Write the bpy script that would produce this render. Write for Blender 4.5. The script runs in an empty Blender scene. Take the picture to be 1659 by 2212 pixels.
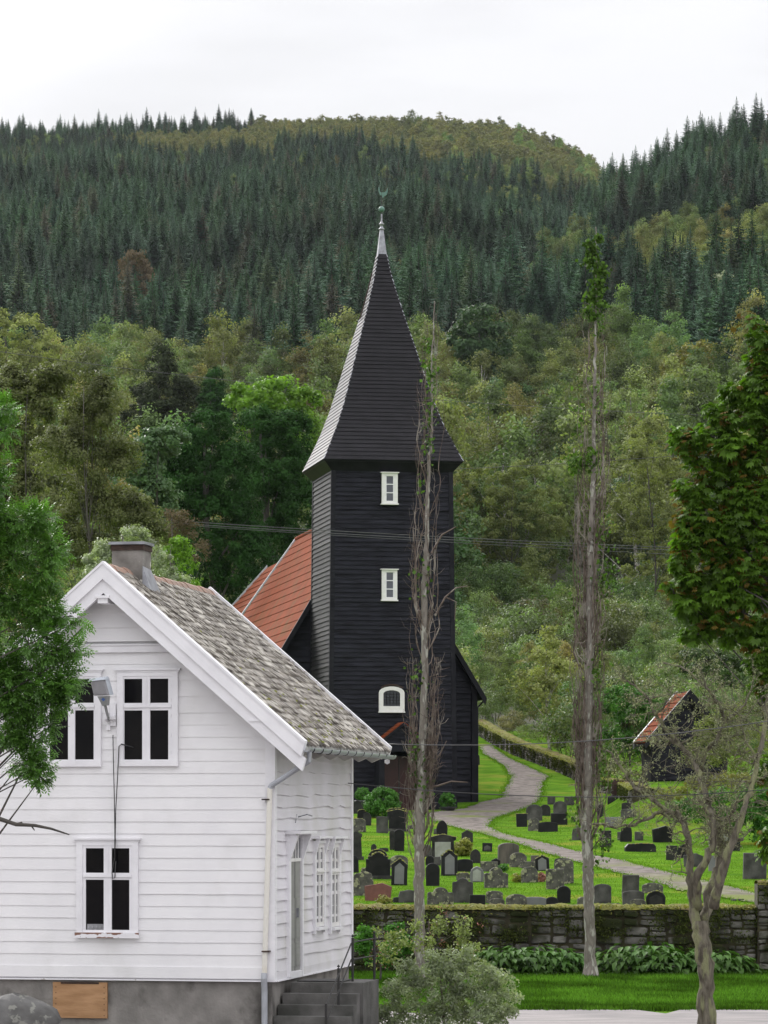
import bpy, math, random
import numpy as np
from mathutils import Vector
R = math.radians
rng = np.random.default_rng(7)
random.seed(7)
SC = bpy.context.scene
COL = SC.collection
# ------------------------------------------------------------------ camera
F, CX, HY = 7400.0, 829.5, 1740.0        # survey units: focal length, axis, eye level
cam = bpy.data.cameras.new('camera'); co = bpy.data.objects.new('camera', cam); COL.objects.link(co)
cam.sensor_fit = 'HORIZONTAL'; cam.sensor_width = 36; cam.lens = 36*F/1659
cam.shift_y = (HY-1106)/1659; cam.clip_start = 1; cam.clip_end = 6000
co.location = (0, 0, 0); co.rotation_euler = (R(90), 0, 0)
SC.camera = co
# ------------------------------------------------------------------ sky, sun, exposure
SUN_EL, SUN_AZ = R(31), R(-27)          # azimuth from +Y towards +X
w = bpy.data.worlds.new('World'); SC.world = w; w.use_nodes = True
nt = w.node_tree; nt.nodes.clear(); N = nt.nodes.new; Lk = nt.links.new
out = N('ShaderNodeOutputWorld'); bg = N('ShaderNodeBackground'); bg.inputs[1].default_value = 0.1
sky = N('ShaderNodeTexSky'); sky.sky_type = 'NISHITA'; sky.sun_disc = False
sky.sun_elevation = SUN_EL; sky.sun_rotation = SUN_AZ
tc = N('ShaderNodeTexCoord'); sep = N('ShaderNodeSeparateXYZ'); Lk(tc.outputs['Generated'], sep.inputs[0])
mz = N('ShaderNodeMapRange'); Lk(sep.outputs['Z'], mz.inputs[0])
for i, v in enumerate((0.0, 1.0, 6.35, 21.0)): mz.inputs[i+1].default_value = v
mp = N('ShaderNodeMapping'); mp.inputs['Scale'].default_value = (3, 3, 16); Lk(tc.outputs['Generated'], mp.inputs[0])
nz = N('ShaderNodeTexNoise'); nz.inputs['Scale'].default_value = 2.2; nz.inputs['Detail'].default_value = 5; Lk(mp.outputs[0], nz.inputs[0])
mn = N('ShaderNodeMapRange'); Lk(nz.outputs[0], mn.inputs[0])
for i, v in enumerate((0.38, 0.62, 0.945, 1.05)): mn.inputs[i+1].default_value = v
mu = N('ShaderNodeMath'); mu.operation = 'MULTIPLY'; Lk(mz.outputs[0], mu.inputs[0]); Lk(mn.outputs[0], mu.inputs[1])
vs = N('ShaderNodeVectorMath'); vs.operation = 'SCALE'; vs.inputs[0].default_value = (0.995, 0.992, 1.015)
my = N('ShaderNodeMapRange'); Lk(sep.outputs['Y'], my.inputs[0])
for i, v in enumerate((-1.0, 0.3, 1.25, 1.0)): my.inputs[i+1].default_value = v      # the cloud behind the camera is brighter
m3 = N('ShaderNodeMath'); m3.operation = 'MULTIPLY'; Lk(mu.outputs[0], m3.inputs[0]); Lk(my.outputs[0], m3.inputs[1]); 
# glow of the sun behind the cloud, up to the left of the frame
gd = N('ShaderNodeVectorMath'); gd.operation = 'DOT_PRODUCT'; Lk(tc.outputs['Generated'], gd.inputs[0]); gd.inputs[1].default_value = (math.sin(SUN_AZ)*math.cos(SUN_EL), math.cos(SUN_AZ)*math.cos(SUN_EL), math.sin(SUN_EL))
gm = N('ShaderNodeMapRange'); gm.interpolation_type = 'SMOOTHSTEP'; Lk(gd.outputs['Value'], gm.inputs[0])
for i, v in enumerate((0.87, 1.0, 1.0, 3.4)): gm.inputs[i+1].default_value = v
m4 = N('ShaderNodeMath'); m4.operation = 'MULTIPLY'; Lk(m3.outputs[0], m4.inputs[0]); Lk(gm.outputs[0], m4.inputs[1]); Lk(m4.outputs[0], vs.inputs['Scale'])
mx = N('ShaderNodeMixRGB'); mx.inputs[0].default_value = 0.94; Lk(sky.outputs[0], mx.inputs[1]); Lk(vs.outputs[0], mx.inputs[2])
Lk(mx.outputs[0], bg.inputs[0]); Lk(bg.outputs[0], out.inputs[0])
sd = bpy.data.lights.new('sun', 'SUN'); sd.energy = 3.0; sd.angle = R(16); sd.color = (1, 0.96, 0.9)
so = bpy.data.objects.new('sun', sd); COL.objects.link(so)
sdir = Vector((math.sin(SUN_AZ)*math.cos(SUN_EL), math.cos(SUN_AZ)*math.cos(SUN_EL), math.sin(SUN_EL)))
so.rotation_euler = sdir.to_track_quat('Z', 'Y').to_euler()
SC.view_settings.view_transform = 'Standard'; SC.view_settings.look = 'None'
SC.view_settings.exposure = 0.0; SC.view_settings.gamma = 1.0
SC.cycles.use_denoising = True
SC.cycles.max_bounces = 5; SC.cycles.diffuse_bounces = 3; SC.cycles.transparent_max_bounces = 4; SC.cycles.volume_bounces = 0

# ------------------------------------------------------------------ materials
def mat(name, c1, c2=None, rough=0.8, scale=3.0, stretch=(1, 1, 1), detail=6, bump=0.0, bscale=None, spec=0.5,
        lo=0.35, hi=0.65, c3=None, s3=1.0, lo3=0.5, hi3=0.62, metal=0.0, coords='Object', bdist=0.02):
    m = bpy.data.materials.new(name); m.use_nodes = True; t = m.node_tree; n = t.nodes.new; L = t.links.new
    b = t.nodes['Principled BSDF']; b.inputs['Roughness'].default_value = rough
    b.inputs['Specular IOR Level'].default_value = spec; b.inputs['Metallic'].default_value = metal
    b.inputs['Base Color'].default_value = (*c1, 1)
    c = n('ShaderNodeTexCoord'); q = n('ShaderNodeMapping'); q.inputs['Scale'].default_value = stretch; L(c.outputs[coords], q.inputs[0])
    if c2:
        z = n('ShaderNodeTexNoise'); z.inputs['Scale'].default_value = scale; z.inputs['Detail'].default_value = detail; L(q.outputs[0], z.inputs[0])
        r = n('ShaderNodeMapRange'); r.inputs[1].default_value = lo; r.inputs[2].default_value = hi; L(z.outputs[0], r.inputs[0])
        x = n('ShaderNodeMixRGB'); x.inputs[1].default_value = (*c1, 1); x.inputs[2].default_value = (*c2, 1); L(r.outputs[0], x.inputs[0])
        last = x.outputs[0]
        if c3:
            z3 = n('ShaderNodeTexNoise'); z3.inputs['Scale'].default_value = s3; z3.inputs['Detail'].default_value = 8; L(q.outputs[0], z3.inputs[0])
            r3 = n('ShaderNodeMapRange'); r3.inputs[1].default_value = lo3; r3.inputs[2].default_value = hi3; L(z3.outputs[0], r3.inputs[0])
            x3 = n('ShaderNodeMixRGB'); L(last, x3.inputs[1]); x3.inputs[2].default_value = (*c3, 1); L(r3.outputs[0], x3.inputs[0]); last = x3.outputs[0]
        L(last, b.inputs['Base Color'])
    if bump:
        zb = n('ShaderNodeTexNoise'); zb.inputs['Scale'].default_value = bscale or scale*4; zb.inputs['Detail'].default_value = 6; L(q.outputs[0], zb.inputs[0])
        bp = n('ShaderNodeBump'); bp.inputs['Strength'].default_value = bump; bp.inputs['Distance'].default_value = bdist
        L(zb.outputs[0], bp.inputs['Height']); L(bp.outputs[0], b.inputs['Normal'])
    return m

def leafmat(name, cols, tint=(1.35, 0.65), rough=0.55, trans=0.25, spec=0.35, nscale=0.0):
    """foliage: colour by tree (object random), by clump (attribute tint)"""
    m = bpy.data.materials.new(name); m.use_nodes = True; t = m.node_tree; n = t.nodes.new; L = t.links.new
    b = t.nodes['Principled BSDF']; o = t.nodes['Material Output']
    oi = n('ShaderNodeObjectInfo'); cr = n('ShaderNodeValToRGB'); el = cr.color_ramp.elements
    while len(el) < len(cols): el.new(0.5)
    for i, c in enumerate(cols): el[i].position = i/max(1, len(cols)-1); el[i].color = (*c, 1)
    L(oi.outputs['Random'], cr.inputs[0])
    at = n('ShaderNodeAttribute'); at.attribute_name = 'tint'
    mr = n('ShaderNodeMapRange'); L(at.outputs['Fac'], mr.inputs[0])
    mr.inputs[3].default_value = tint[1]; mr.inputs[4].default_value = tint[0]
    if nscale:
        ge = n('ShaderNodeNewGeometry'); z = n('ShaderNodeTexNoise'); z.inputs['Scale'].default_value = nscale; L(ge.outputs['Position'], z.inputs[0])
        r2 = n('ShaderNodeMapRange'); L(z.outputs[0], r2.inputs[0])
        for i, q in enumerate((0.36, 0.64, 0.60, 1.60)): r2.inputs[i+1].default_value = q
        m2 = n('ShaderNodeMath'); m2.operation = 'MULTIPLY'; L(mr.outputs[0], m2.inputs[0]); L(r2.outputs[0], m2.inputs[1]); mr = m2
    v = n('ShaderNodeVectorMath'); v.operation = 'SCALE'; L(cr.outputs[0], v.inputs[0]); L(mr.outputs[0], v.inputs['Scale'])
    L(v.outputs[0], b.inputs['Base Color'])
    b.inputs['Roughness'].default_value = rough; b.inputs['Specular IOR Level'].default_value = spec
    tr = n('ShaderNodeBsdfTranslucent'); v2 = n('ShaderNodeVectorMath'); v2.operation = 'MULTIPLY'; v2.inputs[1].default_value = (1.3, 1.5, 0.6)
    L(v.outputs[0], v2.inputs[0]); L(v2.outputs[0], tr.inputs[0])
    ms = n('ShaderNodeMixShader'); ms.inputs[0].default_value = trans; L(b.outputs[0], ms.inputs[1]); L(tr.outputs[0], ms.inputs[2]); L(ms.outputs[0], o.inputs[0])
    return m

M = {}
M['white'] = mat('white_paint', (0.80, 0.79, 0.805), (0.75, 0.74, 0.76), 0.55, 1.4, (1, 1, 1), bump=0.12, bscale=14, c3=(0.64, 0.63, 0.63), s3=0.9, lo3=0.55, hi3=0.8)
M['whitetrim'] = mat('white_trim_paint', (0.80, 0.79, 0.82), (0.72, 0.71, 0.74), 0.5, 2.5, bump=0.1, bscale=20)
M['peel'] = mat('peeling_trim_paint', (0.78, 0.77, 0.80), (0.72, 0.71, 0.74), 0.6, 2.5, c3=(0.45, 0.42, 0.40), s3=7, lo3=0.62, hi3=0.68)
M['peelsill'] = mat('peeling_sill_paint', (0.78, 0.77, 0.80), (0.72, 0.71, 0.74), 0.6, 2.5, (1, 1, 2.5), c3=(0.20, 0.10, 0.07), s3=5, lo3=0.50, hi3=0.53)
M['sidewhite'] = mat('shaded_weathered_white_paint', (0.70, 0.68, 0.72), (0.60, 0.59, 0.60), 0.6, 0.9, (1, 1, 1), bump=0.12, bscale=14, c3=(0.52, 0.51, 0.47), s3=0.7, lo3=0.5, hi3=0.75)  # weathered white, darkened all over so the side's shade sits in the paint
M['soffit'] = mat('shaded_soffit_paint', (0.5, 0.49, 0.46), (0.3, 0.29, 0.27), 0.7, 3)  # white boards, with the shade under the eaves put into the colour
M['cream'] = mat('cream_paint', (0.76, 0.745, 0.74), (0.68, 0.665, 0.655), 0.5, 4)
M['doorgrey'] = mat('grey_door_paint', (0.27, 0.27, 0.26), (0.22, 0.22, 0.21), 0.5, 3)
M['glass'] = mat('dark_window_glass', (0.004, 0.004, 0.005), (0.009, 0.008, 0.008), 0.08, 1.5, spec=0.10)
M['glassmid'] = mat('leaded_reflection_glass', (0.035, 0.04, 0.048), (0.02, 0.024, 0.03), 0.2, 3)  # grey base colour stands in for the reflection on the arched pane
M['glassgrey'] = mat('sky_toned_glass', (0.08, 0.085, 0.11), (0.05, 0.055, 0.07), 0.12, 1.5, spec=0.8)  # sky reflection also put into the grey-blue base colour
M['concrete'] = mat('stained_concrete', (0.27, 0.255, 0.24), (0.17, 0.16, 0.15), 0.95, 2.2, (1, 1, 0.8), bump=0.6, bscale=22, c3=(0.07, 0.066, 0.06), s3=1.6, lo3=0.57, hi3=0.72, detail=12, spec=0.2)
M['stepconc'] = mat('step_concrete', (0.13, 0.125, 0.12), (0.05, 0.05, 0.045), 0.9, 2, bump=0.5, bscale=25)
M['ply'] = mat('plywood', (0.42, 0.24, 0.12), (0.30, 0.16, 0.07), 0.7, 2, (1, 1, 4), bump=0.2)
M['zinc'] = mat('zinc_gutter', (0.42, 0.44, 0.48), (0.34, 0.35, 0.38), 0.4, 3, metal=0.3)
M['pipecream'] = mat('yellowed_pipe', (0.70, 0.68, 0.62), (0.52, 0.44, 0.28), 0.5, 0.9, (1, 1, 0.5), lo=0.5, hi=0.7)
M['slate'] = mat('old_slate', (0.275, 0.25, 0.218), (0.11, 0.098, 0.087), 0.75, 4, (1, 1, 1), bump=0.4, bscale=30, c3=(0.43, 0.405, 0.36), s3=3.2, lo3=0.49, hi3=0.64, spec=0.3)
M['ridge'] = mat('ridge_tile', (0.33, 0.20, 0.15), (0.25, 0.19, 0.155), 0.8, 4, bump=0.3)
M['moss'] = mat('roof_moss', (0.13, 0.16, 0.02), (0.22, 0.22, 0.05), 0.95, 8, bump=0.8, bscale=40)
M['chimney'] = mat('chimney_render', (0.24, 0.225, 0.21), (0.13, 0.12, 0.11), 0.9, 3, bump=0.5, bscale=25, c3=(0.55, 0.53, 0.48), s3=5, lo3=0.64, hi3=0.68)
M['rust'] = mat('rusty_brick', (0.055, 0.03, 0.022), (0.025, 0.016, 0.013), 0.9, 9, bump=0.5)
M['lead'] = mat('lead_flashing', (0.33, 0.34, 0.37), (0.20, 0.20, 0.22), 0.4, 5, metal=0.5)
M['tar'] = mat('tarred_board', (0.0105, 0.0108, 0.0155), (0.021, 0.0215, 0.030), 0.55, 1.1, (1, 1, 5), bump=0.35, bscale=9, c3=(0.005, 0.005, 0.0075), s3=1.6, lo3=0.48, hi3=0.7, spec=0.10)
M['tarside'] = mat('sheen_toned_tarred_board', (0.009, 0.009, 0.010), (0.028, 0.027, 0.027), 0.5, 0.8, (1, 1, 4), bump=0.35, bscale=9, spec=0.12)  # copy of the tar for the left tower face, its sheen put into the colour
M['tarpost'] = mat('tarred_post', (0.010, 0.010, 0.014), (0.018, 0.018, 0.023), 0.5, 2, spec=0.10)
M['spire'] = mat('spire_slate', (0.007, 0.0065, 0.0090), (0.013, 0.012, 0.0155), 0.46, 2.2, bump=0.06, bscale=16, spec=0.17)
M['redtile'] = mat('red_roof_tile', (0.215, 0.052, 0.022), (0.155, 0.040, 0.018), 0.9, 1.6, bump=0.3, bscale=30, c3=(0.14, 0.065, 0.03), s3=0.8, lo3=0.50, hi3=0.72, spec=0.05)
M['darkred'] = mat('dark_red_door', (0.05, 0.008, 0.008), (0.035, 0.006, 0.006), 0.5, 3)
M['copper'] = mat('green_copper', (0.07, 0.15, 0.12), (0.12, 0.23, 0.19), 0.5, 6)
M['iron'] = mat('black_iron', (0.012, 0.012, 0.013), (0.02, 0.018, 0.016), 0.5, 8)
M['cable'] = mat('black_cable', (0.02, 0.02, 0.022), (0.03, 0.03, 0.03), 0.4, 8)
M['greycable'] = mat('grey_cable', (0.05, 0.05, 0.055), (0.08, 0.08, 0.08), 0.5, 8)
M['ground'] = mat('meadow_ground', (0.055, 0.125, 0.013), (0.105, 0.205, 0.020), 0.95, 0.9, (1, 1, 1), bump=0.6, bscale=9, bdist=0.05, c3=(0.155, 0.18, 0.03), s3=0.35, lo3=0.53, hi3=0.66, spec=0.0)
M['forestfloor'] = mat('forest_floor', (0.02, 0.026, 0.01), (0.045, 0.045, 0.02), 1.0, 0.15, bump=0.6, bscale=1.0)
M['road'] = mat('pale_tarmac', (0.25, 0.228, 0.225), (0.19, 0.172, 0.172), 0.75, 0.9, (1, 2.5, 1), bump=0.4, bscale=40, c3=(0.15, 0.14, 0.14), s3=0.6, lo3=0.50, hi3=0.68)
M['gravel'] = mat('path_gravel', (0.20, 0.175, 0.158), (0.095, 0.082, 0.074), 0.9, 2.6, bump=0.8, bscale=9, c3=(0.12, 0.145, 0.035), s3=0.22, lo3=0.54, hi3=0.68, bdist=0.05, spec=0.1, detail=12)
M['stone1'] = mat('wall_stone', (0.20, 0.19, 0.175), (0.05, 0.047, 0.043), 0.95, 1.6, bump=0.8, bscale=10, c3=(0.022, 0.027, 0.009), s3=0.9, lo3=0.46, hi3=0.55, spec=0.2)
M['wallmoss'] = mat('wall_moss', (0.17, 0.16, 0.018), (0.08, 0.095, 0.012), 1.0, 3.5, bump=0.9, bscale=22, bdist=0.05, c3=(0.10, 0.06, 0.025), s3=1.5, lo3=0.54, hi3=0.66)
M['bark_poplar'] = mat('poplar_bark', (0.24, 0.215, 0.19), (0.11, 0.095, 0.085), 0.9, 5, (2, 2, 0.6), bump=0.8, bscale=12, c3=(0.36, 0.35, 0.31), s3=5, lo3=0.53, hi3=0.62, spec=0.2)
M['vine'] = mat('dead_vine', (0.165, 0.13, 0.11), (0.07, 0.05, 0.043), 0.9, 5, c3=(0.27, 0.24, 0.21), s3=2, lo3=0.52, hi3=0.62, spec=0.2)
M['bark_apple'] = mat('apple_bark', (0.185, 0.168, 0.13), (0.075, 0.066, 0.05), 0.95, 5, (2.2, 2.2, 0.5), bump=1.0, bscale=12, bdist=0.06, c3=(0.21, 0.215, 0.12), s3=3.0, lo3=0.50, hi3=0.60, spec=0.1)
M['bark'] = mat('bark', (0.09, 0.08, 0.07), (0.05, 0.045, 0.04), 0.95, 4, (1, 1, 0.4))
M['birchbark'] = mat('birch_bark', (0.42, 0.40, 0.36), (0.12, 0.11, 0.10), 0.9, 3, (1, 1, 3), lo=0.5, hi=0.6)
M['rock'] = mat('grey_boulder', (0.13, 0.127, 0.125), (0.07, 0.068, 0.065), 0.9, 3, bump=0.7, bscale=9, c3=(0.19, 0.19, 0.17), s3=5, lo3=0.58, hi3=0.63)
M['pot'] = mat('pot_glaze', (0.05, 0.052, 0.06), (0.03, 0.03, 0.034), 0.4, 4)
M['soil'] = mat('dark_soil', (0.03, 0.024, 0.016), (0.05, 0.045, 0.02), 1.0, 3, bump=0.8)
# gravestones
M['g_grey'] = mat('grey_granite', (0.10, 0.097, 0.092), (0.05, 0.048, 0.045), 0.85, 4, bump=0.4, c3=(0.03, 0.03, 0.028), s3=1.6, lo3=0.48, hi3=0.62, spec=0.2)
M['g_lichen'] = mat('lichened_granite', (0.12, 0.115, 0.10), (0.05, 0.048, 0.043), 0.9, 6, bump=0.5, c3=(0.27, 0.27, 0.17), s3=9, lo3=0.57, hi3=0.62, spec=0.2)
M['g_black'] = mat('black_granite', (0.009, 0.009, 0.010), (0.018, 0.018, 0.019), 0.45, 4, c3=(0.04, 0.04, 0.036), s3=3, lo3=0.60, hi3=0.75, spec=0.15)
M['g_dark'] = mat('dark_weathered_stone', (0.020, 0.020, 0.020), (0.050, 0.048, 0.045), 0.85, 3, bump=0.3, c3=(0.010, 0.010, 0.009), s3=1.3, lo3=0.48, hi3=0.58, spec=0.2)
M['g_light'] = mat('pale_granite', (0.33, 0.34, 0.31), (0.24, 0.25, 0.21), 0.8, 4, bump=0.2)
M['g_mid'] = mat('smooth_grey_stone', (0.16, 0.16, 0.165), (0.115, 0.115, 0.12), 0.6, 3)
M['g_red'] = mat('red_brown_granite', (0.17, 0.06, 0.045), (0.12, 0.042, 0.032), 0.5, 7)
M['g_brown'] = mat('brown_streaked_stone', (0.12, 0.10, 0.085), (0.05, 0.045, 0.04), 0.85, 2, (3, 3, 0.6), bump=0.3)
M['g_moss'] = mat('stone_top_moss', (0.20, 0.20, 0.03), (0.10, 0.11, 0.03), 1.0, 6, bump=0.6)
M['emblem'] = mat('blue_emblem', (0.05, 0.12, 0.35), None, 0.5)
M['lampglass'] = mat('frosted_lamp_cover', (0.30, 0.30, 0.32), (0.22, 0.22, 0.23), 0.25, 4)
M['lampgrey'] = mat('lamp_housing', (0.50, 0.54, 0.60), (0.42, 0.45, 0.5), 0.45, 4)
M['lampneck'] = mat('lamp_neck', (0.33, 0.34, 0.33), (0.26, 0.27, 0.27), 0.5, 4)
# foliage
M['l_verge'] = leafmat('verge_blades', [(0.055, 0.125, 0.015), (0.06, 0.13, 0.016)], (1.5, 0.45), 0.8, 0.3, 0.0, 0.6)
M['l_spruce'] = leafmat('spruce_needles', [(0.012, 0.030, 0.014), (0.020, 0.048, 0.019), (0.032, 0.058, 0.038), (0.014, 0.036, 0.020), (0.038, 0.066, 0.046), (0.020, 0.048, 0.017), (0.055, 0.052, 0.038)], (2.1, 0.25), 0.8, 0.10, 0.05, 0.008)
M['l_birch'] = leafmat('birch_leaves', [(0.108, 0.134, 0.056), (0.082, 0.128, 0.050), (0.155, 0.170, 0.062), (0.098, 0.118, 0.055), (0.078, 0.140, 0.058), (0.160, 0.135, 0.055), (0.115, 0.144, 0.060), (0.108, 0.168, 0.055)], (1.7, 0.38), 0.65, 0.3, 0.12, 0.025)
M['l_green'] = leafmat('green_leaves', [(0.06, 0.13, 0.035), (0.045, 0.10, 0.03), (0.075, 0.14, 0.05), (0.05, 0.11, 0.04)], (1.35, 0.65), 0.5, 0.25)
M['l_ridge'] = leafmat('ridge_birch_leaves', [(0.13, 0.135, 0.045), (0.11, 0.125, 0.045), (0.17, 0.16, 0.05), (0.09, 0.10, 0.045)], (1.3, 0.7), 0.7, 0.25)
M['l_bright'] = leafmat('bright_leaves', [(0.13, 0.245, 0.028), (0.14, 0.26, 0.03)], (1.35, 0.6), 0.5, 0.4, 0.2)
M['l_cypress'] = leafmat('cypress_needles', [(0.018, 0.055, 0.010), (0.022, 0.062, 0.012)], (1.7, 0.4), 0.8, 0.1, 0.1)
M['l_shrubdark'] = leafmat('oak_leaves', [(0.035, 0.075, 0.025), (0.04, 0.08, 0.028)], (1.5, 0.6), 0.6, 0.2, 0.2)
M['l_birch2'] = leafmat('pale_olive_leaves', [(0.14, 0.165, 0.06), (0.15, 0.17, 0.06)], (1.6, 0.5), 0.6, 0.4, 0.2)
M['l_mossdark'] = leafmat('dark_moss', [(0.045, 0.060, 0.012), (0.05, 0.062, 0.012)], (1.7, 0.4), 0.9, 0.1, 0.1)
M['l_pine'] = leafmat('pine_needles', [(0.032, 0.044, 0.020), (0.038, 0.048, 0.022)], (1.6, 0.4), 0.7, 0.1, 0.1)
M['l_olive'] = leafmat('olive_birch_leaves', [(0.105, 0.122, 0.045), (0.11, 0.125, 0.047)], (1.6, 0.45), 0.55, 0.35, 0.25)
M['l_ash'] = leafmat('ash_leaves', [(0.075, 0.17, 0.03), (0.08, 0.175, 0.03)], (1.7, 0.45), 0.4, 0.35, 0.5)
M['l_chestnut'] = leafmat('chestnut_leaves', [(0.070, 0.145, 0.012), (0.075, 0.15, 0.012)], (1.7, 0.4), 0.5, 0.35, 0.25)
M['l_rust'] = leafmat('rusty_chestnut_leaves', [(0.115, 0.095, 0.014), (0.13, 0.08, 0.016)], (1.3, 0.5), 0.7, 0.3, 0.15)
M['l_silver'] = leafmat('silver_shrub_leaves', [(0.235, 0.28, 0.17), (0.245, 0.285, 0.18)], (1.6, 0.5), 0.4, 0.35, 0.5)
M['l_shrub'] = leafmat('shrub_leaves', [(0.085, 0.135, 0.042), (0.125, 0.17, 0.062), (0.060, 0.115, 0.034), (0.145, 0.165, 0.060), (0.095, 0.125, 0.055), (0.055, 0.110, 0.03), (0.12, 0.11, 0.05)], (1.8, 0.35), 0.5, 0.3, 0.25, 0.12)
M['l_hosta'] = leafmat('hosta_leaves', [(0.040, 0.105, 0.013), (0.055, 0.115, 0.018), (0.045, 0.10, 0.016)], (1.7, 0.4), 0.5, 0.2, 0.25)
M['l_box'] = leafmat('box_leaves', [(0.05, 0.15, 0.018), (0.06, 0.165, 0.022)], (1.5, 0.5), 0.6, 0.25, 0.2)
M['l_lichen'] = leafmat('hanging_lichen', [(0.25, 0.26, 0.19), (0.26, 0.27, 0.20)], (1.3, 0.6), 0.9, 0.3, 0.0)
M['l_pale'] = leafmat('pale_leaves', [(0.30, 0.33, 0.24), (0.3, 0.33, 0.24)], (1.3, 0.7), 0.6, 0.3)
M['l_poplar'] = leafmat('poplar_leaves', [(0.05, 0.10, 0.016), (0.055, 0.105, 0.016)], (1.7, 0.4), 0.6, 0.25, 0.12)
M['l_grass'] = leafmat('grass_blades', [(0.10, 0.20, 0.017), (0.11, 0.21, 0.018)], (1.4, 0.55), 0.9, 0.3, 0.0)
M['l_gold'] = leafmat('golden_leaves', [(0.19, 0.20, 0.03), (0.17, 0.16, 0.03)], (1.4, 0.6), 0.6, 0.3)
M['l_dry'] = leafmat('dry_brown_leaves', [(0.10, 0.075, 0.045), (0.11, 0.08, 0.045)], (1.4, 0.6), 0.8, 0.2)
M['l_pink'] = leafmat('heather_flowers', [(0.30, 0.12, 0.12), (0.3, 0.14, 0.12)], (1.4, 0.6), 0.8, 0.2)

# ------------------------------------------------------------------ object helpers
def tag(o, label=None, cat=None, group=None, kind=None):
    if label: o['label'] = label
    if cat: o['category'] = cat
    if group: o['group'] = group
    if kind: o['kind'] = kind
    return o
def empty(name, loc=(0, 0, 0), label=None, cat=None, group=None, rz=0.0):
    o = bpy.data.objects.new(name, None); COL.objects.link(o); o.location = loc; o.rotation_euler = (0, 0, rz)
    o.empty_display_size = 0.3
    return tag(o, label, cat, group)
def mesh_np(name, V, Q, material, parent=None, tint=None, smooth=False, off=None):
    """V (n,3), Q (m,3|4) faces; tint per face"""
    V = np.asarray(V, dtype=np.float32); Q = np.asarray(Q, dtype=np.int32)
    if off is not None: V = V - np.asarray(off, dtype=np.float32)
    me = bpy.data.meshes.new(name); k = Q.shape[1]
    me.vertices.add(len(V)); me.vertices.foreach_set('co', V.ravel())
    me.loops.add(Q.size); me.loops.foreach_set('vertex_index', Q.ravel())
    me.polygons.add(len(Q)); me.polygons.foreach_set('loop_start', np.arange(0, Q.size, k, dtype=np.int32))
    me.update(calc_edges=True)
    if tint is not None:
        a = me.attributes.new('tint', 'FLOAT', 'FACE'); a.data.foreach_set('value', np.asarray(tint, dtype=np.float32))
    if smooth: me.polygons.foreach_set('use_smooth', np.ones(len(Q), dtype=bool))
    me.materials.append(material)
    o = bpy.data.objects.new(name, me); COL.objects.link(o); o.parent = parent
    return o
class MB:
    def __init__(s): s.v = []; s.f = []; s.g = []
    def add(s, vs, fs):
        n = len(s.v); s.g.append((n, len(s.f))); s.v += [tuple(p) for p in vs]; s.f += [tuple(n+i for i in f) for f in fs]
    def box(s, x0, x1, y0, y1, z0, z1):
        s.hexa([(x0, y0, z0), (x1, y0, z0), (x1, y1, z0), (x0, y1, z0)], [(x0, y0, z1), (x1, y0, z1), (x1, y1, z1), (x0, y1, z1)])
    def hexa(s, a, b):
        s.add(list(a)+list(b), [(3, 2, 1, 0), (4, 5, 6, 7), (0, 1, 5, 4), (1, 2, 6, 5), (2, 3, 7, 6), (3, 0, 4, 7)])
    def prism(s, a, b):
        n = len(a); s.add(list(a)+list(b), [tuple(range(n-1, -1, -1)), tuple(range(n, 2*n))]+[(i, (i+1) % n, n+(i+1) % n, n+i) for i in range(n)])
    def tube(s, pts, rad, n=6, cap=True):
        pts = [Vector(p) for p in pts]
        if not hasattr(rad, '__len__'): rad = [rad]*len(pts)
        base = len(s.v); s.g.append((base, len(s.f))); ref = Vector((0.31, 0.9, 0.2)).normalized()
        for i, p in enumerate(pts):
            d = (pts[min(i+1, len(pts)-1)]-pts[max(i-1, 0)]).normalized()
            if d.length < 1e-6: d = Vector((0, 0, 1))
            a = d.cross(ref)
            if a.length < 0.05: a = d.cross(Vector((1, 0, 0)))
            a.normalize(); b = d.cross(a)
            for k in range(n):
                t = 2*math.pi*k/n; s.v.append(tuple(p+a*(rad[i]*math.cos(t))+b*(rad[i]*math.sin(t))))
        for i in range(len(pts)-1):
            for k in range(n):
                q = base+i*n; s.f.append((q+k, q+(k+1) % n, q+n+(k+1) % n, q+n+k))
        if cap:
            s.f.append(tuple(base+k for k in range(n-1, -1, -1))); e = base+(len(pts)-1)*n; s.f.append(tuple(e+k for k in range(n)))
    def lathe(s, c, prof, n=12):
        base = len(s.v); s.g.append((base, len(s.f)))
        for (r, z) in prof:
            for k in range(n):
                t = 2*math.pi*k/n; s.v.append((c[0]+r*math.cos(t), c[1]+r*math.sin(t), c[2]+z))
        for i in range(len(prof)-1):
            for k in range(n):
                q = base+i*n; s.f.append((q+k, q+(k+1) % n, q+n+(k+1) % n, q+n+k))
    def each(s, name, material, parent=None, smooth=False):
        s.g.append((len(s.v), len(s.f))); r = None
        for (v0, f0), (v1, f1) in zip(s.g[:-1], s.g[1:]):
            m = MB(); m.v = s.v[v0:v1]; m.f = [tuple(i-v0 for i in f) for f in s.f[f0:f1]]; r = m.build(name, material, parent, smooth)
        return r
    def build(s, name, material, parent=None, smooth=False, off=None):
        me = bpy.data.meshes.new(name)
        v = s.v if off is None else [(p[0]-off[0], p[1]-off[1], p[2]-off[2]) for p in s.v]
        me.from_pydata(v, [], s.f); me.materials.append(material)
        if smooth: me.polygons.foreach_set('use_smooth', [True]*len(me.polygons))
        me.update(); o = bpy.data.objects.new(name, me); COL.objects.link(o); o.parent = parent
        return o
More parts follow.
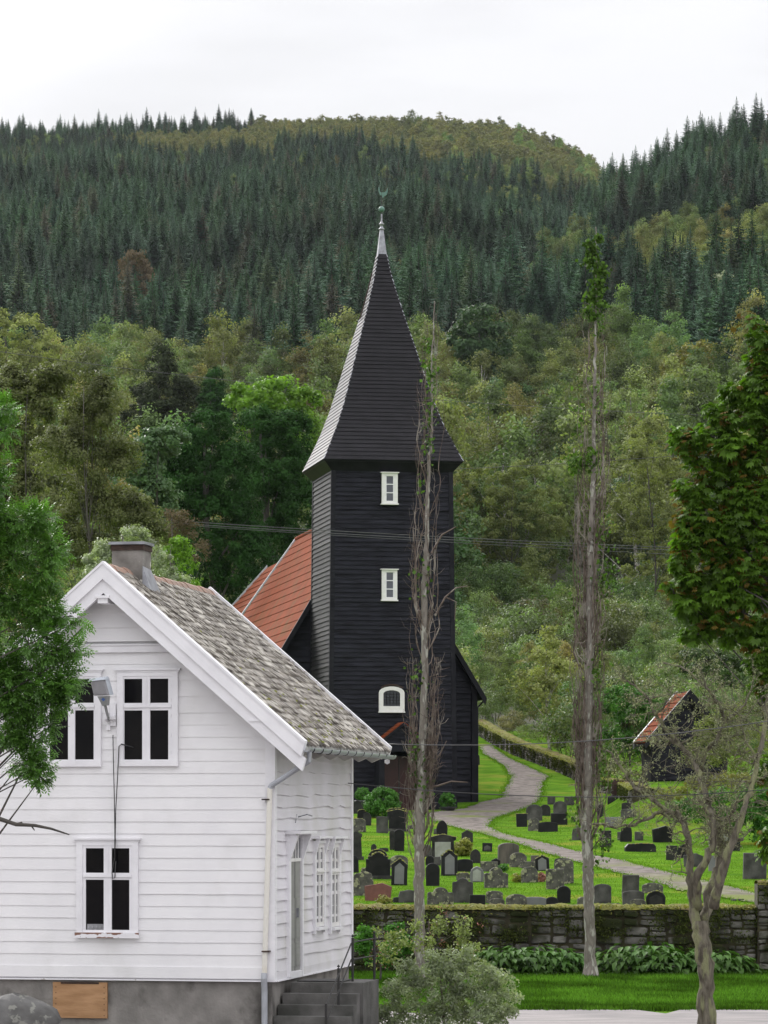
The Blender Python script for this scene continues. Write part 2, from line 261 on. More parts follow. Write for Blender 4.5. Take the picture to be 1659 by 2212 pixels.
# ---- surveying: a sight line through (x, y) at distance D
def at(x, y, D): return ((x-CX)/F*D, D, (HY-y)/F*D)
class Frame:
    def __init__(s, o, deg):
        s.o = o; s.a = R(deg); s.c = math.cos(s.a); s.s = math.sin(s.a)
    def plane(s, x, y, axis, val):
        """local (u,v,w) of the sight line through (x,y) on local plane axis=val"""
        dx, dz = (x-CX)/F, (HY-y)/F
        # local dir
        du = dx*s.c+s.s; dv = -dx*s.s+s.c
        ou = -(s.o[0]*s.c+s.o[1]*s.s); ov = (s.o[0]*s.s-s.o[1]*s.c); ow = -s.o[2]
        if axis == 'v': t = (val-ov)/dv
        elif axis == 'u': t = (val-ou)/du
        return (ou+du*t, ov+dv*t, ow+dz*t)
    def on(s, x, y, p0, n):
        dx, dz = (x-CX)/F, (HY-y)/F
        d = Vector((dx*s.c+s.s, -dx*s.s+s.c, dz)); o = Vector((-(s.o[0]*s.c+s.o[1]*s.s), (s.o[0]*s.s-s.o[1]*s.c), -s.o[2]))
        n = Vector(n); t = (Vector(p0)-o).dot(n)/d.dot(n); return o+d*t
    def world(s, u, v, w): return (s.o[0]+u*s.c-v*s.s, s.o[1]+u*s.s+v*s.c, s.o[2]+w)
    def root(s, name, label, cat): return empty(name, s.o, label, cat, None, s.a)

# ------------------------------------------------------------------ terrain
_gD = np.array([155, 190, 230, 300, 380, 470, 600, 750, 1000, 1300, 1600, 1900.])
_gY = np.array([1742, 1640, 1545, 1400, 1250, 1110, 945, 790, 605, 460, 360, 290.])
_gG = (1742-_gY)/(1742-290)
_rx = np.array([-900, -200, 0, 200, 400, 540, 600, 750, 900, 1000, 1100, 1200, 1310, 1400, 1659, 2500.])
_ry = np.array([310, 308, 306, 303, 299, 288, 292, 284, 282, 284, 296, 328, 384, 425, 470, 500.])
_bx = np.array([1100, 1200, 1310, 1400, 1500, 1600, 1659, 2500.])
_by = np.array([640, 540, 440, 410, 362, 330, 315, 240.])
_nY = np.array([-200, 20, 50, 58, 76, 84, 86.55, 86.85, 110, 155.])
_nZ = np.array([-1.7, -1.7, -4.35, -4.5, -4.45, -4.22, -4.18, -2.74, -1.86, -0.045])
def height(X, Y):
    X = np.asarray(X, float); Y = np.asarray(Y, float)
    Yc = np.maximum(Y, 30.0); xp = CX+F*X/Yc
    zn = np.interp(Y, _nY, _nZ)
    Yr = np.interp(xp, _rx, _ry)
    Dc = np.clip(Y, 155, 1900)
    g = np.interp(Dc, _gD, _gG)
    zf = (HY-(1742-(1742-Yr)*g))/F*Dc
    yb = np.interp(xp, _bx, _by); Db = np.clip(Y, 155, 1250); gb = np.interp(Db, _gD, _gG)/np.interp(1250, _gD, _gG)
    zb = (HY-(1742-(1742-yb)*gb))/F*Db - np.maximum(Y-1250, 0)*0.28
    zf = np.where(xp > 1100, np.maximum(zf, zb), zf) - np.maximum(Y-1900, 0)*0.22
    z = np.where(Y < 155, zn, zf)
    s = lambda t: np.clip(t, 0, 1)**2*(3-2*np.clip(t, 0, 1))
    z = z + 1.3*s((xp-1270)/140)*s((Y-128)/16)*(1-s((Y-170)/60))
    z = z + 0.10*np.sin(X*0.31+1)*np.sin(Y*0.23)*s((Y-90)/8)*(1-s((Y-160)/60))
    z = z + s((Y-300)/200)*(3.5*np.sin(X*0.021+Y*0.008)+2.5*np.sin(Y*0.033-X*0.013)+1.5*np.sin(X*0.06+2))*np.clip(Y/900, 0, 1.2)*(1-0.85*s((Y-1350)/450))
    return z
def hz(X, Y): return float(height(X, Y))
def ground_at(x, y, Dmin=87.0):
    """where the sight line through (x,y) first meets the terrain"""
    D = np.arange(Dmin, 900, 0.25); X = (x-CX)/F*D; zr = (HY-y)/F*D
    hit = np.nonzero(zr <= height(X, D))[0]
    d = D[hit[0]] if len(hit) else 900.
    return ((x-CX)/F*d, float(d), hz((x-CX)/F*d, d))
# terrain sheets
rows = np.concatenate([np.arange(-120, 50, 10.), np.arange(50, 86, 1.0), [86.55, 86.85], np.arange(87.5, 200, 0.75), np.arange(200, 400, 4.), np.arange(400, 2500, 14.)])
cols = np.sinh(np.linspace(-2.2, 2.2, 221))/math.sinh(2.2)
def sheet(name, rws, material, lift=0.0):
    Yg, T = np.meshgrid(rws, cols, indexing='ij'); Xg = T*(70+0.22*np.maximum(Yg, 0)); Zg = height(Xg, Yg)+lift
    V = np.stack([Xg, Yg, Zg], -1).reshape(-1, 3); nr, nc = Yg.shape
    i = np.arange(nr-1)[:, None]*nc+np.arange(nc-1)[None]; Q = np.stack([i, i+1, i+nc+1, i+nc], -1).reshape(-1, 4)
    return tag(mesh_np(name, V, Q, material, smooth=False), kind='structure')
k = int(np.searchsorted(rows, 215))
sheet('ground', rows[:k+1], M['ground'])
sheet('hillside', rows[k:], M['forestfloor'])
# road in front (one sheet 2 cm above the ground)
def ribbon(name, pairs, material, lift, n=10, sub=6, rag=1.0):
    P = []
    A = []
    for i in range(len(pairs)-1):
        for t in np.linspace(0, 1, sub, endpoint=(i == len(pairs)-2)):
            a = np.array(pairs[i][0])*(1-t)+np.array(pairs[i+1][0])*t; b = np.array(pairs[i][1])*(1-t)+np.array(pairs[i+1][1])*t
            A.append((a, b))
    V = []
    for a, b in A:
        j1, j2 = rng.normal(0, 0.10*rag, 2)
        for s in np.linspace(0, 1, n+1):
            s2 = s+(j1*0.15 if s == 0 else 0)+(j2*0.15 if s == 1 else 0); p = a*(1-s2)+b*s2
            V.append((p[0], p[1], hz(p[0], p[1])+lift))
    nr = len(A); nc = n+1; i = np.arange(nr-1)[:, None]*nc+np.arange(nc-1)[None]
    return tag(mesh_np(name, V, np.stack([i, i+1, i+nc+1, i+nc], -1).reshape(-1, 4), material), kind='structure')
ribbon('road', [((x, 6.0), (x, 74.6+0.12*math.sin(x*1.7))) for x in np.arange(-60, 61, 3.)], M['road'], 0.03, 40, 3)
r3 = lambda X, Y: ((1100+X/1.185)/1.507, (2450+Y/1.185)/1.507)
r4 = lambda X, Y: ((1100+X/2.212)/1.507, (2500+Y/2.212)/1.507)
r5 = lambda X, Y: ((1750+X/2.212)/1.507, (2500+Y/2.212)/1.507)
pp = [(r3(*a), r3(*b)) for a, b in [((548, -22), (592, -26)), ((562, 6), (655, 20)), ((640, 50), (745, 62)), ((672, 95), (812, 92)), ((645, 140), (788, 118)), ((640, 175), (785, 160)),
      ((540, 196), (770, 190)), ((330, 238), (700, 225)), ((365, 262), (600, 262)), ((430, 285), (580, 285)), ((560, 315), (625, 310)), ((690, 352), (740, 337))]]
far = [(0, 532), (200, 585), (400, 632), (600, 668), (800, 720), (1000, 775), (1200, 820), (1350, 850), (1500, 890), (1700, 940)]
near = [(0, 603), (200, 660), (400, 712), (600, 765), (800, 810), (1000, 880), (1200, 915), (1350, 945), (1500, 967), (1700, 1000)]
pp += [(r5(*a), r5(*b)) for a, b in zip(near, far)]
ribbon('gravel_path', [(ground_at(*a)[:2], ground_at(*b)[:2]) for a, b in pp], M['gravel'], 0.03, 12, 14, 2.2)

# ------------------------------------------------------------------ the white house
HF = Frame(at(590, 2115, 60.0), -11.6)
hs = HF.root('white_house', 'white clapboard house with old slate roof and concrete base', 'house')
def fr(x, y, v=0.0): p = HF.plane(x, y, 'v', v); return p[0], p[2]
def sd_(x, y, u=0.0): p = HF.plane(x, y, 'u', u); return p[1], p[2]
VO = -0.5
UC, WR = fr(224, 1219, VO); UE, WE = fr(656, 1603, VO)
LEN = HF.plane(757, 2081, 'u', 0)[1]; VF = LEN+0.55; UL = 2*UC-UE; SL = (WR-WE)/(UE-UC); HL = 2*UC      # left wall at u=HL
roofw = lambda u, d=0.0: WR-SL*abs(u-UC)-d
def clap(mb, P, rows_, span, lip=0.022, nseg=6, wob=0.004, mid=None):
    """clapboards: rows_ = list of (w0,w1); span(w)->(u0,u1); P(u,out,w)->xyz"""
    for (w0, w1) in rows_:
        a0, b0 = span(w0); a1, b1 = span(w1)
        if b0-a0 < 0.02: continue
        if b1 < a1: a1 = b1 = (a1+b1)/2
        j = rng.normal(0, wob, nseg+1); l = lip*(1+rng.normal(0, 0.12))
        v = []; f = []
        for i in range(nseg+1):
            t = i/nseg; u0 = a0+(b0-a0)*t; u1 = a1+(b1-a1)*t
            v += [P(u0, 0, w0+j[i]), P(u0, l+0.002, w0+j[i]), P(u1, 0.003, w1+j[i]*0.6+0.012)]
        for i in range(nseg):
            q = 3*i; f += [(q, q+3, q+4, q+1), (q+1, q+4, q+5, q+2)]
        f += [(0, 1, 2), (3*nseg, 3*nseg+2, 3*nseg+1)]
        mb.add(v, f)
PF = lambda u, o, w: (u, -o, w)
PS = lambda u, o, w: (o, u, w)
# solid core + front boards
wall_top = lambda u: roofw(u, 0.30)
mb = MB()
ga = [(HL, -0.02), (0, -0.02), (0, wall_top(0)), (UC, wall_top(UC)), (HL, wall_top(HL))]
mb.prism([(u, 0.0, w) for u, w in ga], [(u, LEN, w) for u, w in ga])
mb.build('wall_core', M['sidewhite'], hs)
mb = MB(); e = 0.213; rws = []; w_ = 0.20
while w_ < wall_top(UC)-0.05: rws.append((w_, w_+e*(1 if w_ < 4.6 else 1.35))); w_ = rws[-1][1]
def spanf(w): 
    half = min((WR-0.30-w)/SL, -UC); return (UC-half+0.0, UC+half) if half > 0 else (UC, UC)
clap(mb, PF, rws, lambda w: (max(spanf(w)[0], HL+0.1), min(spanf(w)[1], -0.10)), lip=0.016, nseg=10, wob=0.0022)
mb.box(HL, 0.02, -0.03, 0.0, 0.0, 0.20)
mb.build('front_cladding', M['white'], hs)
mb = MB(); rs = [(0.12+i*0.207, 0.12+(i+1)*0.207) for i in range(int((wall_top(0)-0.12)/0.207))]
clap(mb, PS, rs, lambda w: (0.10, LEN-0.08), lip=0.034, nseg=12, wob=0.012)
mb.box(0, 0.04, 0.05, LEN+0.02, -0.03, 0.12)
mb.build('side_cladding', M['sidewhite'], hs)
mb = MB()
mb.box(-0.13, 0.045, -0.045, -0.002, -0.03, wall_top(0)-0.05); mb.box(0.002, 0.046, -0.044, 0.11, -0.03, wall_top(0)-0.05)
mb.box(0.002, 0.05, LEN-0.1, LEN+0.04, -0.05, wall_top(0)-0.05)
mb.box(HL-0.04, HL+0.13, -0.045, -0.002, -0.03, wall_top(HL)-0.05)
mb.each('corner_board', M['whitetrim'], hs)
mb = MB(); ubb, wbb = fr(370, 1385)
clap(mb, lambda u, o, w: (u, -0.045-o, w), [(wbb+i*0.245, wbb+(i+1)*0.245) for i in range(7)], lambda w: (UC-max(0, (WR-0.33-w)/SL), UC+max(0, (WR-0.33-w)/SL)), lip=0.04, nseg=6, wob=0.002)
mb.build('gable_field', M['white'], hs)
# belt board under the slightly proud gable field
ub, wb = fr(370, 1400); mb = MB()
hb = (WR-0.34-wb)/SL
mb.box(UC-hb, UC+hb, -0.075, -0.02, wb-0.07, wb+0.05); mb.box(UC-hb+0.02, UC+hb-0.02, -0.10, -0.02, wb+0.05, wb+0.075)
mb.build('belt_board', M['whitetrim'], hs)
# base
mb = MB(); mb.box(HL+0.03, -0.03, 0.035, LEN-0.03, -1.55, -0.045); mb.build('foundation', M['concrete'], hs)
mb = MB(); mb.box(HL, 0.06, -0.045, 0.02, -0.05, -0.025); mb.box(0.0, 0.075, 0.03, LEN+0.05, -0.052, -0.031); mb.build('drip_board', M['peel'], hs)
# roof
mb = MB(); T = 0.10
for s in (1, -1):
    ue = UC+s*(UE-UC)
    a = [(UC, VO+0.04, WR-0.07), (ue, VO+0.04, WE-0.07), (ue, VO+0.04, WE-0.07-T), (UC, VO+0.04, WR-0.07-T)]
    mb.prism(a, [(p[0], VF-0.03, p[2]) for p in a])
mb.build('roof_deck', M['soffit'], hs)
def slates(name):
    mb = MB(); sl = math.hypot(UE-UC, WR-WE); n = int(sl/0.185)+1; du = (UE-UC)/sl; dw = -(WR-WE)/sl   # down-slope dir; normal
    nu, nw = (WR-WE)/sl, (UE-UC)/sl
    for s in (1, -1):
        for i in range(n):
            d0 = i*sl/n; d1 = d0+sl/n*1.55
            if d1 > sl+0.05: d1 = sl+0.05
            v = VO+0.10+(0.135 if i % 2 else 0); first = True
            while v < VF-0.1:
                wd = 0.27+rng.normal(0, 0.010); v1 = min(v+wd, VF-0.08)
                dj = rng.normal(0, 0.016); th = 0.030+abs(rng.normal(0, 0.008)); tw = rng.normal(0, 0.006)
                def P(d, vv, h): return (UC+s*(d*du+h*nu), vv, WR-0.055+d*dw+h*nw)
                h0, h1 = 0.0, 0.028
                c1 = 0.105
                a = [P(d0, v, h0), P(d0, v1-0.01, h0), P(d1+dj-c1, v1-0.01, h1), P(d1+dj, v1-0.01-wd*0.40, h1), P(d1+dj, v+wd*0.40, h1), P(d1+dj-c1, v, h1)]
                b = [P(d0, v, h0+th), P(d0, v1-0.01, h0+th), P(d1+dj-c1, v1-0.01, h1+th+tw), P(d1+dj, v1-0.01-wd*0.40, h1+th+tw), P(d1+dj, v+wd*0.40, h1+th-tw), P(d1+dj-c1, v, h1+th-tw)]
                mb.prism(a, b); v = v1
    return mb.build(name, M['slate'], hs)
slates('roof_slates')
# moss tufts on lower roof
mb = MB()
for i in range(110):
    t = rng.beta(6, 1.0) if i % 3 else rng.beta(2.5, 1.0); v = VO+0.2+rng.beta(1.2, 1.5)*(VF-VO-0.5); r = 0.012+0.022*rng.random()
    u = UC+(UE-UC)*t; wv = roofw(u)+0.03
    mb.lathe((u, v, wv-0.02), [(r*1.3, -0.01), (r, r*0.5), (r*0.4, r*0.9), (0.001, r)], 5)
mb.build('moss', M['moss'], hs)['kind'] = 'stuff'
# ridge tiles
mb = MB()
v = VO+0.05
while v < VF-0.1:
    v1 = min(v+0.38, VF-0.05); a = []
    for ddu, ddw in ((-0.14, -0.10), (-0.07, -0.01), (0, 0.03), (0.07, -0.01), (0.14, -0.10)): a.append((ddu, ddw))
    z = rng.normal(0, 0.006)
    poly = a+[(x*0.8, y-0.03) for x, y in reversed(a)]
    mb.prism([(UC+x, v, WR+y+z) for x, y in poly], [(UC+x*0.93, v1+0.02, WR+y+z-0.008) for x, y in poly]); v = v1
mb.each('ridge_tile', M['ridge'], hs)
# bargeboards, near (two stepped boards per side) and far
def barge(v0, v1, top, depth, s):
    a = [(UC, top), (UC+s*(UE-UC+0.04), top-SL*(UE-UC+0.04)), (UC+s*(UE-UC+0.04-depth*0.25), top-SL*(UE-UC+0.04)-depth*0.85), (UC, top-depth)]
    return [(u, v0, WR+w) for u, w in a], [(u, v1, WR+w) for u, w in a]
mb = MB()
for s in (1, -1):
    mb.prism(*barge(VO-0.075, VO+0.10, 0.03, 0.29, s)); mb.prism(*barge(VO-0.03, VO+0.06, -0.255, 0.25, s))
    mb.prism(*barge(VO-0.095, VO+0.12, 0.055, 0.05, s))
mb.build('bargeboard', M['whitetrim'], hs)
mb = MB()
for s in (1, -1): mb.prism(*barge(VF-0.06, VF+0.04, 0.075, 0.28, s))
mb.build('bargeboard', M['peel'], hs)
mb = MB()
for (x, y) in ((224, 1290), (556, 1556)):
    u, w = fr(x, y, VO+0.05); mb.box(u-0.09, u+0.09, VO-0.02, 0.0, w-0.11, w+0.03); mb.box(u-0.13, u+0.13, VO-0.05, VO+0.1, w-0.02, w+0.025)
mb.each('purlin_end', M['whitetrim'], hs)
mb = MB()     # rafter feet and eave fascia
for v in np.arange(0.15, LEN, 1.25): mb.hexa([(0.03, v, wall_top(0)-0.30), (0.42, v, WE-0.27), (0.42, v+0.12, WE-0.27), (0.03, v+0.12, wall_top(0)-0.30)], [(0.03, v, wall_top(0)-0.05), (UE-0.02, v, WE-0.17), (UE-0.02, v+0.12, WE-0.17), (0.03, v+0.12, wall_top(0)-0.05)])
mb.each('rafter_foot', M['soffit'], hs)
mb = MB()   # scalloped edge at the far eave corner
for k in range(6):
    u0 = UE-0.05-k*0.11; mb.lathe((u0, VF, WE-0.25+k*0.10), [(0.001, -0.05), (0.05, -0.02), (0.05, 0.04), (0.001, 0.05)], 8)
mb.build('scalloped_trim', M['whitetrim'], hs)
# chimney on the ridge
cc = HF.plane(284, 1240, 'u', UC); vc = cc[1]; ch = MB(); hw_ = 0.285
ctop = HF.plane(284, 1176, 'v', vc-hw_)[2]
ch.box(UC-hw_, UC+hw_, vc-hw_, vc+hw_, WR-0.6, ctop-0.10)
cho = ch.build('chimney', M['chimney'], hs)
ch = MB(); ch.box(UC-hw_-0.02, UC+hw_+0.02, vc-hw_-0.02, vc+hw_+0.02, ctop-0.105, ctop-0.005); ch.build('brick_course', M['rust'], cho)
ch = MB(); ch.box(UC-hw_-0.05, UC+hw_+0.05, vc-hw_-0.05, vc+hw_+0.05, ctop, ctop+0.05); ch.build('chimney_cap', M['lead'], cho)
ch = MB(); ch.hexa([(UC+hw_+0.003, vc-hw_-0.02, roofw(UC+hw_)-0.02), (UC+hw_+0.16, vc-hw_-0.02, roofw(UC+hw_+0.16)+0.0), (UC+hw_+0.16, vc+hw_+0.1, roofw(UC+hw_+0.16)), (UC+hw_+0.003, vc+hw_+0.1, roofw(UC+hw_))],
    [(UC+hw_+0.003, vc-hw_, roofw(UC+hw_)+0.32), (UC+hw_+0.06, vc-hw_, roofw(UC+hw_)+0.16), (UC+hw_+0.06, vc+hw_, roofw(UC+hw_)+0.16), (UC+hw_+0.003, vc+hw_, roofw(UC+hw_)+0.28)])
ch.build('flashing', M['lead'], cho)
# windows in the gable front
def window(x0, x1, y0, y1, colsx, rowsy, peel=False, label=None):
    m = M['whitetrim']
    u0, wt = fr(x0, y0); u1, wb_ = fr(x1, y1)
    wn = MB(); cw = 0.11
    wn.box(u0, u0+cw, -0.068, -0.002, wb_+0.1, wt); wn.box(u1-cw, u1, -0.068, -0.002, wb_+0.1, wt)
    wn.box(u0+cw, u1-cw, -0.066, -0.002, wt-cw*0.9, wt); wn.box(u0-0.005, u1+0.005, -0.080, -0.002, wb_, wb_+0.1)
    o = wn.build('window', m, hs)
    if label: o['label'] = label
    if peel: q = MB(); q.box(u0-0.02, u1+0.02, -0.10, -0.081, wb_-0.005, wb_+0.09); q.build('sill', M['peelsill'], o)
    h = MB(); h.box(u0-0.05, u1+0.05, -0.10, -0.002, wt+0.002, wt+0.035); h.box(u0-0.02, u1+0.02, -0.075, -0.002, wt-0.03, wt+0.001); h.build('window_cap', m, o)
    gu = [fr(x, y0)[0] for c in colsx for x in c]; gw = [fr(x0, y)[1] for r in rowsy for y in r]
    # sash frame bars
    f = MB(); a, b = u0+cw, u1-cw; t, d = wt-cw*0.9, wb_+0.1
    f.box(a, gu[0], -0.050, -0.003, d, t); f.box(gu[3], b, -0.050, -0.003, d, t); f.box(gu[1], gu[2], -0.058, -0.003, d, t)
    for (p, q) in ((gu[0], gu[1]), (gu[2], gu[3])):
        f.box(p, q, -0.050, -0.003, gw[0], t); f.box(p, q, -0.050, -0.003, gw[2], gw[1]); f.box(p, q, -0.050, -0.003, d, gw[3])
    zc = (gw[1]+gw[2])/2; f.box(a+0.01, b-0.01, -0.074, -0.059, zc-0.015, zc+0.03)
    mu_ = (gu[1]+gu[2])/2; f.box(mu_-0.012, mu_+0.012, -0.067, -0.0585, zc+0.04, t-0.02)
    f.build('sash', M['whitetrim'], o)
    for (p, q) in ((gu[0], gu[1]), (gu[2], gu[3])):
        for (t_, d_) in ((gw[0], gw[1]), (gw[2], gw[3])):
            g = MB(); g.add([(p, -0.031, d_), (q, -0.031, d_), (q, -0.031, t_), (p, -0.031, t_)], [(0, 1, 2, 3)]); g.build('pane', M['glass'], o)
    hg = MB()
    for wz in (gw[0]-0.12, gw[1]+0.05, gw[2]-0.1, gw[3]+0.12, (gw[2]+gw[3])/2):
        for uu in (gu[0]-0.06, gu[3]+0.04): hg.box(uu, uu+0.015, -0.062, -0.049, wz-0.03, wz+0.03)
    hg.each('hinge', M['whitetrim'], o)
    return o
window(255, 386, 1449, 1655, ((270, 309), (326, 365)), ((1467, 1519), (1535, 1641)))
window(88, 220, 1450, 1656, ((109, 149), (164, 204)), ((1467, 1519), (1535, 1641)))
lw = window(167, 300, 1814, 2026, ((187, 226), (243, 281)), ((1832, 1885), (1900, 2008)), True, 'lower window with paint peeling off its sill')
# things on the lower window's inside sill, seen against the panes
ul, wl = fr(207, 2008)
g = MB()
for k in range(5): g.lathe((ul-0.12+0.07*k, -0.034, wl+0.001), [(0.022, 0), (0.024, 0.04), (0.012, 0.07), (0.010, 0.09)], 8)
g.box(ul-0.15, ul+0.17, -0.036, -0.032, wl, wl+0.10); g.build('sill_clutter', M['lampglass'], lw)
# hatch in the base
u0, w0 = fr(116, 2198, 0.03); u1, w1 = fr(233, 2122, 0.03)
mb = MB(); mb.box(u0, u1, -0.02, 0.034, w0, w1); hb_ = mb.build('hatch', M['ply'], hs); hb_['label'] = 'orange brown plywood hatch'
mb = MB()
for k in range(6):
    for uu in (u0+0.05, u1-0.06): mb.box(uu, uu+0.014, -0.026, -0.02, w0+0.04+k*0.1, w0+0.054+k*0.1)
mb.box(u0+0.15, u1-0.15, -0.028, -0.02, w1-0.03, w1+0.0); mb.each('screw', M['rust'], hb_)
# side wall door and windows
v0, wt = sd_(623, 1811, 0.03); v1, wb_ = sd_(647, 2094, 0.03)
dm = MB(); dm.box(-0.002, 0.044, v0, v1, wb_, wt-0.42); dr = dm.build('door', M['doorgrey'], hs)
dm = MB()
for k in range(2):
    for (a, b) in ((0.08, 0.5), (0.58, 1.3)):
        vv = v0+(v1-v0)*(0.08+0.5*k); dm.box(0.044, 0.056, vv, vv+(v1-v0)*0.36, wb_+a, wb_+b)
dm.box(0.044, 0.060, (v0+v1)/2-0.02, (v0+v1)/2+0.02, wb_, wt-0.42); dm.each('door_panel', M['doorgrey'], dr)
dm = MB(); dm.box(0.044, 0.10, v0+(v1-v0)*0.60, v0+(v1-v0)*0.64, wb_+0.95, wb_+1.12); dm.build('handle', M['lead'], dr)
dm = MB(); dm.add([(0.045, v0, wt-0.36), (0.045, v1, wt-0.36), (0.045, v1, wt), (0.045, v0, wt)], [(0, 1, 2, 3)]); dm.build('transom_pane', M['glassgrey'], dr)
dm = MB(); dm.box(0.0, 0.062, v0, v1, wt-0.42, wt-0.36)
for k in range(1, 4): vv = v0+(v1-v0)*k/4; dm.box(0.046, 0.066, vv-0.02, vv+0.02, wt-0.36, wt)
dm.each('transom_bar', M['cream'], dr)
dm = MB(); dm.box(0.0, 0.085, v0-0.13, v0-0.003, wb_-0.1, wt+0.06); dm.box(0.0, 0.085, v1+0.003, v1+0.12, wb_-0.1, wt+0.06); dm.box(0.0, 0.3, v0-0.20, v1+0.25, wt+0.08, wt+0.13)
dm.box(0.0, 0.2, v0-0.16, v1+0.2, wt+0.062, wt+0.078)
for vv in (v0-0.13, v1+0.03): dm.prism([(0.086, vv, wt+0.06), (0.24, vv, wt+0.06), (0.10, vv, wt-0.35), (0.086, vv, wt-0.4)], [(0.086, vv+0.08, wt+0.06), (0.24, vv+0.08, wt+0.06), (0.10, vv+0.08, wt-0.35), (0.086, vv+0.08, wt-0.4)])
dm.box(0.0, 0.08, v0, v1, wb_-0.12, wb_-0.01)
dm.build('door_casing', M['whitetrim'], dr)
for (xa, xb) in ((679, 697), (713, 730)):
    v0, wt = sd_(xa, 1822, 0.03); v1, wb_ = sd_(xb, 2000, 0.03)
    o = MB(); cw = 0.10
    o.box(0, 0.075, v0-cw, v0, wb_-0.12, wt+0.05); o.box(0, 0.075, v1, v1+cw, wb_-0.12, wt+0.05); o.box(0, 0.18, v0-cw-0.1, v1+cw+0.1, wt+0.09, wt+0.13); o.box(0, 0.1, v0, v1, wt, wt+0.05); o.box(0, 0.13, v0-0.02, v1+0.02, wb_-0.06, wb_-0.01)
    for vv in (v0-cw+0.01, v1+0.02): o.prism([(0.076, vv, wt+0.09), (0.16, vv, wt+0.09), (0.08, vv, wt-0.2)], [(0.076, vv+0.07, wt+0.09), (0.16, vv+0.07, wt+0.09), (0.08, vv+0.07, wt-0.2)])
    wn = o.build('window', M['whitetrim'], hs)
    o = MB(); h = wt-wb_; mid = (v0+v1)/2; zc = wb_+h*0.66
    for (a, b) in ((v0, v0+0.08), (mid-0.05, mid+0.05), (v1-0.08, v1)): o.box(0, 0.06, a, b, wb_, wt)
    for (a, b) in ((wb_, wb_+0.08), (zc-0.06, zc+0.06), (wt-0.08, wt)):
        o.box(0.003, 0.057, v0+0.08, mid-0.05, a, b); o.box(0.003, 0.057, mid+0.05, v1-0.08, a, b)
    o.box(0.06, 0.09, v0+0.02, v1-0.02, zc-0.01, zc+0.02); o.build('sash', M['cream'], wn)
    for (a, b) in ((v0+0.08, mid-0.05), (mid+0.05, v1-0.08)):
        for (c, d) in ((wb_+0.08, zc-0.06), (zc+0.06, wt-0.08)):
            g = MB(); g.add([(0.03, a, c), (0.03, b, c), (0.03, b, d), (0.03, a, d)], [(0, 1, 2, 3)]); g.build('pane', M['glassgrey'], wn)
# gutter with brackets
mb = MB(); nn = 8; ug = UE+0.05
for seg in range(1):
    A = []; B = []
    va, vb = VO-0.02, VF+0.05
    for k in range(nn+1):
        t = math.pi*k/nn; A.append((ug+0.075*math.cos(t), va, WE-0.10-0.075*math.sin(t))); B.append((ug+0.075*math.cos(t), vb, WE-0.13-0.075*math.sin(t)))
    A2 = [(ug+(p[0]-ug)*0.86, p[1], p[2]+0.004) for p in reversed(A)]; B2 = [(ug+(p[0]-ug)*0.86, p[1], p[2]+0.004) for p in reversed(B)]
    mb.prism(A+A2, B+B2)
gut = mb.build('gutter', M['zinc'], hs)
mb = MB()
for v in np.linspace(VO+0.3, VF-0.2, 11):
    mb.tube([(ug+0.083*math.cos(t), v, WE-0.105-0.083*math.sin(t)) for t in np.linspace(0, math.pi, 8)]+[(ug-0.12, v, WE-0.03)], 0.009, 5)
mb.each('gutter_bracket', M['iron'], gut)
# downpipe
u_, w_1 = fr(583, 1703, -0.10); u2, w2 = fr(571, 2110, -0.10); u3, w3 = fr(570, 2125, -0.14)
mb = MB(); mb.tube([(ug, -0.28, WE-0.16), (ug, -0.28, WE-0.32), (u_+0.03, -0.10, w_1+0.05), (u_, -0.10, w_1)], 0.048, 10)
dp = mb.build('downpipe', M['zinc'], hs)
mb = MB(); mb.tube([(u_, -0.10, w_1+0.01), ((u_+u2)/2, -0.10, (w_1+w2)/2), (u2, -0.10, w2)], 0.046, 10); mb.build('pipe_length', M['pipecream'], dp)
mb = MB(); mb.tube([(u2, -0.10, w2+0.06), (u2, -0.12, w2-0.03), (u3, -0.09, w3-0.15), (u3, -0.09, -1.4)], 0.055, 10); mb.build('pipe_foot', M['zinc'], dp)
mb = MB()
for yy in (1727, 2075-20):
    uu, ww = fr(575, yy, -0.10); mb.box(uu-0.07, uu+0.07, -0.16, -0.045, ww-0.012, ww+0.012)
mb.each('pipe_clip', M['rust'], dp)
mb = MB(); u_h, w_h = sd_(646, 1765, 0.05); 
mb.tube([(0.03, u_h, w_h), (0.2, u_h, w_h+0.05), (0.22, u_h+0.3, w_h+0.02)], 0.012, 5); mb.tube([(0.03, u_h-0.2, w_h-0.1), (0.03, u_h-0.1, w_h+0.05)], 0.01, 4)
mb.build('wall_hook', M['lead'], hs)

# ------------------------------------------------------------------ entrance steps, mat, railings
sr = empty('entrance_steps', HF.o, 'dark mossy concrete steps leading up to the grey side door of the white house', 'steps', None, HF.a)
v0 = sd_(620, 2095)[0]
topw = HF.plane(700, 2104, 'u', 0.6)[2]-0.02
topw = -0.10
mb = MB(); LU = 1.42
mb.box(0.10, LU, v0-0.15, v0+1.2, -1.5, topw); mb.build('landing', M['stepconc'], sr)
for k in range(5):
    m2 = MB(); zt = topw-0.185*(k+1); vv = v0-0.15-0.27*k; m2.box(0.02-0.02*k, LU-0.06, vv-0.27-0.015, vv-0.002, -1.6, zt); m2.build('step', M['stepconc'], sr)
tag(empty('door_mat', HF.world(0.6, v0+0.35, topw)), 'black rubber door mat lying on the top landing', 'door mat')
dmr = bpy.data.objects['door_mat']; dmr.rotation_euler = (0, 0, HF.a)
mb = MB(); mb.box(-0.42, 0.42, -0.33, 0.33, 0.002, 0.022); mb.build('mat', M['iron'], dmr)
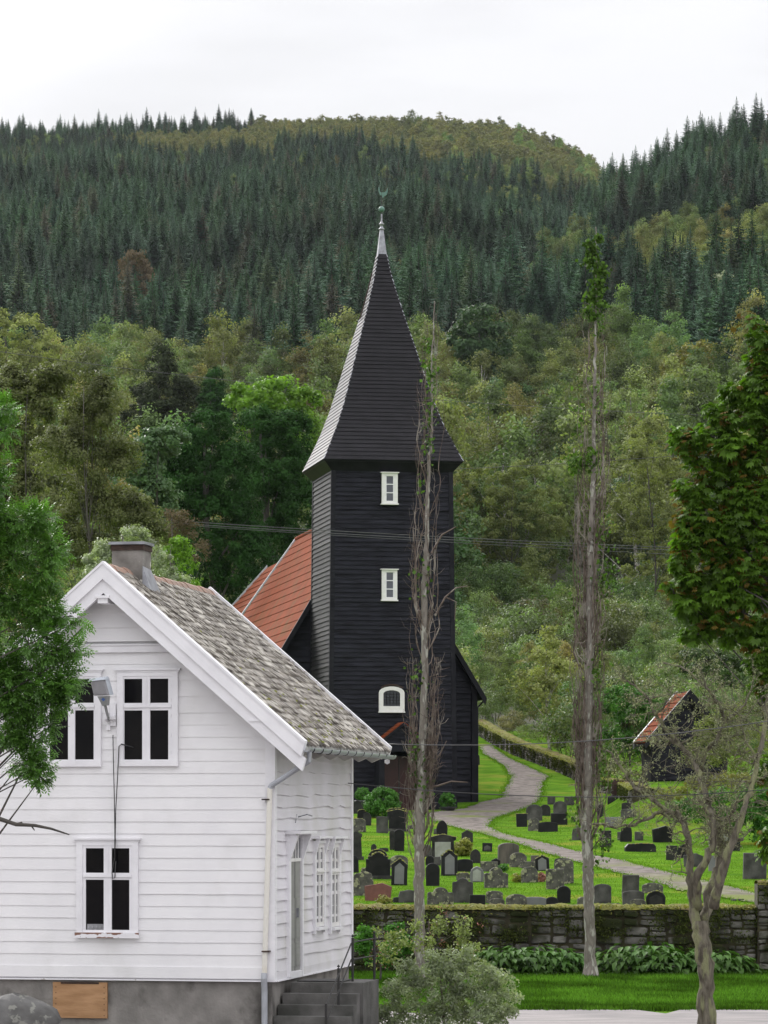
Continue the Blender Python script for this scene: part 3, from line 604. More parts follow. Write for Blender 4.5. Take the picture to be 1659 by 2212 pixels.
def railing(name, segs, label, knobs):
    r = empty(name, HF.world(segs[0][0][0], segs[0][0][1], segs[0][0][2]), label, 'railing', None, HF.a); o = segs[0][0]
    for s in segs:
        m = MB(); m.tube([(p[0]-o[0], p[1]-o[1], p[2]-o[2]) for p in s[:2]], s[2], 6); m.build(s[3], M['iron'], r)
    for p in knobs:
        m = MB(); m.lathe((p[0]-o[0], p[1]-o[1], p[2]-o[2]), [(0.001, -0.03), (0.03, 0), (0.001, 0.035)], 8); m.build('knob', M['iron'], r)
pA = (LU-0.10, v0+1.4, topw); pB = (LU-0.33, v0-0.05, topw)
H = 0.78
railing('iron_railing', [((LU-0.30, v0+0.35, topw), (LU-0.30, v0+0.35, topw+H), 0.026, 'post'), ((LU-0.06, v0+1.1, topw), (LU-0.06, v0+1.1, topw+H+0.04), 0.026, 'post'),
    ((LU-0.30, v0+0.35, topw+H-0.08), (LU-0.06, v0+1.1, topw+H-0.04), 0.014, 'rail'), ((LU-0.30, v0+0.35, topw+H*0.5), (LU-0.06, v0+1.1, topw+H*0.55), 0.014, 'rail')],
    'short black iron railing standing on the right end of the landing', [(LU-0.30, v0+0.35, topw+H+0.03), (LU-0.06, v0+1.1, topw+H+0.07)])
vb = v0-0.15-0.27*3.2; zb = topw-0.185*4
railing('iron_railing', [((LU-0.36, v0-0.55, topw-0.37), (LU-0.36, v0-0.55, topw+0.28), 0.026, 'post'), ((LU-0.37, vb-0.5, zb-0.3), (LU-0.37, vb-0.5, zb+0.45), 0.026, 'post'),
    ((LU-0.32, v0+0.33, topw+H-0.1), (LU-0.37, vb-0.5, zb+0.42), 0.014, 'rail'), ((LU-0.32, v0+0.33, topw+H*0.5), (LU-0.37, vb-0.5, zb+0.12), 0.014, 'rail')],
    'black iron handrail sloping down beside the concrete steps', [(LU-0.36, v0-0.55, topw+0.31)])
# ------------------------------------------------------------------ lamp on the gable
ul, wl = fr(231, 1549, -0.25)
lp = empty('wall_lamp', HF.world(ul, 0, wl), 'grey floodlight with blue diamond mark on a bent arm between the upper windows', 'lamp', None, HF.a)
def lpt(x, y, v): u, w = fr(x, y, v); return (u-ul, v, w-wl)
a = [lpt(195, 1470, -0.98), lpt(227, 1466, -0.98), lpt(237, 1502, -0.90), lpt(203, 1503, -0.90)]
bk = [(p[0]+0.015, p[1]+0.2, p[2]+0.02) for p in a]
m = MB(); m.hexa(a, bk); m.build('lamp_head', M['lampgrey'], lp)
c_ = [((p[0]*0.82+sum(q[0] for q in a)/4*0.18), p[1]-0.05, (p[2]*0.80+sum(q[2] for q in a)/4*0.20)) for p in a]
m = MB(); m.hexa([(p[0], p[1]-0.002, p[2]) for p in a], c_); m.build('lamp_cover', M['lampglass'], lp)
m = MB(); t1, t2 = a[0], a[1]; m.hexa([(t1[0]-0.02, t1[1]-0.07, t1[2]-0.02), (t2[0]+0.02, t2[1]-0.07, t2[2]-0.02), (t2[0]+0.02, t2[1]+0.22, t2[2]+0.0), (t1[0]-0.02, t1[1]+0.22, t1[2]+0.0)], [(t1[0], t1[1]-0.06, t1[2]+0.02), (t2[0], t2[1]-0.06, t2[2]+0.02), (t2[0], t2[1]+0.2, t2[2]+0.05), (t1[0], t1[1]+0.2, t1[2]+0.05)]); m.build('lamp_lid', M['lampgrey'], lp)
n1 = [lpt(210, 1504, -0.90), lpt(234, 1503, -0.90), lpt(232, 1523, -0.80), lpt(221, 1525, -0.80)]
m = MB(); m.hexa(n1, [(p[0], p[1]+0.12, p[2]) for p in n1]); m.build('lamp_neck', M['lampneck'], lp)
cx, _, cz = lpt(223, 1511, -0.9); m = MB(); m.add([(cx, -0.885, cz-0.03), (cx+0.04, -0.895, cz), (cx, -0.912, cz+0.03), (cx-0.04, -0.895, cz)], [(0, 1, 2, 3)]); m.v = [(p[0], p[1]-0.004, p[2]) for p in m.v]; m.build('emblem', M['emblem'], lp)
m = MB(); m.tube([lpt(227, 1523, -0.76), lpt(231, 1540, -0.45), lpt(234, 1551, -0.16), (lpt(234, 1551, -0.02))], 0.026, 8); m.build('arm', M['lampneck'], lp)
m = MB(); p0 = lpt(224, 1548, -0.1); p1 = lpt(251, 1554, -0.1); m.box(p0[0], p1[0], -0.16, -0.10, p1[2], p0[2]); m.box(p0[0]+0.03, p0[0]+0.06, -0.12, -0.02, p1[2]-0.03, p0[2]+0.02); m.box(p1[0]-0.06, p1[0]-0.03, -0.12, -0.02, p1[2]-0.03, p0[2]+0.02)
p2 = lpt(238, 1520, -0.06); p3 = lpt(250, 1568, -0.06); m.box(p2[0], p3[0], -0.062, -0.026, p3[2], p2[2]); m.build('bracket', M['whitetrim'], lp)
m = MB(); p2 = lpt(229, 1566, -0.06); p3 = lpt(238, 1577, -0.06); m.box(p2[0], p3[0], -0.07, -0.026, p3[2], p2[2]); m.build('switch_box', M['whitetrim'], lp)
def cable(name, pts, r, label, matn='cable', cat='cable', group=None):
    m = MB(); m.tube(pts, r, 5); o = pts[0]; ob = m.build(name, M[matn], None, True, o); ob.location = o
    return tag(ob, label, cat, group)
def sag(p, q, s, n=24): return [tuple(np.array(p)*(1-t)+np.array(q)*t-np.array((0, 0, s*4*t*(1-t)))) for t in np.linspace(0, 1, n)]
hw = lambda x, y, v: HF.world(*(lambda p: (p[0], v, p[1]))(fr(x, y, v)))
cable('hanging_wire', [hw(244, 1588, -0.06), hw(245, 1640, -0.09), hw(247, 1720, -0.10), hw(248, 1800, -0.10), hw(248, 1850, -0.09), hw(242, 1885, -0.09), hw(243, 1899, -0.09), hw(248, 1896, -0.09), hw(250, 1860, -0.09)], 0.009, 'straight black wire hanging in a loop over the lower window')
cable('hanging_wire', [hw(270, 1610, -0.09), hw(262, 1608, -0.09), hw(257, 1612, -0.09), hw(254, 1680, -0.10), hw(250, 1750, -0.10), hw(248, 1860, -0.115)], 0.009, 'bent black wire dropping from the insulator below the grey lamp')
cable('service_cable', sag(hw(262, 1607, -0.35), at(757, 1692, 66), 0.12, 14)+sag(at(757, 1692, 66), at(1280, 1722, 68), 0.06, 14)[1:]+sag(at(1280, 1722, 68), at(1760, 1697, 68), 0.05, 10)[1:], 0.009, 'thin dark service cable running low from the gable across the graveyard', 'cable')
cable('service_cable', sag(at(838, 1607, 66.9), at(1760, 1541, 66), 0.22, 30), 0.009, 'pale grey cable rising from the eave past both poplars above the path', 'greycable')

# ------------------------------------------------------------------ black church
TF = Frame(at(711, 1744, 152.0), 10.0)
pr = TF.plane(985, 1744, 'v', 0); TW = pr[0]                # width at the foot
C0 = TW/2
ch = empty('church', TF.world(C0, C0, -1.0), 'black tarred wooden church with tall shingled spire and red tile nave roof', 'church', None, TF.a)
def off(p): return (p[0]-C0, p[1]-C0, p[2]+1.0)
def cb(mb, name, m, parent=ch, smooth=False, each=False): mb.v = [off(p) for p in mb.v]; return (mb.each if each else mb.build)(name, m, parent, smooth)
ytop = 1010
WT = TF.plane(713, ytop, 'v', 0)[2]+0.15
hw0 = TW/2; pl = TF.plane(713.5, 1040, 'v', 0.12)[0]; prr = TF.plane(971, 1040, 'v', 0.12)[0]; hw1 = (prr-pl)/2; 
HWf = lambda w: hw0+(hw1-hw0)*w/WT
def side(k):
    ca, sa = [(1, 0), (0, 1), (-1, 0), (0, -1)][k]
    def P(u, o, w):      # u along face, o outwards; face k=0 front(-v), 1 right, 2 back, 3 left
        h = HWf(w)+o; x, y = u, -h
        return (C0+x*ca-y*sa, C0+x*sa+y*ca, w)
    return P
mb = MB()
a = [(-HWf(0), -HWf(0)), (HWf(0), -HWf(0)), (HWf(0), HWf(0)), (-HWf(0), HWf(0))]
mb.prism([(C0+x, C0+y, -1.0) for x, y in a], [(C0+x*HWf(WT)/HWf(0), C0+y*HWf(WT)/HWf(0), WT) for x, y in a]); cb(mb, 'tower_core', M['tarpost'])
be = 0.205
for k in range(4):
    mb = MB(); clap(mb, side(k), [(-0.9+i*be, -0.9+(i+1)*be) for i in range(int((WT+0.9)/be))], lambda w: (-HWf(w)+0.12, HWf(w)-0.12), lip=0.045, nseg=7, wob=0.007)
    cb(mb, 'cladding', M['tar'] if k != 3 else M['tarside'])
mb = MB()
for sx in (-1, 1):
    for sy in (-1, 1):
        q = lambda w, e_: [(C0+sx*(HWf(w)-0.15), C0+sy*(HWf(w)-0.15), w), (C0+sx*(HWf(w)+e_), C0+sy*(HWf(w)-0.15), w), (C0+sx*(HWf(w)+e_), C0+sy*(HWf(w)+e_), w), (C0+sx*(HWf(w)-0.15), C0+sy*(HWf(w)+e_), w)]
        mb.hexa(q(-0.95, 0.055), q(WT, 0.055))
cb(mb, 'corner_post', M['tarpost'], each=True)
# spire profile: (survey y, half width in survey units)
Dc = TF.world(C0, C0, 0)[1]; zo = TF.o[2]
prof = [(1008, 149), (969.6, 131), (931.9, 114.7), (881.5, 97), (821.6, 79.4), (758.6, 62), (698.8, 44.5), (629.5, 25.5), (590, 16), (551, 9)]
pw = [((HY-y)/F*Dc-zo, h/F*Dc) for y, h in prof]
pz = np.array([p[0] for p in pw]); ph = np.array([p[1] for p in pw])
ncourse = 52; zs = np.linspace(pz[0], pz[-1], ncourse+1); mb = MB()
sp4 = lambda h, z: [(C0-h, C0-h, z), (C0+h, C0-h, z), (C0+h, C0+h, z), (C0-h, C0+h, z)]
for i in range(ncourse):
    h0 = float(np.interp(zs[i], pz, ph)); h1 = float(np.interp(zs[i+1], pz, ph)); z0, z1 = zs[i], zs[i+1]
    dz = rng.normal(0, 0.006)
    A = sp4(h0+0.05, z0+dz); B = sp4(h1+0.012, z1+0.02); Cc = sp4(h0-0.02, z0+dz+0.0)
    mb.add(A+B+Cc, [(0, 1, 5, 4), (1, 2, 6, 5), (2, 3, 7, 6), (3, 0, 4, 7), (8, 9, 1, 0), (9, 10, 2, 1), (10, 11, 3, 2), (11, 8, 0, 3)])
sp = cb(mb, 'spire', M['spire'])
mb = MB()
for i in range(ncourse):      # hip flashing, one folded sheet per course
    h0 = float(np.interp(zs[i], pz, ph)); h1 = float(np.interp(zs[i+1], pz, ph)); wd = 0.035
    for sx, sy in ((-1, -1), (1, -1), (1, 1), (-1, 1)):
        e0, e1 = h0+0.045, h1+0.02
        mb.add([(C0+sx*e0, C0+sy*e0, zs[i]+0.005), (C0+sx*(e0-wd), C0+sy*e0, zs[i]+0.005), (C0+sx*(e1-wd), C0+sy*e1, zs[i+1]+0.01), (C0+sx*e1, C0+sy*e1, zs[i+1]+0.01), (C0+sx*e0, C0+sy*(e0-wd), zs[i]+0.005), (C0+sx*e1, C0+sy*(e1-wd), zs[i+1]+0.01)], [(0, 1, 2, 3), (0, 3, 5, 4)])
cb(mb, 'hip_flashing', M['lead'], sp)
# eave box under the spire
mb = MB(); e0 = ph[0]; mb.prism(sp4(HWf(WT)+0.03, WT-0.28), sp4(e0-0.05, pz[0]-0.10)); mb.prism(sp4(e0-0.02, pz[0]-0.098), sp4(e0+0.02, pz[0]-0.015)); cb(mb, 'eave', M['tarpost'])
# lead cap, rings, rod, ball, cock
def zy(y): return (HY-y)/F*Dc-zo
mb = MB(); mb.prism(sp4(0.20, zy(551)+0.0), sp4(0.075, zy(496))); cap = cb(mb, 'spire_cap', M['lead'])
mb = MB(); mb.lathe((C0, C0, zy(496)), [(0.001, -0.02), (0.12, -0.01), (0.14, 0.03), (0.10, 0.07), (0.07, 0.09), (0.07, 0.20), (0.12, 0.22), (0.12, 0.28), (0.06, 0.31), (0.035, 0.40), (0.035, 0.70)], 12); cb(mb, 'finial', M['lead'], cap, True)
mb = MB(); mb.tube([(C0, C0, zy(480)), (C0, C0, zy(412))], 0.016, 6); cb(mb, 'rod', M['iron'], cap)
mb = MB(); rb = 0.138; mb.lathe((C0, C0, zy(452)), [(max(0.001, rb*math.sin(t)), -rb*math.cos(t)) for t in np.linspace(0, math.pi, 10)], 16); cb(mb, 'ball', M['copper'], cap, True)
ck = [(-12, 0), (-9, 10), (-10, -10), (-6, 8), (0, 8), (5, 6), (9, -6), (12, -9), (11, 4), (6, 13), (2, 15), (0, 20), (-3, 15), (-8, 13)]
kk = 1/F*Dc; poly = [(-9, -10), (-8, 2), (-5, 4), (3, 3), (8, -3), (9, -7), (10, 1), (7, 9), (2, 11), (-1, 16), (-3, 11), (-7, 9), (-10, 3), (-11, -6)]
mb = MB(); zc = zy(412); pts = [(C0+x*kk+0.08, C0-0.012, zc-y*kk) for x, y in poly]; mb.prism(pts, [(x, y+0.024, z) for x, y, z in pts]); cb(mb, 'weathercock', M['copper'], cap)
# ladder on the left spire face
mb = MB()
def spl(y, along): 
    z = zy(y); h = float(np.interp(z, pz, ph)); return (C0-h-0.10, C0+along*h, z)
for al in (-0.05, 0.30):
    mb.tube([spl(y, al) for y in (690, 660, 625, 590)], 0.02, 4)
for y in np.arange(592, 690, 7): mb.tube([spl(y, -0.05), spl(y, 0.30)], 0.014, 4)
cb(mb, 'ladder', M['rust'])
# tower windows
def twin(x0, x1, y0, y1, px0, px1, rows_y, nc=1):
    v = 0.06; a = TF.plane(x0, y0, 'v', v); b = TF.plane(x1, y1, 'v', v); u0, u1 = a[0], b[0]; w1, w0 = a[2], b[2]
    g0 = TF.plane(px0, y0, 'v', v)[0]; g1 = TF.plane(px1, y0, 'v', v)[0]; gw = [TF.plane(x0, y, 'v', v)[2] for y in rows_y]
    vv = -0.09; m = MB()
    m.box(u0, g0, vv, 0.1, w0+0.02, w1-0.02); m.box(g1, u1, vv, 0.1, w0+0.02, w1-0.02); m.box(g0, g1, vv, 0.1, gw[0], w1-0.02); m.box(g0, g1, vv, 0.1, w0+0.02, gw[-1])
    m.box(u0-0.04, u1+0.04, vv-0.04, 0.1, w0-0.04, w0+0.019); m.box(u0-0.06, u1+0.06, vv-0.07, 0.1, w1-0.02, w1+0.02)
    o = cb(m, 'window', M['cream'])
    m = MB(); i0, i1 = g0+0.04, g1-0.04
    m.box(g0, i0, vv+0.02, 0.08, gw[-1], gw[0]); m.box(i1, g1, vv+0.02, 0.08, gw[-1], gw[0])
    n = 3; hh = (gw[0]-gw[-1]); edges = [gw[-1]+hh*k/n for k in range(n+1)]
    for k in range(n+1): m.box(i0, i1, vv+0.022, 0.08, edges[k]-0.02 if k else edges[0], edges[k]+0.02 if k < n else edges[n])
    cb(m, 'sash', M['whitetrim'], o)
    for k in range(n):
        m = MB(); m.add([(i0, vv+0.045, edges[k]+0.02), (i1, vv+0.045, edges[k]+0.02), (i1, vv+0.045, edges[k+1]-0.02), (i0, vv+0.045, edges[k+1]-0.02)], [(0, 1, 2, 3)]); cb(m, 'pane', M['glassgrey'], o)
twin(824, 858, 1021, 1089, 832, 850, (1028, 1083)); twin(824, 857, 1230, 1297, 832, 850, (1236, 1291))
# arched window with a dark lattice
a = TF.plane(818, 1537, 'v', 0.0); b = TF.plane(873, 1483, 'v', 0.0); u0, u1, w0, w1 = a[0], b[0], a[2], b[2]; um = (u0+u1)/2
def archp(s, base, top, rise, v, n=10): 
    h = (u1-u0)/2*s; return [(um-h, v, base), (um+h, v, base)]+[(um+h*math.cos(t), v, top-rise+rise*math.sin(t)) for t in np.linspace(0, math.pi, n)]
m = MB(); fo = archp(1.0, w0, w1, 0.28, 0); fi = archp(0.66, w0+0.24, w1-0.17, 0.16, 0); n = len(fo)
for (pa, pb) in ((fo, fi),):
    vs_ = [(p[0], -0.10, p[2]) for p in pa]+[(p[0], -0.10, p[2]) for p in pb]+[(p[0], 0.0, p[2]) for p in pa]+[(p[0], 0.0, p[2]) for p in pb]
    fs = []
    for i in range(n):
        j = (i+1) % n; fs += [(i, j, n+j, n+i), (2*n+i, 2*n+j, j, i), (n+i, n+j, 3*n+j, 3*n+i)]
    m.add(vs_, fs)
m.box(u0-0.03, u1+0.03, -0.13, -0.05, w0-0.05, w0-0.002); ao = cb(m, 'window', M['cream']); ao['label'] = 'arched white window with dark lattice'
m = MB(); m.add([(p[0], -0.05, p[2]) for p in fi], [tuple(range(n))]); cb(m, 'pane', M['glassmid'], ao)
m = MB(); h = (u1-u0)/2*0.66
for k in range(1, 5): x = um-h+2*h*k/5; m.box(x-0.011, x+0.011, -0.075, -0.06, w0+0.24, w1-0.19)
for k in range(1, 5): z = w0+0.24+(w1-w0-0.45)*k/5; m.box(um-h, um+h, -0.078, -0.062, z-0.011, z+0.011)
cb(m, 'lattice', M['tarpost'], ao)
m = MB()
for k in range(8):
    t0, t1 = R(40+12.5*k), R(40+12.5*(k+1)); cxx = um; 
    P_ = lambda t, r: (cxx+r*math.cos(t)*1.6, -0.11, w1-0.32+r*math.sin(t))
    q = [P_(t0, 0.36), P_(t1, 0.36), P_(t1, 0.43), P_(t0, 0.43)]; m.hexa(q, [(p[0], -0.04, p[2]) for p in q])
cb(m, 'window_hood', M['rust'], ao)
# porch: a small gable roof on posts over the red door
ap = TF.plane(872, 1561, 'v', -1.3); er = TF.plane(815, 1606, 'v', -1.3); pu, pwr = ap[0], ap[2]; ph_ = pu-er[0]; pwe = er[2]
m = MB()
for s in (-1, 1):
    a = [(pu, pwr), (pu+s*ph_, pwe), (pu+s*ph_, pwe-0.10), (pu, pwr-0.12)]
    m.prism([(u, -1.35, w_) for u, w_ in a], [(u, 0.0, w_) for u, w_ in a])
po = cb(m, 'porch', M['tarpost'])
m = MB(); nr_ = 7
for s in (-1, 1):
    for i in range(nr_):
        t0, t1 = i/nr_, (i+1)/nr_+0.02; 
        a0 = (pu+s*ph_*t0, pwr+(pwe-pwr)*t0); a1 = (pu+s*ph_*t1, pwr+(pwe-pwr)*t1)
        m.hexa([(a0[0], -1.32, a0[1]+0.005), (a1[0], -1.32, a1[1]+0.03), (a1[0], 0.0, a1[1]+0.03), (a0[0], 0.0, a0[1]+0.005)], [(a0[0], -1.32, a0[1]+0.03), (a1[0], -1.32, a1[1]+0.06), (a1[0], 0.0, a1[1]+0.06), (a0[0], 0.0, a0[1]+0.03)])
cb(m, 'porch_tiles', M['redtile'], po)
m = MB(); clap(m, lambda u, o, w: (u, -1.2-o, w), [(pwe+i*0.18, pwe+(i+1)*0.18) for i in range(5)], lambda w: (pu-max(0, (pwr-0.1-w)/(pwr-pwe))*ph_, pu+max(0, (pwr-0.1-w)/(pwr-pwe))*ph_), 0.03, 2)
m.box(pu-ph_*0.95, pu+ph_*0.95, -1.22, -1.1, pwe-0.35, pwe-0.05); cb(m, 'porch_gable', M['tar'], po)
m = MB(); du0 = TF.plane(831, 1700, 'v', -1.2)[0]
for uu in (du0-0.25, 2*pu-du0): m.box(uu, uu+0.25, -1.2, -1.0, -1.0, pwe-0.3); m.box(uu+0.02, uu+0.22, -1.0, 0.0, -1.0, pwe-0.3)
cb(m, 'porch_post', M['tarpost'], po, each=True)
m = MB(); m.box(du0+0.02, 2*pu-du0-0.02, -0.12, -0.06, -0.6, pwe-0.55); dd = cb(m, 'door', M['darkred'])
m = MB(); m.box(pu-0.02, pu+0.02, -0.15, -0.12, -0.6, pwe-0.55); m.box(pu+0.06, pu+0.1, -0.19, -0.12, 0.6, 0.72); cb(m, 'door_fittings', M['iron'], dd)
m = MB(); m.box(du0-0.2, 2*pu-du0+0.2, -1.9, -1.25, -1.2, -0.32); cb(m, 'door_step', M['stepconc'])
# nave behind the tower
nv0 = TW+0.35; nu = TF.plane(797, 1084, 'v', nv0); NC, NW = nu[0], nu[2]
rt = TF.plane(1041, 1501, 'v', nv0-0.3); NSL = (NW-rt[2])/(rt[0]-NC); NE = rt[0]-NC
fa = TF.on(640, 1160, (NC, nv0, NW), (1, 0, 0)); NV1 = fa[1]
wallh = NW-NSL*(NE-0.35)
m = MB(); hwn = NE-0.32
m.prism([(NC-hwn, nv0, -1.0), (NC+hwn, nv0, -1.0), (NC+hwn, nv0, NW-NSL*hwn-0.15), (NC, nv0, NW-0.2), (NC-hwn, nv0, NW-NSL*hwn-0.15)], [(NC-hwn, NV1-1, -1.0), (NC+hwn, NV1-1, -1.0), (NC+hwn, NV1-1, NW-NSL*hwn-0.15), (NC, NV1-1, NW-0.2), (NC-hwn, NV1-1, NW-NSL*hwn-0.15)])
nave = cb(m, 'nave', M['tarpost'])
m = MB(); clap(m, lambda u, o, w: (NC+u, nv0-o, w), [(-0.9+i*0.27, -0.9+(i+1)*0.27) for i in range(50)], lambda w: (-min(hwn, max(0, (NW-0.3-w)/NSL)), min(hwn, max(0, (NW-0.3-w)/NSL))), 0.07, 8, 0.02); cb(m, 'nave_cladding', M['tar'], nave)
m = MB()
for uu in (NC+hwn-0.12, NC-hwn-0.12): m.box(uu, uu+0.26, nv0-0.14, nv0+0.2, -1.0, NW-NSL*hwn-0.1)
cb(m, 'nave_corner_post', M['tarpost'], nave, each=True)
dn = Vector((-NSL, 0, 1)); 
m = MB(); th = 0.16
bl = TF.on(520, 1336, (NC, 0, NW), dn); NVb = bl[1]
for s in (-1, 1):
    el = NE+0.05; k = (el)/max(0.1, (NC-bl[0])); NVe = NV1+(NVb-NV1)*k
    A = [(NC, nv0-0.3, NW), (NC+s*el, nv0-0.3, NW-NSL*el), (NC+s*el, NVe, NW-NSL*el), (NC, NV1, NW)]
    m.hexa([(x, y, z-th) for x, y, z in A], [(x, y, z-0.02) for x, y, z in A])
cb(m, 'nave_roof_deck', M['tarpost'], nave)
m = MB(); nrow = 20; sl_ = math.hypot(NE, NSL*NE)
for s in (-1, 1):
    for i in range(nrow):
        t0, t1 = i/nrow, (i+1.15)/nrow; lip = 0.030
        for (ya, yb_, seg) in ((nv0-0.27, None, 0),):
            ve = lambda t: NV1+(NVe-NV1)*t
            X0, X1 = NC+s*el*t0, NC+s*el*t1; Z0, Z1 = NW-NSL*el*t0, NW-NSL*el*t1
            m.add([(X0, ya, Z0), (X0, ve(t0), Z0), (X1+s*lip, ve(t1), Z1+lip*0.4), (X1+s*lip, ya, Z1+lip*0.4), (X1, ya, Z1-0.03), (X1, ve(t1), Z1-0.03)], [(0, 1, 2, 3), (3, 2, 5, 4)])
cb(m, 'nave_tiles', M['redtile'], nave)
m = MB()   # black barge at the near verge, lead strip at the far one
for s in (-1, 1):
    m.hexa([(NC, nv0-0.42, NW-0.26), (NC+s*(el+0.1), nv0-0.42, NW-NSL*(el+0.1)-0.22), (NC+s*(el+0.1), nv0-0.28, NW-NSL*(el+0.1)-0.22), (NC, nv0-0.28, NW-0.26)], [(NC, nv0-0.42, NW+0.1), (NC+s*(el+0.16), nv0-0.42, NW-NSL*(el+0.1)+0.1), (NC+s*(el+0.16), nv0-0.28, NW-NSL*(el+0.1)+0.1), (NC, nv0-0.28, NW+0.1)])
cb(m, 'nave_bargeboard', M['tarpost'], nave)
m = MB(); m.hexa([(NC-0.0, NV1-0.12, NW-0.05), (NC-el, NVe-0.12, NW-NSL*el-0.05), (NC-el, NVe+0.15, NW-NSL*el-0.05), (NC, NV1+0.15, NW-0.05)], [(NC, NV1-0.12, NW+0.14), (NC-el-0.1, NVe-0.12, NW-NSL*el+0.12), (NC-el-0.1, NVe+0.15, NW-NSL*el+0.12), (NC, NV1+0.15, NW+0.14)]); cb(m, 'verge_flashing', M['lead'], nave)
m = MB(); m.tube([(NC, nv0-0.3, NW+0.02), (NC, NV1, NW+0.02)], 0.10, 8); cb(m, 'ridge_tile', M['redtile'], nave)
m = MB(); ge = (NC+NE+0.12, NW-NSL*(NE+0.05)); m.tube([(ge[0], nv0-0.3, ge[1]), (ge[0], NV1, ge[1])], 0.07, 8); m.tube([(ge[0], nv0-0.1, ge[1]-0.05), (ge[0], nv0-0.1, ge[1]-0.2), (NC+hwn+0.16, nv0-0.05, ge[1]-0.5), (NC+hwn+0.16, nv0-0.05, -0.9)], 0.045, 6); cb(m, 'nave_gutter', M['tarpost'], nave)
# chancel, a little lower, behind
f1 = TF.on(608, 1203, (NC, 0, NW), (1, 0, 0)); f2 = TF.on(577, 1200, (NC, 0, NW), (1, 0, 0)); CW_ = NW-0.75; CV1 = TF.on(577, 1200, (NC, 0, NW), (1, 0, 0))[1]
cbl = TF.on(505, 1308, (NC, 0, CW_), dn)
m = MB()
for s in (-1, 1):
    ce = NE-0.3; k = ce/max(0.1, NC-cbl[0]); cve = CV1+(cbl[1]-CV1)*k
    for i in range(24):
        t0, t1 = i/24, (i+1.1)/24; X0, X1 = NC+s*ce*t0, NC+s*ce*t1; Z0, Z1 = CW_-NSL*ce*t0, CW_-NSL*ce*t1
        m.add([(X0, NV1-0.5, Z0), (X0, CV1+(cve-CV1)*t0, Z0), (X1+s*0.035, CV1+(cve-CV1)*t1, Z1+0.015), (X1+s*0.035, NV1-0.5, Z1+0.015), (X1, NV1-0.5, Z1-0.03), (X1, CV1+(cve-CV1)*t1, Z1-0.03)], [(0, 1, 2, 3), (3, 2, 5, 4)])
co_ = cb(m, 'chancel_roof', M['redtile'])
m = MB(); m.hexa([(NC, CV1-0.1, CW_-0.05), (NC-ce, cve-0.1, CW_-NSL*ce-0.05), (NC-ce, cve+0.15, CW_-NSL*ce-0.05), (NC, CV1+0.15, CW_-0.05)], [(NC, CV1-0.1, CW_+0.14), (NC-ce-0.1, cve-0.1, CW_-NSL*ce+0.12), (NC-ce-0.1, cve+0.15, CW_-NSL*ce+0.12), (NC, CV1+0.15, CW_+0.14)]); cb(m, 'verge_flashing', M['lead'], co_)
m = MB(); m.prism([(NC-ce+0.3, NV1-0.9, -1), (NC+ce-0.3, NV1-0.9, -1), (NC+ce-0.3, NV1-0.9, CW_-NSL*(ce-0.3)-0.1), (NC, NV1-0.9, CW_-0.1), (NC-ce+0.3, NV1-0.9, CW_-NSL*(ce-0.3)-0.1)], [(NC-ce+0.3, CV1-0.3, -1), (NC+ce-0.3, CV1-0.3, -1), (NC+ce-0.3, CV1-0.3, CW_-NSL*(ce-0.3)-0.1), (NC, CV1-0.3, CW_-0.1), (NC-ce+0.3, CV1-0.3, CW_-NSL*(ce-0.3)-0.1)]); cb(m, 'chancel_wall', M['tarpost'], co_)

# ------------------------------------------------------------------ small shed on the right
GZ = lambda p: hz(p[0], p[1])
SF = Frame(at(1490, 1660, 150.0), 10.0); sz = hz(*SF.world(0, 1.2, 0)[:2]) - SF.o[2]
A1 = SF.plane(1490, 1494, 'v', 0); E1 = SF.plane(1397, 1604, 'v', 0); sh = A1[0]-E1[0]; SWr, SWe = A1[2], E1[2]; ssl = (SWr-SWe)/sh
fz = SF.on(1467, 1501, A1, (1, 0, 0)); SVL = max(2.2, min(4.5, fz[1]))
sr_ = SF.root('shed', 'small black shed with steep red tile roof behind the lichened tree', 'shed'); U0 = A1[0]
m = MB(); hwid = sh-0.28; zt = SWr-ssl*hwid-0.12
pg = [(U0-hwid, sz-0.4), (U0+hwid, sz-0.4), (U0+hwid, zt), (U0, SWr-0.15), (U0-hwid, zt)]
m.prism([(u, 0.3, w_) for u, w_ in pg], [(u, SVL-0.2, w_) for u, w_ in pg]); m.build('wall_core', M['tarpost'], sr_)
m = MB(); clap(m, lambda u, o, w: (U0+u, 0.3-o, w), [(sz+i*0.19, sz+(i+1)*0.19) for i in range(int((SWr-sz)/0.19))], lambda w: (-min(hwid, max(0, (SWr-0.2-w)/ssl)), min(hwid, max(0, (SWr-0.2-w)/ssl))), 0.04, 4, 0.004); m.build('cladding', M['tar'], sr_)
m = MB(); m.box(U0-hwid-0.04, U0-hwid+0.35, 0.18, 0.31, sz, zt); m.box(U0+hwid-0.1, U0+hwid+0.04, 0.18, 0.31, sz, zt); m.each('corner_board', M['tarpost'], sr_)
m = MB()
for s in (-1, 1):
    A = [(U0, 0.0, SWr), (U0+s*sh, 0.0, SWe), (U0+s*sh, SVL, SWe), (U0, SVL, SWr)]; m.hexa([(x, y, z-0.15) for x, y, z in A], [(x, y, z-0.02) for x, y, z in A])
m.build('roof_deck', M['tarpost'], sr_)
m = MB()
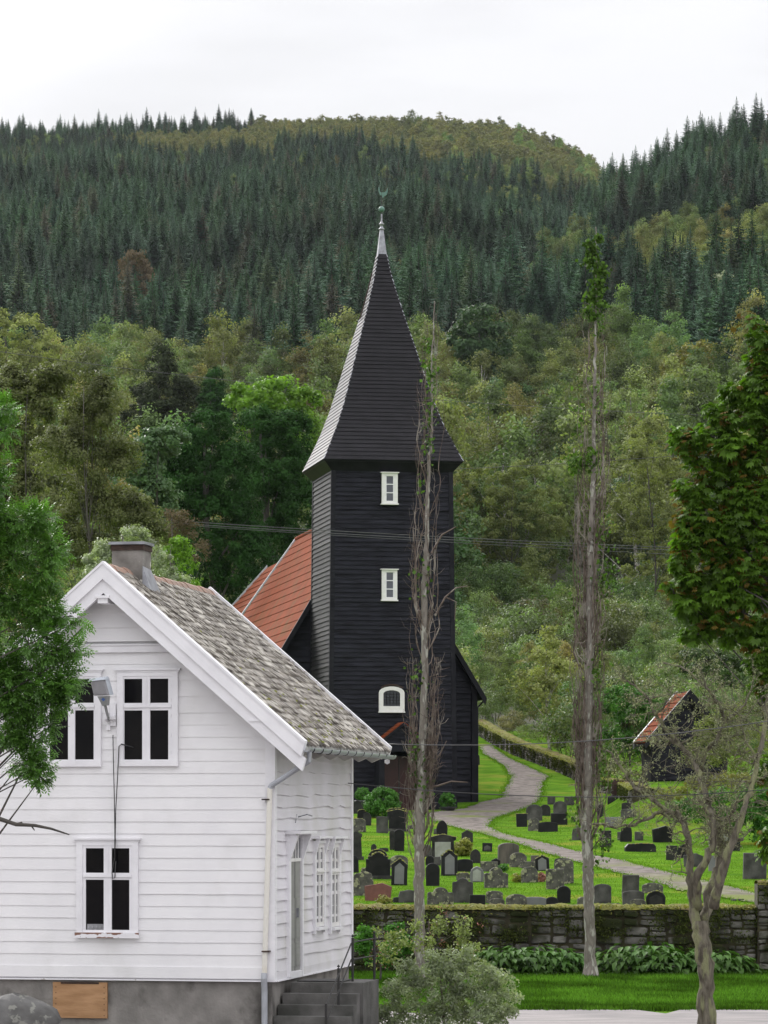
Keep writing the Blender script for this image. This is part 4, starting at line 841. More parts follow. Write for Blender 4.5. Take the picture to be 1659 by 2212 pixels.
for s in (-1, 1):
    for i in range(9):
        t0, t1 = i/9, (i+1.1)/9; X0, X1 = U0+s*sh*t0, U0+s*sh*t1; Z0, Z1 = SWr+(SWe-SWr)*t0, SWr+(SWe-SWr)*t1
        nst = 8
        for q in range(nst):
            ya, yb2 = 0.05+(SVL-0.1)*q/nst, 0.05+(SVL-0.1)*(q+0.93)/nst
            m.hexa([(X0, ya, Z0), (X0, yb2, Z0), (X1, yb2, Z1+0.01), (X1, ya, Z1+0.01)], [(X0, ya, Z0+0.03), (X0, yb2, Z0+0.03), (X1+s*0.03, yb2, Z1+0.06), (X1+s*0.03, ya, Z1+0.06)])
m.build('roof_tiles', M['redtile'], sr_)
for (va, vb2, mt, nm) in ((-0.1, 0.06, 'tarpost', 'bargeboard'), (SVL-0.05, SVL+0.08, 'lead', 'verge_flashing')):
    m = MB()
    for s in (-1, 1): m.hexa([(U0, va, SWr-0.25), (U0+s*(sh+0.05), va, SWe-0.25), (U0+s*(sh+0.05), vb2, SWe-0.25), (U0, vb2, SWr-0.25)], [(U0, va, SWr+0.1), (U0+s*(sh+0.05), va, SWe+0.08), (U0+s*(sh+0.05), vb2, SWe+0.08), (U0, vb2, SWr+0.1)])
    m.build(nm, M[mt], sr_)
# brown board fence beside the shed
fo_ = SF.world(U0-hwid-1.7, 0.6, sz); fe = empty('board_fence', (fo_[0], fo_[1], hz(fo_[0], fo_[1])), 'dark brown board fence beside the left corner of the shed', 'fence', None, SF.a)
M['fence'] = mat('brown_fence_board', (0.035, 0.016, 0.012), (0.05, 0.025, 0.018), 0.8, 3)
for k in range(4): m = MB(); m.box(0, 1.7, -0.02, 0.02, 0.1+k*0.22, 0.28+k*0.22); m.build('board', M['fence'], fe)
for k in range(2): m = MB(); m.box(0.1+1.4*k, 0.2+1.4*k, 0.022, 0.1, -0.3, 1.0); m.build('post', M['fence'], fe)

# ------------------------------------------------------------------ foliage makers
def unit(n):
    v = rng.normal(size=(n, 3)); return v/np.linalg.norm(v, axis=1, keepdims=True)
def leaves(P, Nrm, size, aspect=0.5, up=0.3, droop=None, fold=0.0, jit=0.35):
    """diamond leaves at P, facing about Nrm; returns V,Q"""
    n = len(P); a = Nrm+unit(n)*0.9+np.array([0, 0, up]); a /= np.linalg.norm(a, axis=1, keepdims=True)
    t = np.cross(a, unit(n)); t /= np.linalg.norm(t, axis=1, keepdims=True)
    if droop is not None: t = t*(1-droop)+np.array([0, 0, -1.0])*droop; t /= np.linalg.norm(t, axis=1, keepdims=True)
    b = np.cross(a, t); b /= np.linalg.norm(b, axis=1, keepdims=True)
    s = (size*(1+rng.normal(0, jit*0.6, n)).clip(0.4, 1.8))[:, None]
    V = np.stack([P-t*s*0.5, P+b*s*aspect*0.5+a*s*fold, P+t*s*0.5, P-b*s*aspect*0.5+a*s*fold], 1).reshape(-1, 3)
    return V, np.arange(4*n).reshape(-1, 4)
def crown(lobes, nclump, nleaf, clump_r, leaf, aspect=0.6, shell=0.75, up=0.3, droop=None, squash=0.8, flat=0.0, low_cut=-0.6):
    """lobes (cx,cy,cz,rx,ry,rz); clumps near lobe surfaces; leaves round the clumps. V,Q,tint"""
    L_ = np.array(lobes, float); wgt = (L_[:, 3]*L_[:, 5])**1.0; wgt /= wgt.sum()
    li = rng.choice(len(L_), nclump, p=wgt); d = unit(nclump); d[:, 2] = np.where(d[:, 2] < low_cut, -d[:, 2], d[:, 2])
    rr = (shell+(1-shell)*rng.random(nclump))**1.0*np.where(rng.random(nclump) < 0.22, rng.random(nclump), 1)
    C = L_[li, :3]+d*L_[li, 3:6]*rr[:, None]
    ct = np.clip(0.5+rng.normal(0, 0.24, nclump), 0, 1)
    cr_ = clump_r*(0.6+0.8*rng.random(nclump))
    k = rng.integers(0, nclump, nleaf); e = unit(nleaf)*(rng.random(nleaf)**0.45)[:, None]*cr_[k][:, None]; e[:, 2] *= squash
    P = C[k]+e; Nn = e/np.linalg.norm(e, axis=1, keepdims=True)*0.8+d[k]*0.5
    V, Q = leaves(P, Nn, np.full(nleaf, leaf), aspect, up, droop)
    tint = np.clip(ct[k]*0.75+0.25*rng.random(nleaf)+0.0, 0, 1)
    return V, Q, tint, C
def limbs(mb, base, top, targets, r0, r1, n=7, frac=(0.35, 0.9), bend=0.12, lr=0.5):
    """trunk from base to top and limbs from it to the targets"""
    base = np.array(base, float); top = np.array(top, float); H_ = top[2]-base[2]
    tr = [base+(top-base)*t+np.array([math.sin(t*5)*0.02*H_, math.cos(t*4)*0.02*H_-0.02*H_, 0]) for t in np.linspace(0, 1, 9)]
    mb.tube(tr, list(np.linspace(r0, r1, 9)), n)
    for T_ in targets:
        T_ = np.array(T_, float); t = np.clip((T_[2]-base[2])/max(H_, .1)-0.18-0.15*rng.random(), frac[0]*0.6, frac[1]); i = t*8; k = int(i); S = tr[k]+(tr[min(k+1, 8)]-tr[k])*(i-k)
        mid = (S+T_)/2+np.array([rng.normal(0, bend), rng.normal(0, bend), bend]); rs = (r0+(r1-r0)*t)*lr
        mb.tube([S, mid, T_], [rs, rs*0.6, rs*0.2], 5, False)
# ---- prototypes of forest trees (meshes in metres, foot at the origin)
def proto_birch(kind, H_, Wd, nclump=95, nleaf=5200, leaf=0.27, nl=7, aspect=0.65):
    lb = []
    for i in range(nl):
        t = (i+0.5)/nl; z = H_*(0.30+0.62*t); rad = Wd*0.5*(math.sin(math.pi*min(1, 0.28+0.72*t))**0.8); a = 2.4*i+rng.random()
        q = rad*0.45; lb.append((q*math.cos(a), q*math.sin(a), z, rad*0.72, rad*0.72, H_*0.13*(1+rng.random()*0.4)))
    lb.append((0, 0, H_*0.93, Wd*0.17, Wd*0.17, H_*0.08))
    V, Q, t, C = crown(lb, nclump, nleaf, Wd*0.125, leaf, aspect, 0.78, 0.25)
    mb = MB(); limbs(mb, (0, 0, -1.0), (0, 0, H_*0.85), [C[j] for j in range(0, len(C), max(1, len(C)//9))], H_*0.014, H_*0.004, 5)
    return V, Q, t, mb
def proto_spruce(H_, Wd, nb=250, full=1.0):
    """needled boughs set round the stem in no regular tiers"""
    V = []; Q = []; T_ = []; n = 0
    for i in range(nb):
        t = 1-(1-(i+rng.random())/nb)**0.62 if False else ((i+rng.random())/nb)**1.25; t = 1-t if False else t
        z = H_*(0.08+0.90*t); r = (Wd*0.5*((1-t)**0.75)*(0.55+0.6*rng.random())+0.10)*full; a = i*2.399+rng.normal(0, 0.3)
        ca, sa = math.cos(a), math.sin(a); dr = (-0.30+0.15*t)*r; tt = np.clip(0.5+rng.normal(0, 0.22), 0, 1)
        for q in range(5):
            f0 = 0.10+0.19*q; f1 = f0+0.30; wd_ = r*0.26*(1.2-f0)*(0.7+0.6*rng.random()); sd2 = rng.normal(0, 0.16); ro = rng.normal(0, 0.5)
            c0 = (ca*r*f0, sa*r*f0, z+dr*f0); c1 = (ca*r*f1-sa*sd2*r, sa*r*f1+ca*sd2*r, z+dr*f1+0.14*r*(f1 > 0.8)+rng.normal(0, 0.05)*r)
            mx_ = ((c0[0]+c1[0])/2, (c0[1]+c1[1])/2, (c0[2]+c1[2])/2); wz = wd_*(0.65+0.3*ro)
            V += [c0, (mx_[0]-sa*wd_, mx_[1]+ca*wd_, mx_[2]-wz), c1, (mx_[0]+sa*wd_, mx_[1]-ca*wd_, mx_[2]-wd_*(0.65-0.3*ro))]; Q.append((n, n+1, n+2, n+3)); n += 4; T_.append(tt*0.5+0.5*min(1, f1*0.95))
    for k in range(3):
        c, s_ = 0.16*math.cos(k*2.1), 0.16*math.sin(k*2.1); V += [(-c, -s_, H_*0.95), (c, s_, H_*0.95), (c*0.2, s_*0.2, H_*1.01), (-c*0.2, -s_*0.2, H_*1.01)]; Q.append((n, n+1, n+2, n+3)); n += 4; T_.append(0.7)
    mb = MB(); mb.tube([(0, 0, -1.0), (0, 0, H_*0.5), (0, 0, H_*0.96)], [H_*0.012, H_*0.008, 0.02], 6)
    return np.array(V), np.array(Q), np.clip(np.array(T_), 0, 1), mb
def mk_mesh(name, V, Q, t, material):
    o = mesh_np(name, V, Q, material, None, t); me = o.data; bpy.data.objects.remove(o); return me
def tr_mesh(name, mb, material):
    o = mb.build(name, material); me = o.data; bpy.data.objects.remove(o); return me
PR = {}
def addproto(key, pro, lm, bm): PR.setdefault(key, []).append((mk_mesh('crown', pro[0], pro[1], pro[2], lm), tr_mesh('trunk', pro[3], bm)))
for i in range(4): addproto('spruce', proto_spruce(15+1.3*i, 6.8+0.8*(i % 3), 260+20*i, 0.9+0.09*i), M['l_spruce'], M['bark'])
for i in range(5): addproto('birch', proto_birch(0, 11.5+rng.random(), 6.6+1.2*rng.random()), M['l_birch'], M['birchbark'])
for i in range(2): addproto('broad', proto_birch(0, 11, 8.0, 110, 6000, 0.30, 8, 0.8), M['l_green'], M['bark'])
for i in range(3): addproto('ridgebirch', proto_birch(0, 8.0, 6.0, 60, 1800, 0.42, 6), M['l_ridge'], M['bark'])
def proto_shrub(H_, Wd, nleaf=3200, leaf=0.14):
    lb = [(0, 0, H_*0.5, Wd*0.42, Wd*0.42, H_*0.45)]+[(Wd*0.3*math.cos(a), Wd*0.3*math.sin(a), H_*(0.35+0.3*rng.random()), Wd*0.25, Wd*0.25, H_*0.3) for a in (0.3, 1.7, 3.1, 4.4, 5.6)]
    V, Q, t, C = crown(lb, 70, nleaf, Wd*0.13, leaf, 0.55, 0.75)
    mb = MB()
    for j in range(0, 70, 12): mb.tube([(0, 0, -0.4), C[j]*0.5+np.array([0, 0, 0.1]), C[j]], [0.04, 0.025, 0.01], 4, False)
    return V, Q, t, mb
for i in range(4): addproto('shrub', proto_shrub(3.2+0.6*i*0.5, 3.6), M['l_shrub'], M['bark'])

# ---- sowing the hillside: candidates (kind, X, Y, Z, scale)
cand = []
def sow(Y0, Y1, sp, rule):
    Y = Y0
    while Y < Y1:
        X = -0.135*Y-8
        while X < 0.135*Y+8:
            x = X+rng.normal(0, sp*0.42); y = Y+rng.normal(0, sp*0.42); xp = CX+F*x/y; z = hz(x, y); yp = HY-F*z/y
            r = rule(xp, yp, y)
            if r: cand.append((r[0], x, y, z, r[1]*(0.62+0.70*rng.random()**1.4)))
            X += sp
        Y += sp*0.9
def wob(xp, y): return 25*math.sin(xp*0.013+y*0.01)+18*math.sin(xp*0.031+2)
def rule_low(xp, yp, y):          # shrubs and young trees at the foot
    if xp < 1012 and y < 200: return None
    if 430 < xp < 960 and y < 222: return None
    if xp < 1010: pass
    elif yp > np.interp(xp, [1010, 1030, 1100, 1250, 1330, 1420, 1700], [1560, 1575, 1615, 1672, 1700, 1725, 1760]): return None
    if 1370 < xp < 1640 and y < 160: return None
    u = rng.random()
    if y < 265: return ('shrub', 0.35+(0.75 if y > 175 else 0.2)*rng.random()) if u < 0.9 else ('birch', 0.5)
    if xp > 960: return ('shrub', 0.8+0.6*u) if u < 0.93 else ('birch', 0.5)
    if y > 305: return None
    return ('shrub', 1.2) if u < 0.30 else (('birch', 0.72) if u < 0.85 else ('broad', 0.6))
def rule_mid(xp, yp, y):
    if xp > 960 and y < 338: return None
    u = rng.random()
    if u < 0.13: return ('broad', 1.0)
    if u > 0.985: return ('spruce', 0.55)
    return ('birch', 1.2)
def rule_high(xp, yp, y):
    x_ = (xp-CX)/F*y; lim = 850+wob(xp, 0)*0.9
    if xp > 1000: lim -= 40
    tops = yp
    if tops > lim+40:
        if rng.random() < 0.35: return None
        return ('birch', 1.25) if rng.random() < 0.9 else ('broad', 0.9)
    if 1150 < xp < 1900 and 560+0.08*(1500-xp) < tops < 665+0.06*(1500-xp)+wob(xp, 3)*0.6: return ('birch', 1.0)
    if rng.random() < 0.02+0.10*max(0, math.sin(x_*0.045)*math.sin(y*0.02)-0.45)+(0.16 if 900 < xp < 1330 and 380 < tops < 560 else 0): return ('birch', 0.85)
    if xp > 1290 and y > 1290: return None
    # upper birch heath
    edge = np.interp(xp, [-200, 150, 250, 400, 560, 700, 900, 1050, 1200, 1320], [270, 285, 345, 372, 372, 345, 362, 395, 430, 470])+wob(xp*1.7, 5)*0.35
    if tops < edge and y > 1350:
        if xp < 165: return ('spruce', 0.68)
        if 590 < xp < 745 and tops > 330: return ('spruce', 0.7)
        if y > 1830 and xp < 545: return ('spruce', 0.75)
        return ('ridgebirch', 1.0)
    return ('spruce', float(np.interp(y, [600, 900, 1250, 1900], [1.1, 1.0, 0.86, 0.70])))
sow(138, 335, 3.4, rule_low); sow(305, 590, 7.4, rule_mid); sow(590, 1200, 5.9, rule_high); sow(1200, 1935, 6.0, rule_high)
LBL = {'spruce': ('spruce_tree', 'spruce', 'dark blue green spruce standing in the hillside plantation', 'spruces of the hillside plantation'),
       'birch': ('birch_tree', 'birch', 'olive green birch among the woods on the slope above the church', 'birches on the slope above the churchyard'),
       'broad': ('broadleaf_tree', 'tree', 'fresh green rounded broadleaf tree among the olive birches', 'green broadleaf trees among the birches'),
       'shrub': ('hillside_shrub', 'shrub', 'dense green shrub on the overgrown bank at the foot of the hill', 'shrubs on the bank behind the churchyard')}
LIM = {'spruce': 270, 'birch': 270, 'broad': 140, 'shrub': 270}
def region(x, y):
    xp = CX+F*x/y; return ['at the left edge', 'above the near ash', 'above the house chimney', 'left of the cypresses', 'above the cypresses', 'just left of the spire', 'behind the spire', 'just right of the spire', 'midway between spire and right poplar', 'just left of the right poplar', 'just right of the right poplar', 'above the shed', 'above the chestnut', 'at the right edge'][int(np.searchsorted([60, 200, 330, 420, 600, 700, 900, 990, 1110, 1270, 1370, 1480, 1600], xp))]
def plant(kind, x, y, z, s, label=None, group=True, var=None, name=None, cat=None, lm=None):
    nm, ct, lb, gp = LBL[kind]; v = PR[kind][rng.integers(len(PR[kind])) if var is None else var]
    if not label:
        rg = region(x, y); b_ = {'spruce': [660, 720, 800], 'birch': [330, 380, 440], 'broad': [330, 400, 470], 'shrub': [180, 215, 270], 'ridgebirch': [3000, 4000, 5000]}[kind]; q_ = ['lowest', 'second', 'third', 'highest'][int(np.searchsorted(b_, y))]
        sz_ = 'small' if s < {'spruce': 0.95, 'birch': 1.05, 'broad': 0.9, 'shrub': 0.7, 'ridgebirch': 0.9}[kind] else 'large'
        lb = {'spruce': '%s dark spruce in the %s rows, %s', 'birch': '%s olive birch in the %s rows, %s', 'broad': '%s fresh green tree in the %s rows, %s', 'shrub': '%s green shrub on the bank, %s rows, %s', 'ridgebirch': '%s golden birch in the %s rows, %s'}[kind] % (sz_, q_, rg); gp = gp+', '+sz_+' '+q_+' '+rg
        if kind == 'ridgebirch': lb = 'golden birch on the hilltop heath '+rg
    r = empty(name or nm, (x, y, z-0.1), label or lb, cat or ct, gp if group else None, rng.random()*6.28); r.scale = (s*(0.9+0.2*rng.random()), s, s*(0.92+0.2*rng.random()))
    for n_, me in zip(('crown', 'trunk'), v):
        if lm and n_ == 'crown': me = me.copy(); me.materials[0] = lm
        o = bpy.data.objects.new(n_, me); COL.objects.link(o); o.parent = r
    return r
def sown():
    byk = {}
    for c in cand: byk.setdefault(c[0], []).append(c)
    for kd, L_ in byk.items():
        L_.sort(key=lambda c: -c[4]/c[2]*(1 if abs(c[1]/c[2]) < 0.118 else 0.01))
        n = LIM.get(kd, 0)
        for c in L_[:n]: plant(*c)
        if len(L_) > n: far_wood(kd, L_[n:])
def far_wood(kd, L_):
    nm, lb = {'spruce': ('spruce_forest', 'far plantation of dark blue green spruces covering the hill'), 'birch': ('birch_forest', 'far belt of olive birches covering the lower hill'),
              'broad': ('broadleaf_forest', 'far green broadleaf trees mixed into the birch belt'), 'ridgebirch': ('ridge_birch_wood', 'golden green birch heath along the hill top'), 'shrub': ('thicket', 'thicket of green shrubs on the bank')}[kd]
    me = bpy.data.meshes.new(nm); n = len(L_); A = np.array([c[1:4] for c in L_], dtype=np.float32); A[:, 2] -= 0.1
    me.vertices.add(n); me.vertices.foreach_set('co', A.ravel())
    for an, ty, va in (('sc', 'FLOAT', np.array([c[4] for c in L_], dtype=np.float32)), ('rz', 'FLOAT', (rng.random(n)*6.28).astype(np.float32)), ('ix', 'INT', rng.integers(0, len(PR[kd]), n).astype(np.int32))):
        a = me.attributes.new(an, ty, 'POINT'); a.data.foreach_set('value', va)
    o = bpy.data.objects.new(nm, me); COL.objects.link(o); tag(o, lb, 'forest', None, 'stuff')
    g = bpy.data.node_groups.new(nm, 'GeometryNodeTree'); g.interface.new_socket('Geometry', in_out='INPUT', socket_type='NodeSocketGeometry'); g.interface.new_socket('Geometry', in_out='OUTPUT', socket_type='NodeSocketGeometry')
    n_ = g.nodes.new; l_ = g.links.new; gi = n_('NodeGroupInput'); go = n_('NodeGroupOutput'); ip = n_('GeometryNodeInstanceOnPoints'); j = n_('GeometryNodeJoinGeometry')
    src = {}
    for ob in COL.objects:
        if ob.name.startswith('crown') and ob.data: src.setdefault(ob.data.name, ob)
    for (cm, _) in reversed(PR[kd]):
        if cm.name in src: ob = src[cm.name]
        else: ob = None
        if ob is None:
            continue
        oi = n_('GeometryNodeObjectInfo'); oi.transform_space = 'ORIGINAL'; oi.inputs['Object'].default_value = ob; oi.inputs['As Instance'].default_value = True; l_(oi.outputs['Geometry'], j.inputs[0])
    def att(nm_, ty): a = n_('GeometryNodeInputNamedAttribute'); a.data_type = ty; a.inputs['Name'].default_value = nm_; return a.outputs['Attribute']
    l_(gi.outputs[0], ip.inputs['Points']); l_(j.outputs[0], ip.inputs['Instance']); ip.inputs['Pick Instance'].default_value = True
    l_(att('ix', 'INT'), ip.inputs['Instance Index'])
    cx_ = n_('ShaderNodeCombineXYZ'); l_(att('rz', 'FLOAT'), cx_.inputs['Z']); l_(cx_.outputs[0], ip.inputs['Rotation']); l_(att('sc', 'FLOAT'), ip.inputs['Scale'])
    l_(ip.outputs[0], go.inputs[0]); md = o.modifiers.new('scatter', 'NODES'); md.node_group = g
LIM['ridgebirch'] = 5; LBL['ridgebirch'] = ('ridge_birch', 'birch', 'small golden green birch on the hill top heath', 'birches on the hill top heath')
sown()

# ------------------------------------------------------------------ single trees of the middle distance
def lobe(x, y, rx, ry, D, k=1.0): X, Y, Z = at(x, y, D); return (X, Y, Z, rx/F*D, rx/F*D*k, ry/F*D)
def big_tree(name, label, cat, blobs, D, base, lm, bm, nclump, nleaf, cr_, leaf, aspect=0.6, r0=0.16, droop=None, group=None, nlimb=14, shell=0.75, k=0.8, tr=True, low_cut=-0.6, zb=None):
    bx, by = base; X0, Y0 = (bx-CX)/F*D, D; Z0 = hz(X0, Y0) if zb is None else zb
    lb = [lobe(*b[:4], D+(b[4] if len(b) > 4 else 0), k) for b in blobs]
    V, Q, t, C = crown(lb, nclump, nleaf, cr_, leaf, aspect, shell, 0.3, droop, low_cut=low_cut)
    r = empty(name, (X0, Y0, Z0), label, cat, group)
    mesh_np('crown', V, Q, lm, r, t, off=(X0, Y0, Z0))
    if tr:
        mb = MB(); top = max(lb, key=lambda b: b[2]); cxm = sum(b[0] for b in lb)/len(lb)
        tg = C[rng.choice(len(C), min(nlimb, len(C)), replace=False)]
        limbs(mb, (X0, Y0, Z0-0.3), (top[0]*0.6+X0*0.4, top[1], top[2]), tg, r0, r0*0.25); mb.build('trunk', bm, r, True, (X0, Y0, Z0))
    return r
big_tree('birch_tree', 'tall olive birch with fine drooping twigs behind the chimney of the white house', 'birch',
   [(200, 900, 75, 75), (150, 980, 80, 80), (250, 1000, 70, 80), (190, 1090, 100, 80), (290, 1120, 75, 60), (150, 1180, 80, 70), (245, 1200, 80, 60), (210, 840, 40, 40), (330, 1160, 50, 50)], 112, (195, 1500), M['l_olive'], M['bark'], 330, 70000, 0.36, 0.085, 0.6, 0.05, nlimb=30, shell=0.35)
big_tree('birch_tree', 'loose olive brown birch at the left edge behind the ash tree', 'birch',
   [(30, 850, 60, 60), (110, 840, 55, 60), (20, 960, 60, 70), (90, 940, 50, 80), (50, 1060, 50, 60), (10, 1150, 50, 80)], 125, (40, 1500), M['l_olive'], M['bark'], 280, 40000, 0.32, 0.11, 0.6, 0.05, nlimb=18, shell=0.6)
big_tree('cypress_tree', 'very dark green dense cypress behind the red nave roof', 'tree',
   [(455, 960, 60, 75), (400, 980, 45, 60), (430, 1060, 85, 80), (510, 1050, 60, 90), (390, 1100, 60, 70), (460, 1160, 105, 90), (520, 1210, 70, 90), (440, 1270, 80, 70), (370, 1040, 35, 60)], 205, (455, 1500), M['l_cypress'], M['bark'], 700, 70000, 0.50, 0.19, 0.5, 0.3, k=1.0, nlimb=6, shell=0.9)
big_tree('cypress_tree', 'second dark cypress squeezed between the first one and the tower', 'tree',
   [(560, 940, 50, 60), (620, 950, 55, 60), (590, 1020, 80, 80), (650, 1060, 50, 90), (600, 1120, 80, 90), (580, 1220, 60, 90)], 212, (600, 1500), M['l_cypress'], M['bark'], 520, 50000, 0.50, 0.19, 0.5, 0.3, k=1.0, nlimb=6, shell=0.9)
big_tree('maple_tree', 'bright yellow green maple rising above the dark cypresses', 'tree',
   [(540, 865, 45, 40), (600, 865, 60, 45), (655, 890, 40, 50), (570, 920, 60, 50), (640, 930, 50, 50)], 235, (590, 1400), M['l_bright'], M['bark'], 160, 14000, 0.55, 0.24, 0.8, 0.25, k=1.0, shell=0.85)
big_tree('pine_tree', 'wide brownish pine with ragged flat branches left of the cypress', 'pine',
   [(352, 770, 22, 35), (350, 820, 50, 40), (325, 870, 70, 40), (390, 860, 50, 45), (305, 915, 65, 30), (385, 920, 65, 35), (285, 940, 40, 22), (350, 900, 80, 40), (400, 960, 60, 35)], 400, (350, 1400), M['l_pine'], M['bark'], 260, 24000, 0.8, 0.40, 0.35, 0.15, shell=0.6)
big_tree('pine_tree', 'small dark pine between the wide pine and the bright maple', 'pine',
   [(462, 825, 22, 30), (465, 870, 38, 40), (490, 900, 40, 35)], 380, (465, 1400), M['l_cypress'], M['bark'], 110, 12000, 0.55, 0.35, 0.3, 0.2, shell=0.7)
big_tree('ash_tree', 'pale green spreading tree between olive birch and dark cypress', 'tree',
   [(340, 960, 50, 40), (310, 1010, 45, 60), (335, 1080, 45, 60), (300, 1140, 40, 60), (385, 945, 25, 20)], 190, (320, 1450), M['l_green'], M['bark'], 170, 20000, 0.45, 0.2, 0.6, 0.08)
big_tree('willow_tree', 'broad rounded olive tree at the left edge below the spruces', 'tree',
   [(55, 740, 75, 60), (110, 780, 45, 55), (0, 730, 60, 60), (30, 800, 70, 50), (60, 850, 90, 50)], 450, (50, 1200), M['l_birch'], M['bark'], 170, 13000, 0.8, 0.34, 0.6, 0.3, k=1.0, shell=0.85)
big_tree('oak_tree', 'dark green round oak standing among the birches right of the spire', 'tree',
   [(1040, 705, 50, 40), (1010, 740, 40, 40), (1065, 745, 35, 40), (1035, 770, 45, 30), (1035, 810, 50, 40)], 600, (1040, 1100), M['l_shrubdark'], M['bark'], 190, 14000, 1.3, 0.5, 0.8, 0.2, k=1.0, shell=0.88)
big_tree('whitebeam_tree', 'pale silvery tree alone in front of the dark spruces', 'tree',
   [(1560, 610, 22, 22), (1580, 640, 22, 22), (1555, 650, 20, 20), (1570, 680, 12, 22)], 690, (1568, 900), M['l_pale'], M['birchbark'], 60, 2500, 0.9, 0.5, 0.8, 0.2)
big_tree('golden_birch', 'rounded yellowish birch high among the woods at the right', 'birch',
   [(1510, 780, 60, 40), (1470, 800, 40, 35), (1560, 800, 40, 40), (1515, 820, 60, 35)], 600, (1510, 1000), M['l_gold'], M['bark'], 120, 8000, 1.0, 0.42, 0.6, 0.25, k=1.0, shell=0.85)
big_tree('rowan_tree', 'brownish autumn tree behind the spruces at the upper left', 'tree',
   [(290, 570, 34, 28), (310, 600, 30, 26), (275, 595, 25, 25), (295, 625, 28, 25)], 810, (290, 780), M['l_dry'], M['bark'], 70, 3500, 1.2, 0.6, 0.6, 0.25, k=1.0)
big_tree('birch_tree', 'large drooping birch on the bank right of the tower eave', 'birch',
   [(1060, 1060, 60, 60), (1100, 1130, 80, 70), (1050, 1180, 60, 70), (1130, 1050, 50, 60), (1080, 1260, 60, 50), (1180, 1120, 55, 70), (1040, 1300, 50, 50), (1110, 1310, 60, 50), (1160, 1220, 50, 60)], 335, (1090, 1500), M['l_birch2'], M['bark'], 300, 30000, 0.55, 0.20, 0.6, 0.10, nlimb=20, shell=0.7)
big_tree('birch_tree', 'tall pale olive birch between the right poplar and the chestnut', 'birch',
   [(1400, 960, 45, 60), (1380, 1040, 60, 70), (1440, 1050, 50, 70), (1360, 1130, 60, 70), (1430, 1150, 60, 80), (1400, 1240, 60, 60), (1460, 1270, 40, 60), (1430, 1340, 40, 60), (1370, 1330, 50, 60)], 310, (1410, 1600), M['l_birch2'], M['bark'], 300, 30000, 0.55, 0.20, 0.6, 0.10, nlimb=22, shell=0.7)
big_tree('hazel_bush', 'dense dark green hazel bush between the right poplar and the shed', 'bush',
   [(1345, 1520, 50, 40), (1390, 1540, 35, 40), (1335, 1590, 45, 45), (1385, 1600, 45, 45), (1420, 1570, 25, 40)], 172, (1360, 1640), M['l_box'], M['bark'], 150, 14000, 0.30, 0.13, 0.8, 0.06, k=1.0)
big_tree('hazel_bush', 'pale green hazel bush rising behind the roof of the shed', 'bush',
   [(1560, 1450, 55, 45), (1500, 1440, 40, 40), (1610, 1470, 45, 50), (1560, 1500, 60, 40)], 185, (1560, 1600), M['l_shrub'], M['bark'], 140, 11000, 0.35, 0.14, 0.6, 0.08, k=1.0)
big_tree('lichened_shrub', 'grey green lichened shrub hiding the right half of the shed', 'bush',
   [(1540, 1580, 40, 40), (1585, 1560, 40, 50), (1500, 1640, 35, 35), (1560, 1640, 60, 40), (1620, 1600, 50, 50), (1520, 1600, 25, 40), (1620, 1660, 50, 40)], 141, (1560, 1700), M['l_birch2'], M['bark'], 150, 9000, 0.32, 0.11, 0.45, 0.05, k=1.0, shell=0.6)
big_tree('spiraea_bush', 'whitish green leafy bush directly behind the chimney', 'bush',
   [(230, 1190, 35, 25), (210, 1230, 40, 40), (290, 1160, 30, 20), (340, 1230, 40, 40), (375, 1270, 40, 30), (320, 1190, 30, 30), (260, 1220, 50, 40)], 86, (280, 1600), M['l_silver'], M['bark'], 150, 13000, 0.16, 0.07, 0.45, 0.05)
big_tree('elder_bush', 'bright green small bush right of the chimney', 'bush',
   [(385, 1190, 25, 30), (395, 1230, 30, 25), (405, 1265, 28, 20), (360, 1200, 15, 18)], 92, (385, 1600), M['l_bright'], M['bark'], 60, 3500, 0.16, 0.08, 0.5, 0.04)
big_tree('withered_bush', 'withered reddish brown bush between olive birch and cypress', 'bush',
   [(400, 1150, 35, 30), (380, 1120, 30, 20), (430, 1190, 20, 30)], 100, (400, 1600), M['l_dry'], M['bark'], 50, 2200, 0.2, 0.07, 0.5, 0.04)
big_tree('laurel_bush', 'dark leafy bush behind the gravestones at the right edge', 'bush',
   [(1560, 1740, 50, 35), (1600, 1765, 50, 35), (1640, 1740, 50, 60), (1530, 1770, 35, 25), (1490, 1750, 40, 30), (1650, 1800, 30, 30)], 122, (1590, 1800), M['l_box'], M['bark'], 170, 11000, 0.22, 0.12, 0.5, 0.05, k=1.0)
big_tree('fern_clump', 'pale yellow green ferny growth beneath the shed', 'bush',
   [(1560, 1690, 60, 20), (1620, 1695, 50, 22), (1500, 1700, 40, 18), (1450, 1720, 45, 20)], 136, (1560, 1720), M['l_gold'], M['bark'], 110, 6000, 0.22, 0.10, 0.35, 0.03, k=1.0)
big_tree('rusty_shrub', 'rusty red and green shrubs between mossy dyke and shed', 'bush',
   [(1330, 1665, 35, 22), (1300, 1650, 25, 20), (1375, 1690, 35, 25), (1410, 1735, 40, 25), (1460, 1690, 40, 30), (1440, 1650, 40, 30)], 152, (1350, 1700), M['l_olive'], M['bark'], 120, 7000, 0.25, 0.10, 0.5, 0.04, k=1.0)

